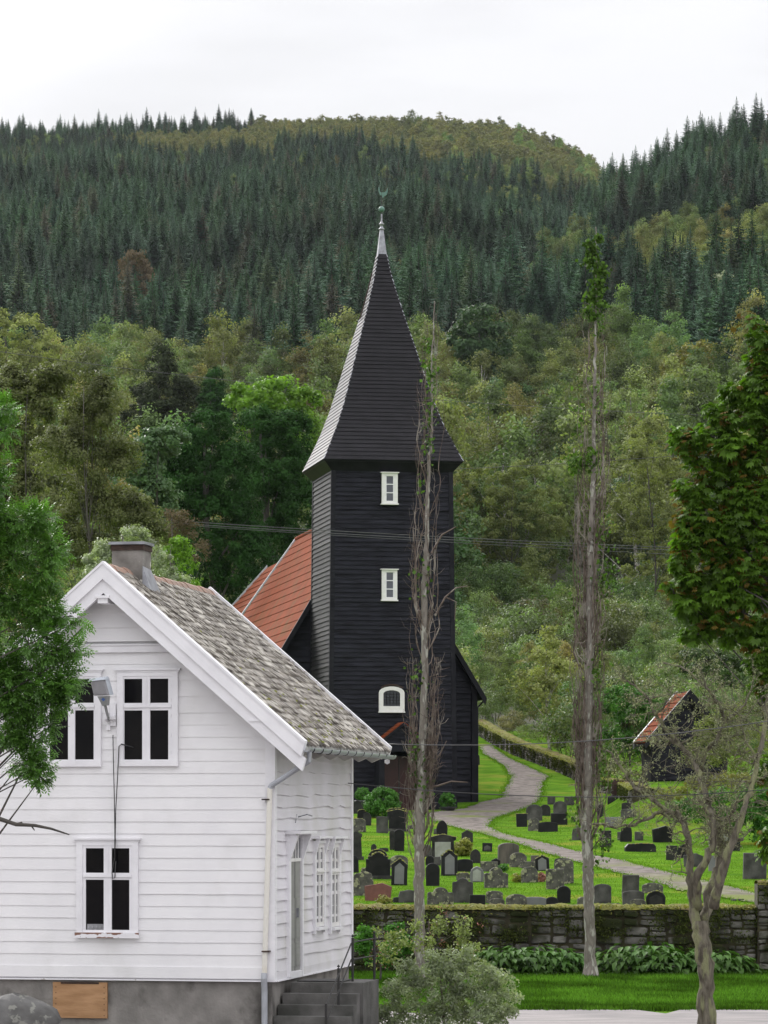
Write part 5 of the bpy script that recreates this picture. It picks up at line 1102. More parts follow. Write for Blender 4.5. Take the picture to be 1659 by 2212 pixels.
# ------------------------------------------------------------------ ash branches in front of the house (trunk just outside the frame)
def near_tree(name, label, cat, blobs, D, baseX, leafs, bm, r0, limbpts, zb=None):
    X0, Y0 = baseX, D; Z0 = hz(X0, Y0); r = empty(name, (X0, Y0, Z0), label, cat)
    lb = [lobe(*b[:4], D+(b[4] if len(b) > 4 else 0), 0.9) for b in blobs]; allC = []
    for (nm, lm, nclump, nleaf, cr_, mk, shell) in leafs:
        L_ = np.array(lb); wg = L_[:, 3]*L_[:, 5]; wg /= wg.sum(); li = rng.choice(len(L_), nclump, p=wg); d = unit(nclump)
        C = L_[li, :3]+d*L_[li, 3:6]*(shell+(1-shell)*rng.random(nclump))[:, None]*np.where(rng.random(nclump) < 0.3, rng.random(nclump), 1)[:, None]
        k = rng.integers(0, nclump, nleaf); e = unit(nleaf)*(rng.random(nleaf)**0.5)[:, None]*cr_; P = C[k]+e
        ct = np.clip(0.5+rng.normal(0, 0.22, nclump), 0, 1)
        V, Q, rep_ = mk(P, e+d[k]*0.5*cr_); t = np.clip(ct[k]*0.7+0.3*rng.random(nleaf), 0, 1)
        mesh_np(nm, V, Q, lm, r, np.repeat(t, rep_), off=(X0, Y0, Z0)); allC.append(C)
    mb = MB(); C = allC[0]
    top = max(lb, key=lambda b: b[2])
    limbs(mb, (X0, Y0, Z0-0.2), (X0, Y0, top[2]), [b[:3] for b in lb], r0, r0*0.3, 9, bend=0.25, lr=0.16)
    for _ in range(len(C)):
        if rng.random() < 0.55:
            c = C[_]; b = min(lb, key=lambda b: (b[0]-c[0])**2+(b[2]-c[2])**2); mb.tube([b[:3], (np.array(b[:3])+c)/2+rng.normal(0, 0.03, 3), c], [r0*0.07, r0*0.05, r0*0.025], 4, False)
    for pl_ in limbpts: mb.tube([at(p[0], p[1], D+(p[3] if len(p) > 3 else 0)) for p in pl_], [p[2]/F*D for p in pl_], 6)
    mb.build('trunk', bm, r, True, (X0, Y0, Z0)); return r
def pinnate(s):          # a drooping leaf of paired leaflets
    def mk(P, e):
        n = len(P); out_ = e/np.linalg.norm(e, axis=1, keepdims=True)+np.array([0, -0.3, 0.2])+rng.normal(0, 0.4, (n, 3)); ax = out_; ax[:, 2] -= 0.35; ax /= np.linalg.norm(ax, axis=1, keepdims=True)
        sdv = np.cross(ax, np.array([0, 0, 1.0])+rng.normal(0, 0.35, (n, 3))); sdv /= np.linalg.norm(sdv, axis=1, keepdims=True); up_ = np.cross(sdv, ax)
        VV = []; spec = [(0.1, 1), (0.1, -1), (0.4, 1), (0.4, -1), (0.7, 1), (0.7, -1), (0.95, 0)]
        for (a, sg) in spec:
            root = P+ax*s*a; dr = (sdv*sg*0.8+ax*0.6 if sg else ax)-up_*0.15; dr = dr/np.linalg.norm(dr, axis=1, keepdims=True); wv = np.cross(dr, up_); wv /= np.linalg.norm(wv, axis=1, keepdims=True)
            l = s*0.5; VV.append(np.stack([root, root+dr*l*0.5+wv*l*0.20, root+dr*l-up_*l*0.12, root+dr*l*0.5-wv*l*0.20], 1))
        V = np.stack(VV, 1).reshape(-1, 3); return V, np.arange(len(V)).reshape(-1, 4), len(spec)
    return mk
def palmate(s):          # a chestnut leaf: five to seven hanging leaflets
    def mk(P, e):
        n = len(P); ax = e/np.linalg.norm(e, axis=1, keepdims=True)*0.9+rng.normal(0, 0.45, (n, 3)); ax[:, 2] = ax[:, 2]*0.4-0.45; ax /= np.linalg.norm(ax, axis=1, keepdims=True)
        up_ = np.array([0, 0, 1.0])+rng.normal(0, 0.3, (n, 3)); sdv = np.cross(ax, up_); sdv /= np.linalg.norm(sdv, axis=1, keepdims=True); nn = np.cross(sdv, ax)
        VV = []; sz = (s*(0.75+0.5*rng.random(n)))[:, None]
        for ang, l in ((-1.25, 0.6), (-0.72, 0.85), (-0.25, 1.0), (0.25, 1.0), (0.72, 0.85), (1.25, 0.6)):
            dr = ax*math.cos(ang)+sdv*math.sin(ang)-nn*0.12; wv = np.cross(dr, nn); wv /= np.linalg.norm(wv, axis=1, keepdims=True); L2 = sz*l
            VV.append(np.stack([P, P+dr*L2*0.62+wv*L2*0.17+nn*L2*0.05, P+dr*L2-nn*L2*0.16, P+dr*L2*0.62-wv*L2*0.17+nn*L2*0.05], 1))
        V = np.stack(VV, 1).reshape(-1, 3); return V, np.arange(len(V)).reshape(-1, 4), 6
    return mk
near_tree('ash_tree', 'near leafy ash reaching in from the left over the gable', 'tree',
   [(5, 885, 28, 22), (8, 930, 30, 18), (15, 1005, 28, 28), (0, 1050, 25, 35), (30, 1130, 50, 45), (75, 1120, 40, 35), (110, 1180, 40, 40), (30, 1200, 60, 40), (90, 1240, 50, 35), (20, 1290, 60, 45), (100, 1310, 45, 30), (150, 1330, 32, 18), (175, 1340, 18, 14),
    (60, 1370, 60, 40), (120, 1400, 50, 35), (165, 1410, 22, 25), (20, 1440, 50, 45), (90, 1470, 60, 40), (140, 1475, 45, 30), (40, 1530, 55, 35), (100, 1530, 30, 25), (20, 1580, 30, 25), (60, 1600, 25, 20), (110, 1570, 28, 22), (45, 1650, 38, 28), (60, 1630, 36, 26), (80, 1600, 40, 30), (30, 1560, 50, 30), (90, 1665, 30, 24), (130, 1520, 36, 24), (60, 1500, 60, 40), (75, 1660, 22, 22), (85, 1685, 14, 10), (10, 1480, 30, 60), (-40, 1200, 60, 200), (-40, 1450, 50, 120), (-140, 1050, 90, 110), (-230, 1200, 110, 130), (-330, 1100, 100, 130), (-300, 1350, 110, 120), (-420, 1250, 90, 120), (-180, 1400, 80, 90), (-250, 950, 90, 80)],
   46, -6.9, [('crown', M['l_ash'], 1000, 20000, 0.12, pinnate(0.12), 0.45)], M['bark'], 0.22,
   [[(-281, 1640, 9), (-150, 1720, 7), (0, 1769, 5, -1), (35, 1781, 4.4, -1), (75, 1783, 3.6, -1), (110, 1790, 2.8, -1), (150, 1803, 1.3, -1)], [(35, 1781, 3, -1), (48, 1776, 1.5, -1)], [(68, 1783, 3, -1), (72, 1790, 1.5, -1), (75, 1794, 1, -1)],
    [(-80, 1500, 9), (20, 1470, 6), (80, 1440, 4), (140, 1395, 2.5), (185, 1350, 1.5)], [(-60, 1700, 6), (20, 1600, 4), (60, 1650, 3), (100, 1690, 1.5)]])
near_tree('chestnut_tree', 'big horse chestnut with browning leaves filling the right edge', 'tree',
   [(1640, 700, 30, 20), (1650, 740, 35, 25), (1640, 790, 30, 25), (1655, 850, 60, 35), (1590, 845, 30, 18), (1560, 900, 45, 22), (1620, 900, 50, 35), (1540, 945, 45, 25), (1490, 945, 35, 20), (1465, 940, 18, 14), (1580, 970, 55, 35), (1640, 980, 50, 45), (1500, 1000, 40, 22), (1560, 1040, 55, 35), (1620, 1060, 60, 45),
    (1500, 1055, 35, 22), (1520, 1100, 50, 35), (1590, 1130, 60, 45), (1485, 1130, 28, 30), (1640, 1160, 50, 60), (1510, 1170, 45, 35), (1570, 1210, 55, 40), (1475, 1200, 22, 25), (1500, 1250, 45, 30), (1560, 1280, 55, 40), (1620, 1260, 55, 60), (1455, 1280, 20, 20), (1500, 1310, 40, 28), (1550, 1345, 50, 28), (1600, 1350, 50, 40), (1645, 1380, 35, 60), (1510, 1370, 25, 15), (1650, 1480, 25, 40), (1655, 1800, 18, 60), (1655, 1680, 14, 50),
    (1720, 900, 70, 200), (1740, 1150, 80, 250)],
   72, 10.2, [('crown', M['l_chestnut'], 600, 12500, 0.19, palmate(0.17), 0.75), ('withered_leaves', M['l_rust'], 260, 1500, 0.30, palmate(0.14), 0.5)], M['bark'], 0.3,
   [[(1700, 1700, 14), (1650, 1500, 9), (1600, 1300, 5), (1560, 1150, 3)], [(1700, 1300, 9), (1600, 1180, 5), (1500, 1100, 3)]])

# ------------------------------------------------------------------ columnar poplars wrapped in dead creeper
def poplar(label, D, axis, shoots, tufts, leafn, name='poplar_tree'):
    """axis: [(x,y,r)] survey polyline of the stem"""
    X0, Y0 = (axis[0][0]-CX)/F*D, D; Z0 = hz(X0, Y0); r = empty(name, (X0, Y0, Z0), label, 'poplar')
    k = D/F; pts = [at(p[0], p[1], D) for p in axis]; pts[0] = (X0, Y0, Z0-0.1)
    m = MB(); fine = []; rad = []
    for a, b, p, q in zip(pts[:-1], pts[1:], axis[:-1], axis[1:]):
        for t in np.linspace(0, 1, 8, endpoint=False): fine.append(tuple(np.array(a)*(1-t)+np.array(b)*t+rng.normal(0, 0.012, 3))); rad.append((p[2]*(1-t)+q[2]*t)*k)
    fine.append(pts[-1]); rad.append(axis[-1][2]*k); m.tube(fine, rad, 10); m.lathe((X0, Y0, Z0-0.1), [(rad[0]*2.1, 0), (rad[0]*1.5, 0.12), (rad[0]*1.1, 0.4), (rad[0]*0.8, 0.6)], 12); m.build('trunk', M['bark_poplar'], r, True, (X0, Y0, Z0))
    ys = np.array([p[1] for p in axis][::-1]); xs = np.array([p[0] for p in axis][::-1]); rs_ = np.array([p[2] for p in axis][::-1])
    m = MB()
    for (ya, yb, n, spread, rr) in shoots:
        for _ in range(n):
            y0 = rng.uniform(yb*0.4+ya*0.6, ya) if rng.random() < 0.8 else rng.uniform(yb, ya); y1 = max(y0-rng.uniform(110, 420), yb-30); o = rng.choice([-1, 1])*(0.42+0.58*rng.random())*spread; ph_ = rng.random()*6.3; P = []
            nn = int((y0-y1)/16)+3; j = np.cumsum(rng.normal(0, 1.6, nn)); j2 = np.cumsum(rng.normal(0, 0.02, nn)); dep = rng.uniform(-1, 1)*spread*k*0.8
            for i in range(nn):
                t = i/(nn-1); y = y0+(y1-y0)*t; x = np.interp(y, ys, xs)+o*min(1, t*4)+j[i]+2.5*math.sin(t*14+ph_); q = at(x, y, D); P.append((q[0], q[1]+dep*min(1, t*4)+j2[i], q[2]))
            r1 = rr*(0.5+0.8*rng.random())*k; m.tube(P, [r1*(1-0.7*i/(nn-1)) for i in range(nn)], 4, False)
            for s_ in range(rng.integers(2, 7)):
                i = rng.integers(2, nn-1); b = np.array(P[i]); dx = rng.choice([-1, 1])*rng.uniform(0.05, 0.28); m.tube([b, b+np.array([dx*0.6, rng.normal(0, 0.05), rng.uniform(0.0, 0.16)]), b+np.array([dx, rng.normal(0, 0.08), rng.uniform(-0.1, 0.35)])], [r1*0.5, r1*0.4, r1*0.2], 3, False)
    m.build('creeper', M['vine'], r, False, (X0, Y0, Z0))['kind'] = 'stuff'
    P = []; 
    for (x, y, rx, ry, n) in tufts:
        c = np.array(at(x, y, D)); n = int(n*2.2); P.append(c+rng.normal(0, 0.5, (n, 3))*np.array([rx*k, rx*k, ry*k]))
    P = np.concatenate(P); V, Q = leaves(P, unit(len(P))+np.array([0, -0.6, 0.3]), np.full(len(P), 0.095), 0.85, 0.2, np.full((len(P), 1), 0.4)); mesh_np('leaves', V, Q, M['l_poplar'], r, rng.random(len(P)), off=(X0, Y0, Z0))
    return r
pA_ = poplar('left poplar, its pale thin trunk in front of the tower, tangled in dead creeper', 82.5,
   [(908, 2140, 12), (906, 2000, 11.5), (906, 1850, 12), (908, 1740, 12), (914, 1600, 9), (918, 1450, 7.5), (917, 1350, 7), (917, 1250, 6.5), (921, 1170, 5), (924, 1080, 4.4), (926, 1000, 3.8), (933, 930, 2.8), (932, 800, 2), (936, 720, 1.5), (938, 650, 0.9)],
   [(1880, 1640, 24, 28, 1.3), (1760, 1450, 40, 32, 1.3), (1500, 1100, 20, 30, 1.3), (1150, 850, 12, 24, 1.2), (960, 680, 6, 14, 1.0), (1780, 1600, 30, 20, 1.7)],
   [(930, 790, 16, 40, 26), (926, 880, 16, 60, 34), (924, 950, 14, 50, 34), (912, 1050, 14, 50, 8), (912, 1250, 25, 60, 18), (905, 1480, 25, 60, 26), (900, 1640, 22, 50, 40), (915, 1700, 22, 40, 40), (924, 745, 12, 20, 12)], 0)
pB_ = poplar('right poplar, taller and thicker, with a green leafy tip above the woods', 84.3,
   [(1276, 2104, 12.5), (1274, 2000, 12), (1271, 1900, 12.5), (1268, 1800, 12.5), (1268, 1650, 11.5), (1272, 1500, 9.5), (1274, 1350, 8.5), (1276, 1200, 7), (1280, 1080, 6), (1283, 980, 4.6), (1284, 850, 3.6), (1286, 740, 2.8), (1288, 650, 2.2), (1288, 560, 1.6), (1287, 490, 0.8)],
   [(1880, 1640, 26, 30, 1.4), (1750, 1350, 30, 30, 1.4), (1500, 1100, 30, 32, 1.3), (1200, 850, 26, 30, 1.2), (950, 700, 8, 20, 1.0), (1800, 1500, 34, 16, 1.8), (1450, 1150, 20, 14, 1.6)],
   [(1272+int(28*rng.random()), 515+12*i, 9+int(9*min(1, i/4)), 9, 26+int(30*rng.random())) for i in range(15)]+[(1296, 700, 14, 30, 24), (1275, 990, 24, 30, 70), (1247, 1000, 26, 24, 90), (1250, 880, 20, 60, 30), (1290, 870, 16, 50, 26), (1300, 1250, 26, 50, 50), (1300, 1150, 30, 60, 40), (1320, 1240, 22, 50, 36), (1290, 1450, 26, 60, 40), (1240, 1300, 26, 60, 20), (1300, 1650, 30, 80, 60), (1245, 1760, 26, 50, 20), (1296, 1830, 24, 50, 50)], 0)
m = MB()
for pl_ in ([(905, 1705, 3), (945, 1698, 2.4), (975, 1688, 1.8), (1010, 1690, 1)], [(925, 1660, 2.5), (950, 1630, 1.8), (965, 1600, 1)], [(932, 1195, 2.5), (955, 1155, 2), (985, 1138, 1)], [(940, 1330, 2.4), (962, 1290, 2), (985, 1270, 1.4), (1010, 1266, 1)], [(962, 1290, 1.6), (985, 1300, 1.2), (982, 1340, 0.8)]):
    m.tube([at(p[0], p[1], 82.5) for p in pl_], [p[2]*82.5/F for p in pl_], 5, False)
m.build('side_branches', M['vine'], pA_, True, pA_.location)['kind'] = 'stuff'

# ------------------------------------------------------------------ graveyard
def stone_prof(shape, w, h):
    a = w/2; P = []
    arc = lambda cx, cz, rx, rz, t0, t1, n: [(cx+rx*math.cos(R(t)), cz+rz*math.sin(R(t))) for t in np.linspace(t0, t1, n)]
    if shape == 'flat': P = [(-a, 0), (a, 0), (a, h*0.98), (a*0.97, h), (-a*0.97, h), (-a, h*0.98)]
    elif shape == 'low': P = [(-a, 0), (a, 0)]+arc(0, h*0.80, a, h*0.20, 0, 180, 12)
    elif shape == 'round': P = [(-a, 0), (a, 0)]+arc(0, h*0.62, a, h*0.38, 0, 180, 14)
    elif shape == 'arch': P = [(-a*0.9, 0), (a*0.9, 0)]+arc(0, h-a*0.9, a, a*0.9, 0, 180, 14)
    elif shape == 'pointed': P = [(-a*0.92, 0), (a*0.92, 0), (a, h*0.55), (a*0.82, h*0.78), (a*0.42, h*0.94), (0, h), (-a*0.42, h*0.94), (-a*0.82, h*0.78), (-a, h*0.55)]
    elif shape == 'gable': P = [(-a, 0), (a, 0), (a, h*0.76), (0, h), (-a, h*0.76)]
    elif shape == 'wide': P = [(-a*0.9, 0), (a*0.9, 0), (a, h*0.80), (a*0.30, h), (-a, h*0.80)]
    elif shape == 'shoulder': P = [(-a, 0), (a, 0), (a, h*0.66), (a*0.84, h*0.72), (a*0.62, h*0.70)]+arc(0, h*0.68, a*0.56, h*0.32, 10, 170, 11)+[(-a*0.62, h*0.70), (-a*0.84, h*0.72), (-a, h*0.66)]
    elif shape == 'ogee': P = [(-a, 0), (a, 0), (a, h*0.80), (a*0.85, h*0.83), (a*0.6, h*0.84), (a*0.42, h*0.93), (a*0.2, h*0.98), (0, h), (-a*0.2, h*0.98), (-a*0.42, h*0.93), (-a*0.6, h*0.84), (-a*0.85, h*0.83), (-a, h*0.80)]
    elif shape == 'step': P = [(-a, 0), (a, 0), (a, h*0.70), (a*0.78, h*0.70), (a*0.78, h*0.82), (a*0.45, h*0.84), (a*0.42, h*0.92)]+arc(0, h*0.90, a*0.36, h*0.10, 10, 170, 8)+[(-a*0.42, h*0.92), (-a*0.45, h*0.84), (-a*0.78, h*0.82), (-a*0.78, h*0.70), (-a, h*0.70)]
    elif shape == 'wave': P = [(-a, 0), (a, 0), (a, h*0.9)]+arc(a*0.55, h*0.86, a*0.42, h*0.14, 10, 150, 7)+[(0, h*0.83), (-a*0.4, h*0.78), (-a*0.85, h*0.80), (-a, h*0.74)]
    elif shape == 'rough': P = [(-a, 0), (a, 0), (a*0.97, h*0.6), (a*0.85, h*0.9), (a*0.5, h*0.97), (a*0.1, h), (-a*0.35, h*0.93), (-a*0.8, h*0.9), (-a, h*0.5)]
    elif shape == 'temple': P = [(-a*0.84, 0), (a*0.84, 0), (a*0.84, h*0.74), (a, h*0.77), (a, h*0.88), (0, h), (-a, h*0.88), (-a, h*0.77), (-a*0.84, h*0.74)]
    return P
def gravestone(px, w, h, shape, m, label, moss=0, panel=None, plinth=False, D=None):
    x, y = px; g = ground_at(x, y) if D is None else (*at(x, y, D)[:2], hz(*at(x, y, D)[:2]))
    X, Y, Z = g; k = Y/F; W, H_ = w*k, h*k; th = min(0.22, max(0.10, W*0.22))
    r = empty('gravestone', (X, Y, Z), label, 'gravestone', 'gravestones in the churchyard'); r.rotation_euler = (rng.normal(0, 0.02), rng.normal(0, 0.018), rng.normal(0.03, 0.09))
    z0 = 0.0
    if plinth:
        q = MB(); q.box(-W*0.56, W*0.56, -th*0.9, th*0.9, -0.1, 0.10); q.build('plinth', M['g_grey'], r); z0 = 0.10
    P = [(a, b+z0 if b > 0 else -0.15) for a, b in stone_prof(shape, W, H_)]; P = [(a+rng.normal(0, W*0.006), b) for a, b in P]
    cz = z0+H_/2; ins = [(a*(1-0.03/W) if W > .1 else a, cz+(b-cz)*(1-0.03/H_)) for a, b in P]
    n = len(P); q = MB(); V = [(a, -th/2, b) for a, b in ins]+[(a, -th/2+0.015, b) for a, b in P]+[(a, th/2, b) for a, b in P]
    F_ = [tuple(range(n)), tuple(range(3*n-1, 2*n-1, -1))]+[(i, n+i, n+(i+1) % n, (i+1) % n) for i in range(n)]+[(n+i, 2*n+i, 2*n+(i+1) % n, n+(i+1) % n) for i in range(n)]
    q.add(V, F_); q.build('stone', M[m], r)
    if panel:
        q = MB(); pw_ = W*0.30
        if shape in ('gable', 'pointed'): pf = [(-pw_, z0+H_*0.05), (pw_, z0+H_*0.05), (pw_, z0+H_*0.68), (0, z0+H_*0.84), (-pw_, z0+H_*0.68)]
        elif shape == 'temple': pf = [(-pw_, z0+0.02), (pw_, z0+0.02), (pw_, z0+H_*0.70), (-pw_, z0+H_*0.70)]
        else: pf = [(-pw_*1.1, z0+H_*0.1), (pw_*1.1, z0+H_*0.1), (pw_*1.1, z0+H_*0.55), (0, z0+H_*0.75), (-pw_*1.1, z0+H_*0.55)]
        q.prism([(a, -th/2-0.012, b) for a, b in pf], [(a, -th/2+0.01, b) for a, b in pf]); q.build('panel', M[panel], r)
    if moss:
        top = [p for p in P if p[1] > z0+H_*(0.72 if shape != 'temple' else 0.87)]; q = MB()
        for p, p2 in zip(top[:-1], top[1:]):
            L_ = math.hypot(p2[0]-p[0], p2[1]-p[1]); c = max(1, int(L_/0.05))
            for i in range(c):
                t = (i+rng.random())/c; rr = 0.022+0.02*rng.random(); q.lathe((p[0]+(p2[0]-p[0])*t, rng.uniform(-0.5, 0.4)*th, p[1]+(p2[1]-p[1])*t-0.012), [(rr*1.5, 0), (rr, rr*0.6), (0.001, rr)], 6)
        q.build('moss', M['g_moss'], r)['kind'] = 'stuff'
    return r
S4 = 2.212*1.507
G4 = [((140, 330), 75, 100, 'gable', 'g_dark', 'dark pointed gravestone by the clipped ball, half behind the house corner'),
 ((172, 362), 65, 62, 'round', 'g_black', 'small black mossy-topped gravestone below the left clipped ball', 1), ((210, 415), 62, 95, 'pointed', 'g_dark', 'narrow pointed dark gravestone just left of the big round shrub'),
 ((148, 462), 110, 98, 'low', 'g_lichen', 'broad lichened gravestone with low curved top beside the house corner'), ((320, 470), 85, 118, 'flat', 'g_grey', 'plain upright grey slab directly in front of the big round shrub'),
 ((428, 458), 150, 140, 'temple', 'g_black', 'massive black monument with mossy cornice just left of the left poplar', 1), ((425, 375), 140, 85, 'low', 'g_black', 'dark mossy-topped gravestone behind the massive black monument', 1),
 ((442, 598), 75, 158, 'arch', 'g_black', 'tall black round-arched gravestone left of the left poplar'), ((397, 590), 48, 140, 'arch', 'g_dark', 'dark gravestone half hidden behind the tall black arched one'),
 ((750, 498), 80, 120, 'pointed', 'g_black', 'bullet-shaped dark gravestone standing alone beside the gravel path'), ((932, 538), 82, 90, 'gable', 'g_dark', 'small dark gable-topped gravestone at the edge of the path bend'),
 ((137, 665), 90, 185, 'temple', 'g_dark', 'tall dark corniced gravestone cut by the corner of the white house'), ((120, 755), 60, 125, 'round', 'g_black', 'dark rounded gravestone next to the house corner, under the corniced one'),
 ((288, 690), 145, 105, 'arch', 'g_black', 'black arched gravestone with bright moss rim behind the stepped black one', 1), ((290, 800), 175, 170, 'step', 'g_black', 'large black gravestone with stepped shoulders near the house', 1),
 ((440, 845), 115, 195, 'gable', 'g_black', 'black gabled gravestone with grey face and moss ridge left of the left poplar', 1, 'g_mid'), ((440, 725), 130, 95, 'round', 'g_lichen', 'lichened rounded stone peeping out behind the gabled black stone by the poplar'),
 ((757, 690), 190, 190, 'temple', 'g_dark', 'widest dark monument with pale centre panel and mossy pediment', 1, 'g_light'), ((802, 778), 118, 190, 'gable', 'g_black', 'black gravestone with grey pointed panel and golden moss roof, right of the left poplar', 1, 'g_mid'),
 ((662, 702), 60, 70, 'round', 'g_black', 'small black rounded stone in front of the pale-panelled monument'), ((712, 705), 55, 62, 'flat', 'g_grey', 'low grey block between small black stone and moss-roofed stone'),
 ((645, 640), 60, 85, 'round', 'g_grey', 'grey stone touching the right side of the left poplar'), ((913, 748), 118, 90, 'low', 'g_black', 'low broad black gravestone right of the moss-roofed one'),
 ((990, 685), 75, 100, 'pointed', 'g_dark', 'dark grey pointed gravestone right of the golden bush'), ((1075, 603), 72, 62, 'flat', 'g_black', 'tiny square dark-framed gravestone below the path', 0, 'g_grey'),
 ((1228, 690), 152, 150, 'low', 'g_brown', 'big brown-streaked slab with slightly curved top in mid lawn'), ((1298, 715), 125, 105, 'round', 'g_lichen', 'lichened rounded gravestone right below the brown-streaked slab'),
 ((1137, 718), 65, 65, 'gable', 'g_black', 'little black gabled stone behind the flat lichened one'), ((1088, 745), 125, 72, 'flat', 'g_lichen', 'flat-topped lichened block left of the brown-streaked slab'),
 ((682, 850), 102, 165, 'arch', 'g_black', 'tall smooth black gravestone just right of the left poplar trunk'), ((903, 808), 100, 55, 'round', 'g_lichen', 'low mossy grey stone between smooth black stone and the pale gothic one', 1),
 ((1000, 822), 100, 112, 'pointed', 'g_mid', 'pale grey gothic-pointed gravestone in the middle row', 0, 'g_light'), ((1140, 865), 170, 150, 'shoulder', 'g_lichen', 'large heavily lichened gravestone with round head and shoulders'),
 ((1420, 705), 60, 75, 'flat', 'g_brown', 'small brownish flat stone behind the mossy gabled black one'), ((1474, 740), 100, 114, 'gable', 'g_black', 'small black gabled gravestone with moss edge beside the path', 1, 'g_mid'),
 ((1368, 724), 115, 48, 'flat', 'g_lichen', 'very low lichened stone in front of the small brownish one'), ((1380, 828), 120, 115, 'round', 'g_lichen', 'rounded lichened stone flanked by heather and flowers'),
 ((1565, 875), 130, 147, 'flat', 'g_lichen', 'tall flat-topped lichened slab in the row left of the right poplar'), ((1620, 722), 120, 70, 'low', 'g_dark', 'dark curved top showing behind the tall lichened pair'),
 ((180, 920), 155, 175, 'rough', 'g_lichen', 'thick rough lichened boulder-like gravestone at the house corner'), ((215, 800), 108, 85, 'rough', 'g_lichen', 'pale rough stone just behind the boulder-like one'),
 ((286, 955), 200, 128, 'wide', 'g_red', 'wide low red-brown gravestone with peaked top by the wall'), ((500, 972), 128, 92, 'rough', 'g_grey', 'rough low grey stone between red-brown stone and left poplar'),
 ((420, 972), 50, 40, 'rough', 'g_dark', 'tiny dark rough stone right of the red-brown one'), ((738, 988), 188, 125, 'shoulder', 'g_lichen', 'broad round-headed grey stone against the wall right of the left poplar'),
 ((898, 970), 150, 180, 'ogee', 'g_grey', 'tall grey gravestone with curved shoulders and peaked top near the wall'), ((1005, 998), 116, 85, 'flat', 'g_black', 'plain square black gravestone touching the wall top'),
 ((1125, 978), 122, 90, 'low', 'g_lichen', 'blocky lichened stone behind the wall, right of the square black one'), ((1145, 1002), 112, 60, 'round', 'g_lichen', 'low lichened stone nearest the wall below the blocky one'),
 ((1286, 1004), 150, 95, 'round', 'g_lichen', 'spotted rounded gravestone on the wall line below mid lawn'), ((1418, 1002), 168, 70, 'low', 'g_mid', 'long low smooth grey stone on the wall line'),
 ((1541, 1000), 90, 70, 'round', 'g_black', 'low black rounded stone on the wall line left of the tall black one'), ((1537, 262), 56, 58, 'flat', 'g_grey', 'small far grey block at the head of the right-hand lawn'),
 ((1413, 378), 116, 115, 'round', 'g_grey', 'wide grey rounded stone at the left end of the right-hand lawn'), ((1325, 425), 78, 95, 'flat', 'g_black', 'leaning square black stone where the right-hand lawn meets the path', 1),
 ((1410, 455), 82, 95, 'round', 'g_lichen', 'lichened stone right beside the leaning square black one'), ((1512, 460), 142, 72, 'low', 'g_black', 'long low black stone in front on the right-hand lawn'),
 ((1593, 410), 118, 84, 'flat', 'g_black', 'blue-black slab with shiny pale top edge on the right-hand lawn', 0, None), ((1492, 345), 76, 80, 'round', 'g_dark', 'dark rounded stone behind the blue-black slab'),
 ((1600, 330), 96, 90, 'round', 'g_grey', 'grey rounded stone second from the head of the right-hand lawn'), ((525, 440), 45, 28, 'rough', 'g_grey', 'tiny grey stone by the foot of the left poplar'), ((705, 478), 30, 40, 'rough', 'g_grey', 'tiny stump of a stone left of the bullet-shaped stone'),
 ((330, 605), 70, 28, 'rough', 'g_dark', 'low broken stone between mossy arch and tall black arch'), ((258, 600), 40, 52, 'pointed', 'g_dark', 'small spiky dark finial stone above the mossy black arch')]
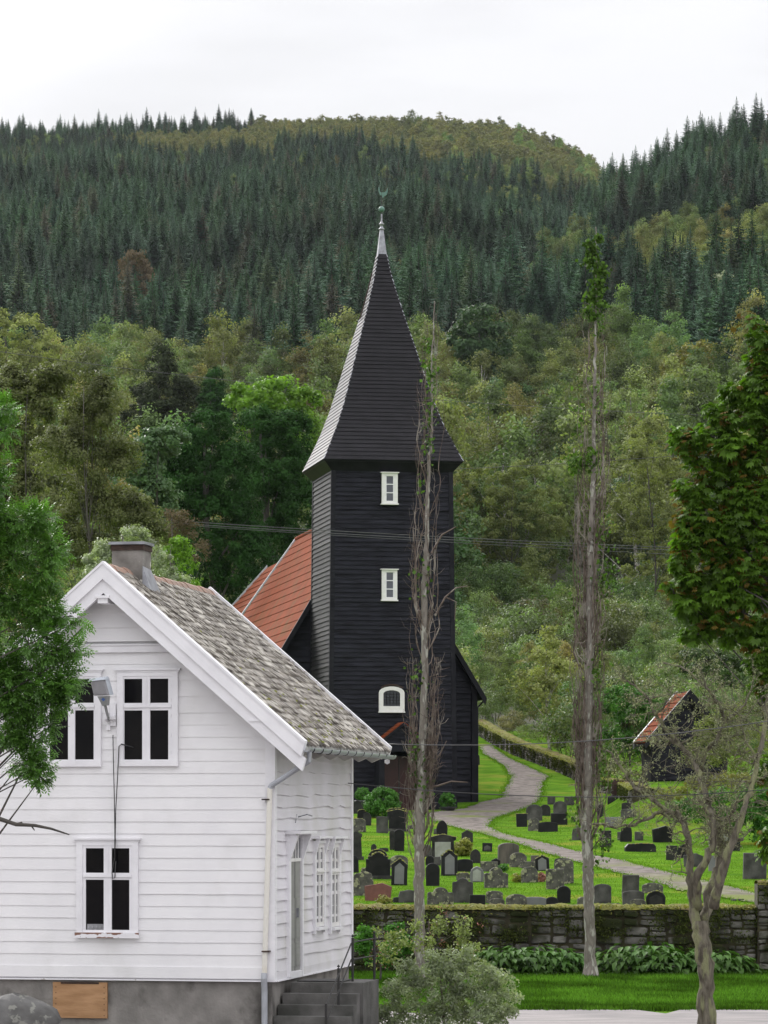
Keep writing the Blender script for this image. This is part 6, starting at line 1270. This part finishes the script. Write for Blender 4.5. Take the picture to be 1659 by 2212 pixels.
G5 = [((189, 978), 100, 126, 'arch', 'g_black', 'upright black round-topped stone left of the right poplar, on the wall line'), ((190, 835), 140, 180, 'low', 'g_lichen', 'largest tall lichened stone immediately left of the right poplar'),
 ((228, 270), 70, 62, 'flat', 'g_grey', 'far grey block touching the right poplar'), ((268, 390), 48, 38, 'flat', 'g_dark', 'small dark low slab left of the right poplar'),
 ((545, 420), 122, 66, 'flat', 'g_mid', 'low plain grey block right of the right poplar'), ((636, 532), 86, 110, 'rough', 'g_black', 'jagged black stone behind the apple branches'),
 ((600, 522), 50, 60, 'flat', 'g_grey', 'grey stone half behind the jagged black one'), ((730, 522), 62, 62, 'flat', 'g_grey', 'grey stone right of the jagged black one'),
 ((900, 537), 150, 118, 'wide', 'g_black', 'big black peaked stone in mid right-hand lawn behind the branches'), ((295, 520), 96, 92, 'rough', 'g_grey', 'grey stone hidden behind the right poplar stem'),
 ((490, 572), 84, 120, 'flat', 'g_dark', 'dark grey upright slab right of the right poplar'), ((740, 605), 226, 62, 'rough', 'g_black', 'long low dark mossy stone under the apple branches', 1),
 ((965, 665), 80, 105, 'flat', 'g_dark', 'dark slab left of the triangular grey stone'), ((1060, 650), 110, 100, 'rough', 'g_black', 'tilted black stone above the triangular grey stone'),
 ((1118, 712), 140, 100, 'wide', 'g_grey', 'triangular-topped grey stone behind the apple trunk fork'), ((1293, 742), 125, 110, 'flat', 'g_mid', 'pale square stone right of the apple fork'),
 ((1315, 563), 162, 96, 'wave', 'g_light', 'pale whitish stone with wavy top by the dark bush'), ((1382, 598), 152, 64, 'flat', 'g_black', 'low black rectangular stone overlapping the wavy pale one'),
 ((1562, 800), 168, 186, 'flat', 'g_grey', 'very wide grey slab at the right edge of the churchyard'), ((466, 976), 126, 140, 'low', 'g_grey', 'tall grey stone right of the right poplar on the wall line'),
 ((320, 1002), 68, 70, 'round', 'g_lichen', 'little lichened stone left of the right poplar at the wall'), ((505, 1003), 168, 26, 'flat', 'g_dark', 'narrow low slab lying along the wall top'),
 ((668, 935), 122, 165, 'flat', 'g_grey', 'tall flat grey stone behind the horizontal apple limb'), ((690, 992), 156, 106, 'low', 'g_grey', 'broad grey stone in front of the tall flat one'),
 ((828, 902), 152, 75, 'round', 'g_lichen', 'lichened stone behind the mossy black arch at the wall'), ((852, 997), 142, 110, 'arch', 'g_black', 'black arched stone with golden moss rim and pale kerb at the wall', 1, 'g_dark'),
 ((722, 1004), 116, 60, 'round', 'g_lichen', 'low lichened stone squeezed left of the mossy black arch'), ((1155, 985), 62, 40, 'pointed', 'g_dark', 'small dark pointed stone in front of the path behind the apple tree'),
 ((655, 362), 112, 66, 'low', 'g_grey', 'grey stone by the lichened twigs beneath the dyke'), ((540, 247), 72, 50, 'rough', 'g_dark', 'dark rough stone directly below the flat mossy rocks'),
 ((1440, 962), 92, 16, 'flat', 'g_grey', 'nearly buried slab where the path ends at the right'), ((640, 300), 70, 50, 'low', 'g_dark', 'small dark stone above the grey stone beneath the dyke'), ((450, 360), 50, 96, 'flat', 'g_dark', 'narrow dark slab tight against the right side of the right poplar')]
for conv, L_ in ((r4, G4), (r5, G5)):
    for g in L_:
        (px, w_, h_, shp, m_, lb) = g[:6]; gravestone(conv(*px), w_/S4, h_/S4, shp, m_, lb, g[6] if len(g) > 6 else 0, g[7] if len(g) > 7 else None, plinth=(shp in ('temple', 'step')))
gravestone((1030, 1652), 13, 22, 'rough', 'g_dark', 'small dark leaning stone on the lawn right beside the church corner')

# ------------------------------------------------------------------ dry stone walls
def dry_wall(name, label, pts, hgt, thick, front=-1, moss=True, seed=1, sizes=(0.25, 0.75), hs_=(0.09, 0.27)):
    """pts: [(X,Y,zbottom)] path of the wall's face"""
    o = pts[0]; r = empty(name, o, label, 'stone wall'); seg = [(np.array(a[:3], float), np.array(b[:3], float)) for a, b in zip(pts[:-1], pts[1:])]
    Ls = [np.linalg.norm(b[:2]-a[:2]) for a, b in seg]; tot = sum(Ls); lr = np.random.default_rng(seed)
    def P(s, out_, z):
        q = s
        for (a, b), L_ in zip(seg, Ls):
            if q <= L_ or (a is seg[-1][0]): break
            q -= L_
        d = (b-a)/L_; n = np.array([d[1], -d[0]]); n /= np.linalg.norm(n); p = a+d*q; return (p[0]+n[0]*out_-o[0], p[1]+n[1]*out_-o[1], p[2]+z-o[2])
    m = MB(); N_ = max(2, int(tot/1.0))
    for i in range(N_):
        s0, s1 = tot*i/N_, tot*(i+1)/N_; m.hexa([P(s0, -0.05, -0.4), P(s1, -0.05, -0.4), P(s1, -thick, -0.4), P(s0, -thick, -0.4)], [P(s0, -0.05, hgt-0.03), P(s1, -0.05, hgt-0.03), P(s1, -thick, hgt-0.03), P(s0, -thick, hgt-0.03)])
    m.build('wall_core', M['soil'], r)
    m = MB(); cells = []
    def split(s0, s1, z0, z1, dep):
        w_, h_ = s1-s0, z1-z0
        tw, thh = lr.uniform(*sizes), lr.uniform(*hs_)
        if w_ > tw*1.5 and (w_/max(h_, .01) > lr.uniform(1.1, 3.2) or h_ < thh*1.5):
            c = s0+w_*lr.uniform(0.35, 0.65); split(s0, c, z0, z1, dep+1); split(c, s1, z0, z1, dep+1)
        elif h_ > thh*1.45:
            c = z0+h_*lr.uniform(0.35, 0.65); split(s0, s1, z0, c, dep+1); split(s0, s1, c, z1, dep+1)
        else: cells.append((s0, s1, z0, z1))
    nb_ = max(1, int(tot/4.5)); ed = [tot*i/nb_+(lr.uniform(-0.25, 0.25) if 0 < i < nb_ else 0) for i in range(nb_+1)]
    for i in range(nb_): split(ed[i], ed[i+1], -0.1, hgt-0.02+lr.normal(0, 0.015), 0)
    for (s0, s1, z0, z1) in cells:
        out_ = lr.uniform(-0.05, 0.06); w_, h_ = s1-s0, z1-z0; cs = (s0+s1)/2; cz = (z0+z1)/2; tilt = lr.normal(0, 0.05); ring = []
        for t in (20, 55, 125, 160, 200, 235, 305, 340):
            q = R(t); a_ = math.copysign(abs(math.cos(q))**0.45, math.cos(q))*0.5*lr.uniform(0.84, 1.0); b_2 = math.copysign(abs(math.sin(q))**0.45, math.sin(q))*0.5*lr.uniform(0.82, 1.0); ring.append((a_*(w_-0.012), b_2*(h_-0.008)+a_*w_*tilt))
        back = [P(cs+x, -0.12, cz+y) for x, y in ring]; mid_ = [P(cs+x, out_-0.03, cz+y) for x, y in ring]; frn = [P(cs+x*0.82, out_+lr.uniform(-0.012, 0.012), cz+y*0.78) for x, y in ring]; n = 8
        m.add(back+mid_+frn+[P(cs, out_+0.012, cz)], [(i, (i+1) % n, n+(i+1) % n, n+i) for i in range(n)]+[(n+i, n+(i+1) % n, 2*n+(i+1) % n, 2*n+i) for i in range(n)]+[(2*n+i, 2*n+(i+1) % n, 3*n) for i in range(n)])
    m.build('stonework', M['stone1'], r)
    if moss:
        nx, ny = int(tot/0.09), 8; V = []
        for i in range(nx+1):
            for j in range(ny+1):
                t = j/ny; edge = min(t, 1-t)*2; V.append(P(tot*i/nx, 0.05-(thick+0.12)*t+lr.normal(0, 0.012), hgt-0.05+0.10*min(1, edge*2.2)+0.035*math.sin(i*0.21+j)*edge+abs(lr.normal(0, 0.022))))
        i = np.arange(nx)[:, None]*(ny+1)+np.arange(ny)[None]; ob = mesh_np('moss', V, np.stack([i, i+1, i+ny+2, i+ny+1], -1).reshape(-1, 4), M['wallmoss'], r)
        ob['kind'] = 'stuff'
        # hanging moss and grass tufts along the edge
        n = int(tot*190); s_ = lr.random(n)*tot; Pm = np.array([P(s, lr.uniform(-0.25, 0.09), hgt+lr.uniform(-0.16 if lr.random() < 0.35 else 0.0, 0.075)) for s in s_])
        V, Q = leaves(Pm, unit(n)+np.array([0, -0.5, 0.8]), np.full(n, 0.085), 0.4, 0.5); ob = mesh_np('moss_fringe', V, Q, M['l_gold'], r, lr.random(n)); ob['kind'] = 'stuff'
        n = int(tot*hgt*330); c_ = int(tot*hgt*3.2)+2; cs_ = lr.random(c_)*tot; cz_ = hgt*(0.15+0.85*lr.random(c_)**0.6); kk_ = lr.integers(0, c_, n)
        Pm = np.array([P(min(tot, max(0, cs_[k]+lr.normal(0, 0.16))), lr.uniform(0.03, 0.10), min(hgt, cz_[k]+lr.normal(0, 0.11))) for k in kk_])
        V, Q = leaves(Pm, unit(n)+np.array([0, -0.8, 0.2]), np.full(n, 0.06), 0.5, 0.1, np.full((n, 1), 0.4)); ob = mesh_np('hanging_moss', V, Q, M['l_mossdark'], r, lr.random(n)); ob['kind'] = 'stuff'
    return r
zt = at(0, 1962, 86.4)[2]; xl = at(690, 0, 86.4)[0]; xr = at(1634, 0, 86.4)[0]
dry_wall('stone_wall', 'long dark dry stone retaining wall with yellow moss cap below the graves', [(xl, 86.42, -4.25), (xr, 86.42, -4.25)], zt+4.25, 0.75, seed=3)
xr2 = at(1850, 0, 86.2)[0]; zt2 = at(0, 1908, 86.2)[2]
dry_wall('stone_wall', 'taller dark stone wall end at the right edge of the frame', [(xr+0.02, 86.25, -4.25), (xr2, 86.25, -4.25)], zt2+4.25, 0.8, seed=5)
wp = [ground_at(*p) for p in ((1022, 1582), (1060, 1606), (1110, 1632), (1170, 1655), (1225, 1677), (1262, 1696))]
wp = [(p[0], p[1], p[2]) for p in wp]
dry_wall('stone_dyke', 'low mossy stone dyke curving down beside the upper gravel path', wp, 0.75, 0.8, seed=8, sizes=(0.25, 0.7))
wp = [ground_at(*p) for p in ((1296, 1712), (1330, 1718), (1362, 1738))]
dry_wall('stone_dyke', 'short tumbled end of the mossy dyke right of the right poplar', wp, 0.6, 1.0, seed=9, sizes=(0.4, 0.9))

# ------------------------------------------------------------------ clipped shrubs, pots, bushes
def ball(px, r_, D, lm, label, name, nl, cr_, leaf, cat='shrub', pot=False, sq=1.0, base=None):
    X, Y, Z = at(px[0], px[1], D); rr = r_/F*D; zb = hz(X, Y) if base is None else base
    rt_ = empty(name, (X, Y, zb), label, cat)
    V, Q, t, C = crown([(X, Y, Z, rr, rr, rr*sq)], max(30, nl//45), nl, cr_, leaf, 0.7, 0.9, low_cut=-0.95)
    mesh_np('foliage', V, Q, lm, rt_, t, off=(X, Y, zb)); m = MB(); m.tube([(0, 0, 0.02), (0, 0, Z-zb)], 0.03, 6); m.build('stem', M['bark'], rt_)
    return rt_, X, Y, Z, zb
for (x, y, rr, lab, side_) in ((967, 1730, 16.5, 'right one of two clipped round box balls in pots by the church door', 1), (784, 1717, 15, 'left one of two clipped round box balls, peeping over the house side', 0)):
    D = 149.3 if side_ else 148.5; X, Y, Z = at(x, y, D); zb = hz(X, Y)
    pt = empty('plant_pot', (X, Y, zb), 'dark glazed plant pot under the %s clipped ball' % ('right' if side_ else 'left'), 'pot')
    zt_ = Z-rr/F*D*0.8-zb; m = MB(); m.lathe((0, 0, 0), [(0.001, 0.0), (0.25, 0.0), (0.34, zt_*0.55), (0.36, zt_*0.85), (0.39, zt_*0.9), (0.39, zt_), (0.33, zt_), (0.32, zt_-0.05), (0.001, zt_-0.05)], 18); m.build('pot', M['pot'], pt, True)
    ball((x, y), rr, D, M['l_box'], lab, 'box_ball', 3200, 0.10, 0.06, base=zb+zt_-0.05)
ball((826, 1738), 36, 142, M['l_box'], 'big rounded bright green shrub in front of the church porch', 'round_shrub', 7500, 0.16, 0.085, sq=1.0)
gx = r4(905, 575); ball(gx, 17, ground_at(*r4(905, 635))[1], M['l_gold'], 'golden green bush beside the pale-panelled monument', 'golden_bush', 1800, 0.14, 0.10)
for (p, rr, lm, lab) in (((1300, 795), 13, 'l_gold', 'small yellowish plant left of the heather-flanked stone'), ((1465, 790), 12, 'l_pink', 'pink flowering heather right of the rounded lichened stone'), ((1195, 720), 8, 'l_box', 'small green plant between lichened stones'), ((330, 965), 15, 'l_gold', 'low pale leafy plant in front of the red-brown stone')):
    ball(r4(*p), rr, ground_at(*r4(p[0], p[1]+30))[1], M[lm], lab, 'grave_plant', 500, 0.10, 0.06, 'plant', sq=0.7)

# hosta clumps at the foot of the wall
def hosta(x, wd, label):
    D = 85.4; X = (x-CX)/F*D; Z = hz(X, D); r = empty('hosta_plant', (X, D, Z), label, 'hosta', 'hosta clumps along the foot of the stone wall')
    VV = []; T_ = []; QQ = []; n0 = 0
    wd = wd*1.55
    for k in range(190):
        a = rng.random()*6.28; el = rng.uniform(0.15, 1.25); L1 = rng.uniform(0.35, 0.62)*wd; ln = rng.uniform(0.19, 0.32); w_ = ln*0.48
        d = np.array([math.cos(a)*math.cos(el), math.sin(a)*math.cos(el), math.sin(el)]); p0 = d*L1*np.array([1.15, 0.8, 0.85])
        hd = np.array([math.cos(a), math.sin(a), 0]); sd3 = np.array([-math.sin(a), math.cos(a), 0]); tl = -0.25-rng.random()*0.9
        P1 = p0; P2 = p0+hd*ln*0.5*math.cos(tl*0.5)+np.array([0, 0, ln*0.5*math.sin(tl*0.4)]); P3 = P2+hd*ln*0.6*math.cos(tl)+np.array([0, 0, ln*0.6*math.sin(tl)])
        VV += [P1, P2-sd3*w_*0.5+np.array([0, 0, 0.02]), P2-np.array([0, 0, 0.025]), P2+sd3*w_*0.5+np.array([0, 0, 0.02]), P3]; QQ += [(n0, n0+1, n0+2, n0+2), (n0, n0+2, n0+3, n0+3), (n0+1, n0+4, n0+2, n0+2), (n0+2, n0+4, n0+3, n0+3)]; n0 += 5; T_ += [min(1, 0.25+0.55*el/1.25+0.3*rng.random())]*4
        
    T3 = np.array([(q[0], q[1], q[2]) for q in QQ]); mesh_np('leaves', VV, T3, M['l_hosta'], r, np.array(T_))
hx = [(1052, 0.85, 'first hosta clump at the left, beside the big silvery shrub'), (1092, 0.95, 'second hosta clump from the left'), (1135, 1.0, 'third hosta clump, full and dark'), (1180, 0.9, 'fourth hosta clump, left of the right poplar'), (1222, 0.8, 'fifth hosta clump touching the right poplar on its left'), (1318, 0.85, 'hosta clump immediately right of the right poplar'),
      (1362, 1.0, 'tall hosta clump under the middle of the wall right of the poplar'), (1408, 1.1, 'biggest brightest hosta clump left of the apple tree'), (1455, 0.95, 'hosta clump half hidden by the apple trunk'), (1540, 0.85, 'hosta clump just right of the apple trunk'), (1578, 0.7, 'last low hosta clump at the right end of the row')]
for h in hx: hosta(*h)

# big silvery shrub in the foreground and the berry shrub behind it
near_tree('silver_shrub', 'large silvery green shrub at the bottom centre beside the steps', 'shrub',
   [(930, 2110, 70, 50), (870, 2130, 50, 40), (990, 2100, 60, 60), (1040, 2130, 60, 50), (900, 2170, 100, 60), (1010, 2190, 100, 60), (950, 2085, 40, 35), (900, 2095, 30, 25), (1000, 2075, 25, 25), (1080, 2180, 50, 50), (830, 2190, 55, 50), (950, 2240, 170, 60), (960, 2080, 30, 25), (880, 2095, 30, 25), (1060, 2105, 40, 35), (1100, 2140, 30, 30)], 62.5, (955-CX)/F*62.5,
   [('foliage', M['l_silver'], 420, 24000, 0.13, lambda P, e: (*leaves(P, e, np.full(len(P), 0.07), 0.42, 0.3), 1), 0.5)], M['vine'], 0.04, [])
near_tree('berry_shrub', 'upright yellowish green shrub with reddish berries at the foot of the wall', 'shrub',
   [(900, 2000, 18, 35), (950, 1990, 22, 45), (1000, 2010, 22, 40), (860, 2030, 25, 35), (930, 2040, 45, 35), (1010, 2060, 35, 30), (820, 2020, 20, 25), (830, 2060, 35, 35), (1030, 2000, 14, 25)], 79, (930-CX)/F*79,
   [('foliage', M['l_shrub'], 110, 2200, 0.14, lambda P, e: (*leaves(P, e, np.full(len(P), 0.085), 0.5, 0.3), 1), 0.5), ('berries', M['l_pink'], 60, 260, 0.10, lambda P, e: (*leaves(P, e, np.full(len(P), 0.03), 1.0, 0.3), 1), 0.7)], M['vine'], 0.03, [])
near_tree('leafy_bush', 'dark green leafy bush between the iron railing and the stone wall', 'shrub',
   [(790, 2040, 25, 40), (840, 2060, 30, 30), (850, 2010, 20, 25), (880, 2040, 25, 25)], 83, (820-CX)/F*83,
   [('foliage', M['l_box'], 90, 2600, 0.14, lambda P, e: (*leaves(P, e, np.full(len(P), 0.10), 0.6, 0.3), 1), 0.5)], M['bark'], 0.03, [])

# ------------------------------------------------------------------ old lichened apple tree
def apple():
    D = 69.0; bx = 1530; X0 = (bx-CX)/F*D; Z0 = hz(X0, D); r = empty('apple_tree', (X0, D, Z0), 'old gnarled leafless apple tree hung with pale lichen', 'tree'); k = D/F
    L_ = [[(1530, 2235, 25, 0), (1528, 2150, 21, 0), (1522, 2080, 20, 0), (1516, 2030, 22, 0), (1512, 1990, 20, 0)],
      [(1510, 2020, 15, 0), (1497, 1960, 12, 0), (1491, 1900, 10.5, 0), (1490, 1850, 9, 0.1), (1484, 1800, 8, 0.1), (1470, 1762, 7, 0.2), (1440, 1748, 5, 0.3), (1410, 1762, 4.5, 0.4), (1370, 1782, 4, 0.4), (1330, 1786, 3.4, 0.4), (1278, 1780, 2.4, 0.3)],
      [(1508, 1960, 11, 0), (1506, 1900, 11, -0.2), (1530, 1850, 10, -0.3), (1542, 1820, 9, -0.3), (1538, 1770, 8.5, -0.3), (1524, 1720, 8, -0.2), (1512, 1670, 7, 0), (1488, 1630, 6, 0.2), (1450, 1590, 5, 0.3), (1420, 1550, 4.2, 0.4), (1400, 1510, 3.6, 0.5), (1370, 1480, 3, 0.6), (1340, 1468, 2, 0.6)],
      [(1470, 1770, 7, 0.3), (1430, 1745, 6, 0.5), (1400, 1720, 5, 0.6), (1370, 1700, 4.5, 0.7), (1350, 1670, 4, 0.8), (1330, 1640, 3, 0.8), (1310, 1620, 2, 0.8)],
      [(1520, 1990, 14, 0.2), (1532, 1930, 13, 0.3), (1548, 1880, 11, 0.4), (1560, 1840, 10, 0.4), (1556, 1800, 8.5, 0.4), (1546, 1770, 7.5, 0.4), (1530, 1735, 6.5, 0.5), (1518, 1700, 6, 0.5), (1516, 1660, 5.5, 0.4), (1522, 1625, 5, 0.4), (1545, 1600, 5, 0.3), (1562, 1570, 4.6, 0.3), (1560, 1535, 4.2, 0.2), (1545, 1510, 4, 0.1), (1530, 1490, 3.5, 0), (1520, 1470, 3, 0)],
      [(1540, 1960, 13, -0.1), (1556, 1900, 12, -0.3), (1572, 1850, 10.5, -0.4), (1590, 1800, 9, -0.4), (1606, 1750, 8, -0.4), (1622, 1700, 7, -0.3), (1636, 1650, 6.4, -0.2), (1648, 1600, 6, -0.1), (1655, 1540, 5, 0), (1662, 1480, 4, 0)],
      [(1560, 1830, 7, 0.4), (1580, 1815, 6, 0.3), (1605, 1812, 4.5, 0.2)], [(1546, 1790, 7, 0.4), (1560, 1775, 6.5, 0.3), (1578, 1762, 5.5, 0.2), (1590, 1735, 4.5, 0.1)],
      [(1562, 1560, 3.6, 0.2), (1590, 1540, 3, 0), (1610, 1520, 2.4, 0), (1625, 1480, 2, 0)], [(1530, 1490, 3, 0), (1500, 1460, 2.4, 0.2), (1470, 1440, 2, 0.4), (1430, 1432, 1.6, 0.5)], [(1400, 1510, 2.6, 0.4), (1440, 1500, 2, 0.4), (1480, 1495, 1.6, 0.4)],
      [(1638, 1640, 3.5, -0.1), (1610, 1600, 2.6, 0), (1600, 1550, 2, 0.1), (1580, 1500, 1.6, 0.2)], [(1460, 1600, 4, 0.2), (1430, 1610, 3, 0.4), (1400, 1600, 2.4, 0.6), (1370, 1605, 2, 0.8)], [(1418, 1545, 3.4, 0.4), (1440, 1520, 2.6, 0.2), (1455, 1480, 2, 0.1)]]
    f = lambda x, y: (x, y)
    m = MB(); ends = []
    for pl_ in L_:
        P = [at(*f(p[0], p[1]), D+p[3]*1.6) for p in pl_]; Rr = [p[2]*k*0.86 for p in pl_]; fp = []; fr_ = []
        for a, b, ra, rb_ in zip(P[:-1], P[1:], Rr[:-1], Rr[1:]):
            for t in np.linspace(0, 1, 4, endpoint=False): fp.append(np.array(a)*(1-t)+np.array(b)*t+rng.normal(0, 0.012+ra*0.06, 3)); fr_.append((ra*(1-t)+rb_*t)*rng.uniform(0.88, 1.14))
        fp.append(np.array(P[-1])); fr_.append(Rr[-1]); m.tube(fp, fr_, 9)
        for p, q in zip(fp, fr_):
            if q < 8*k and rng.random() < 0.85: ends.append((p, q))
    m.build('trunk', M['bark_apple'], r, True, (X0, D, Z0))
    m = MB(); tips = []
    def twig(p, d, l, rad, lev):
        n = 5; pts = [p]; 
        for i in range(n):
            d = d+rng.normal(0, 0.28, 3)+np.array([0, 0, 0.02]); d = d/np.linalg.norm(d); p = p+d*l/n; pts.append(p); tips.append(p)
        m.tube(pts, [rad*(1-0.7*i/n) for i in range(n+1)], 4 if lev else 5, False)
        if lev < 2:
            for _ in range(rng.integers(2, 4)): i = rng.integers(1, n); d2 = d+rng.normal(0, 0.9, 3); twig(pts[i], d2/np.linalg.norm(d2), l*0.55, rad*0.5, lev+1)
    for p, q in ends:
        for _ in range(1 if rng.random() < 0.75 else 2):
            d = rng.normal(0, 1, 3)*np.array([1, 0.8, 0.6])+np.array([-0.25, 0, 0.25]); twig(p, d/np.linalg.norm(d), rng.uniform(0.25, 0.75), min(q*0.45, 0.02), 0 if rng.random() < 0.55 else 1)
    # fine crown of dead twigs above, in front of the shed
    for _ in range(80):
        x, y = rng.uniform(1400, 1660), rng.uniform(1520, 1760); 
        if (x-1350)/310+ (y-1470)/250 < 0.75: continue
        p = np.array(at(x, y, D+rng.uniform(-0.6, 1.0))); d = rng.normal(0, 1, 3)*np.array([1, 0.6, 0.5])+np.array([-0.3, 0, 0.1]); twig(p, d/np.linalg.norm(d), rng.uniform(0.4, 0.9), 0.009, 1)
    m.build('twigs', M['bark_apple'], r, False, (X0, D, Z0))['kind'] = 'stuff'
    T_ = np.array(tips); T_ = T_[rng.random(len(T_)) < 0.55]; kk_ = rng.integers(0, len(T_), 24000); cw = rng.random(len(T_))**2
    keep = rng.random(len(kk_)) < 0.25+0.75*cw[kk_]; kk_ = kk_[keep]
    P = T_[kk_]+rng.normal(0, 0.028, (len(kk_), 3))*(0.6+cw[kk_][:, None]); V, Q = leaves(P, unit(len(P)), np.full(len(P), 0.05), 0.35, 0.0, np.full((len(P), 1), 0.35))
    mesh_np('lichen', V, Q, M['l_lichen'], r, rng.random(len(P)), off=(X0, D, Z0))['kind'] = 'stuff'
apple()

# ------------------------------------------------------------------ far cables, boulder, grass
for (a, b, s_, lab) in ((at(-120, 1088, 130), at(1760, 1194, 130), 0.5, 'upper of the dark power cables crossing in front of the tower'), (at(-120, 1092, 130.3), at(1760, 1199, 130.3), 0.55, 'second power cable hanging close under the upper one'), (at(-120, 1097, 130.8), at(1760, 1212, 130.8), 0.35, 'lowest and thinnest cable of the three crossing the tower')):
    cable('power_cable', sag(a, b, s_*0.4, 40), 0.013 if 'thin' not in lab else 0.009, lab, 'greycable', 'cable', 'power cables crossing the tower')
for (a, b, lab) in ((at(-100, 745, 240), at(1800, 905, 240), 'upper thin grey cable far behind the spire'), (at(-100, 1020, 238), at(1800, 955, 238), 'lower thin grey cable far behind the tower eaves')):
    cable('power_cable', sag(a, b, 1.0, 30), 0.016, lab, 'greycable', 'cable', 'thin cables behind the church')
bo = at(28, 2215, 57.0); br = MB(); nlat, nlon = 9, 16
for i in range(nlat+1):
    for j in range(nlon):
        t, p = math.pi*i/nlat, 2*math.pi*j/nlon; q = 1+0.07*math.sin(3*p+t*2)+0.05*math.cos(5*t+p); br.v.append((0.78*q*math.sin(t)*math.cos(p), 0.55*q*math.sin(t)*math.sin(p), 0.50*q*math.cos(t)))
for i in range(nlat):
    for j in range(nlon): br.f.append((i*nlon+j, (i+1)*nlon+j, (i+1)*nlon+(j+1) % nlon, i*nlon+(j+1) % nlon))
b_ = br.build('boulder', M['rock'], None, True); b_.location = bo; tag(b_, 'rounded grey boulder lying against the house base at the lower left', 'boulder')

def grass(name, n, sampler, hgt, label, lm='l_grass'):
    X, Y = sampler(n); Z = height(X, Y); n = len(X); a = rng.random(n)*6.28; h = hgt*(0.5+rng.random(n)); w_ = 0.012+0.10*h; lean = rng.normal(0, 0.35, (n, 2))*h[:, None]
    dx, dy = np.cos(a)*w_, np.sin(a)*w_
    V = np.stack([np.stack([X-dx, Y-dy, Z-0.01], -1), np.stack([X+dx, Y+dy, Z-0.01], -1), np.stack([X+lean[:, 0], Y+lean[:, 1], Z+h], -1)], 1).reshape(-1, 3)
    return tag(mesh_np(name, V, np.arange(3*n).reshape(-1, 3), M[lm], None, np.clip(rng.normal(0.5, 0.25, n), 0, 1)), label, 'grass', None, 'stuff')
# keep blades off the path
pathc = []
for a, b in pp:
    ga, gb = ground_at(*a), ground_at(*b); pathc.append((ga[0], ga[1], gb[0], gb[1]))
def on_path(X, Y):
    bad = np.zeros(len(X), bool)
    for p, q in zip(pathc[:-1], pathc[1:]):
        poly = [(p[0], p[1]), (p[2], p[3]), (q[2], q[3]), (q[0], q[1])]; s1 = np.ones(len(X), bool); s2 = np.ones(len(X), bool)
        for (x1, y1), (x2, y2) in zip(poly, poly[1:]+poly[:1]):
            c = (x2-x1)*(Y-y1)-(y2-y1)*(X-x1); s1 &= c > 0; s2 &= c < 0
        bad |= s1 | s2
    return bad
def samp_yard(n):
    Y = 87.2+(rng.random(n)**1.5)*75; X = rng.uniform(-0.03, 0.125, n)*Y; k = ~on_path(X, Y); return X[k], Y[k]
def samp_verge(n):
    Y = rng.uniform(74.3, 85.9, n)**1.0; X = rng.uniform(-2.5, 10.2, n); return X, Y
grass('lawn_grass', 110000, samp_yard, 0.028, 'short bright green lawn grass of the churchyard')
grass('verge_grass', 90000, samp_verge, 0.07, 'darker longer grass of the verge below the wall', 'l_verge')
grass('edge_grass', 9000, lambda n: (rng.uniform(-1.5, 10.2, n), 74.5+rng.normal(0, 0.18, n)), 0.10, 'ragged grass edge along the road', 'l_verge')
def samp_edge(n):
    A = []; pc = pathc
    for p, q in zip(pc[:-1], pc[1:]):
        for i0 in (0, 2):
            L_ = math.hypot(q[i0]-p[i0], q[i0+1]-p[i0+1])
            if L_ < 25: A.append((p[i0], p[i0+1], q[i0], q[i0+1], L_))
    A = np.array(A); k = rng.choice(len(A), n, p=A[:, 4]/A[:, 4].sum()); t = rng.random(n)
    return A[k, 0]*(1-t)+A[k, 2]*t+rng.normal(0, 0.13, n), A[k, 1]*(1-t)+A[k, 3]*t+rng.normal(0, 0.13, n)
grass('path_edge_grass', 16000, samp_edge, 0.06, 'ragged tufts of grass along both edges of the gravel path')
grass('weeds', 5000, lambda n: (rng.uniform(-7, -4.6, n), 57.0+rng.uniform(0, 2.4, n)), 0.16, 'tufts of grass along the house base')

# ------------------------------------------------------------------ the damp air of the valley
hz_m = bpy.data.materials.new('valley_air'); hz_m.use_nodes = True; t_ = hz_m.node_tree; t_.nodes.clear(); o_ = t_.nodes.new('ShaderNodeOutputMaterial'); pv = t_.nodes.new('ShaderNodeVolumePrincipled')
pv.inputs['Color'].default_value = (0.86, 0.92, 1.0, 1); pv.inputs['Density'].default_value = 0.00002; pv.inputs['Anisotropy'].default_value = 0.2; t_.links.new(pv.outputs[0], o_.inputs['Volume'])
mb = MB(); mb.box(-760, 760, -140, 2520, -12, 480); hb = mb.build('haze', hz_m); hb['kind'] = 'stuff'; hb['label'] = 'thin damp air paling the far woods'; hb['category'] = 'haze'
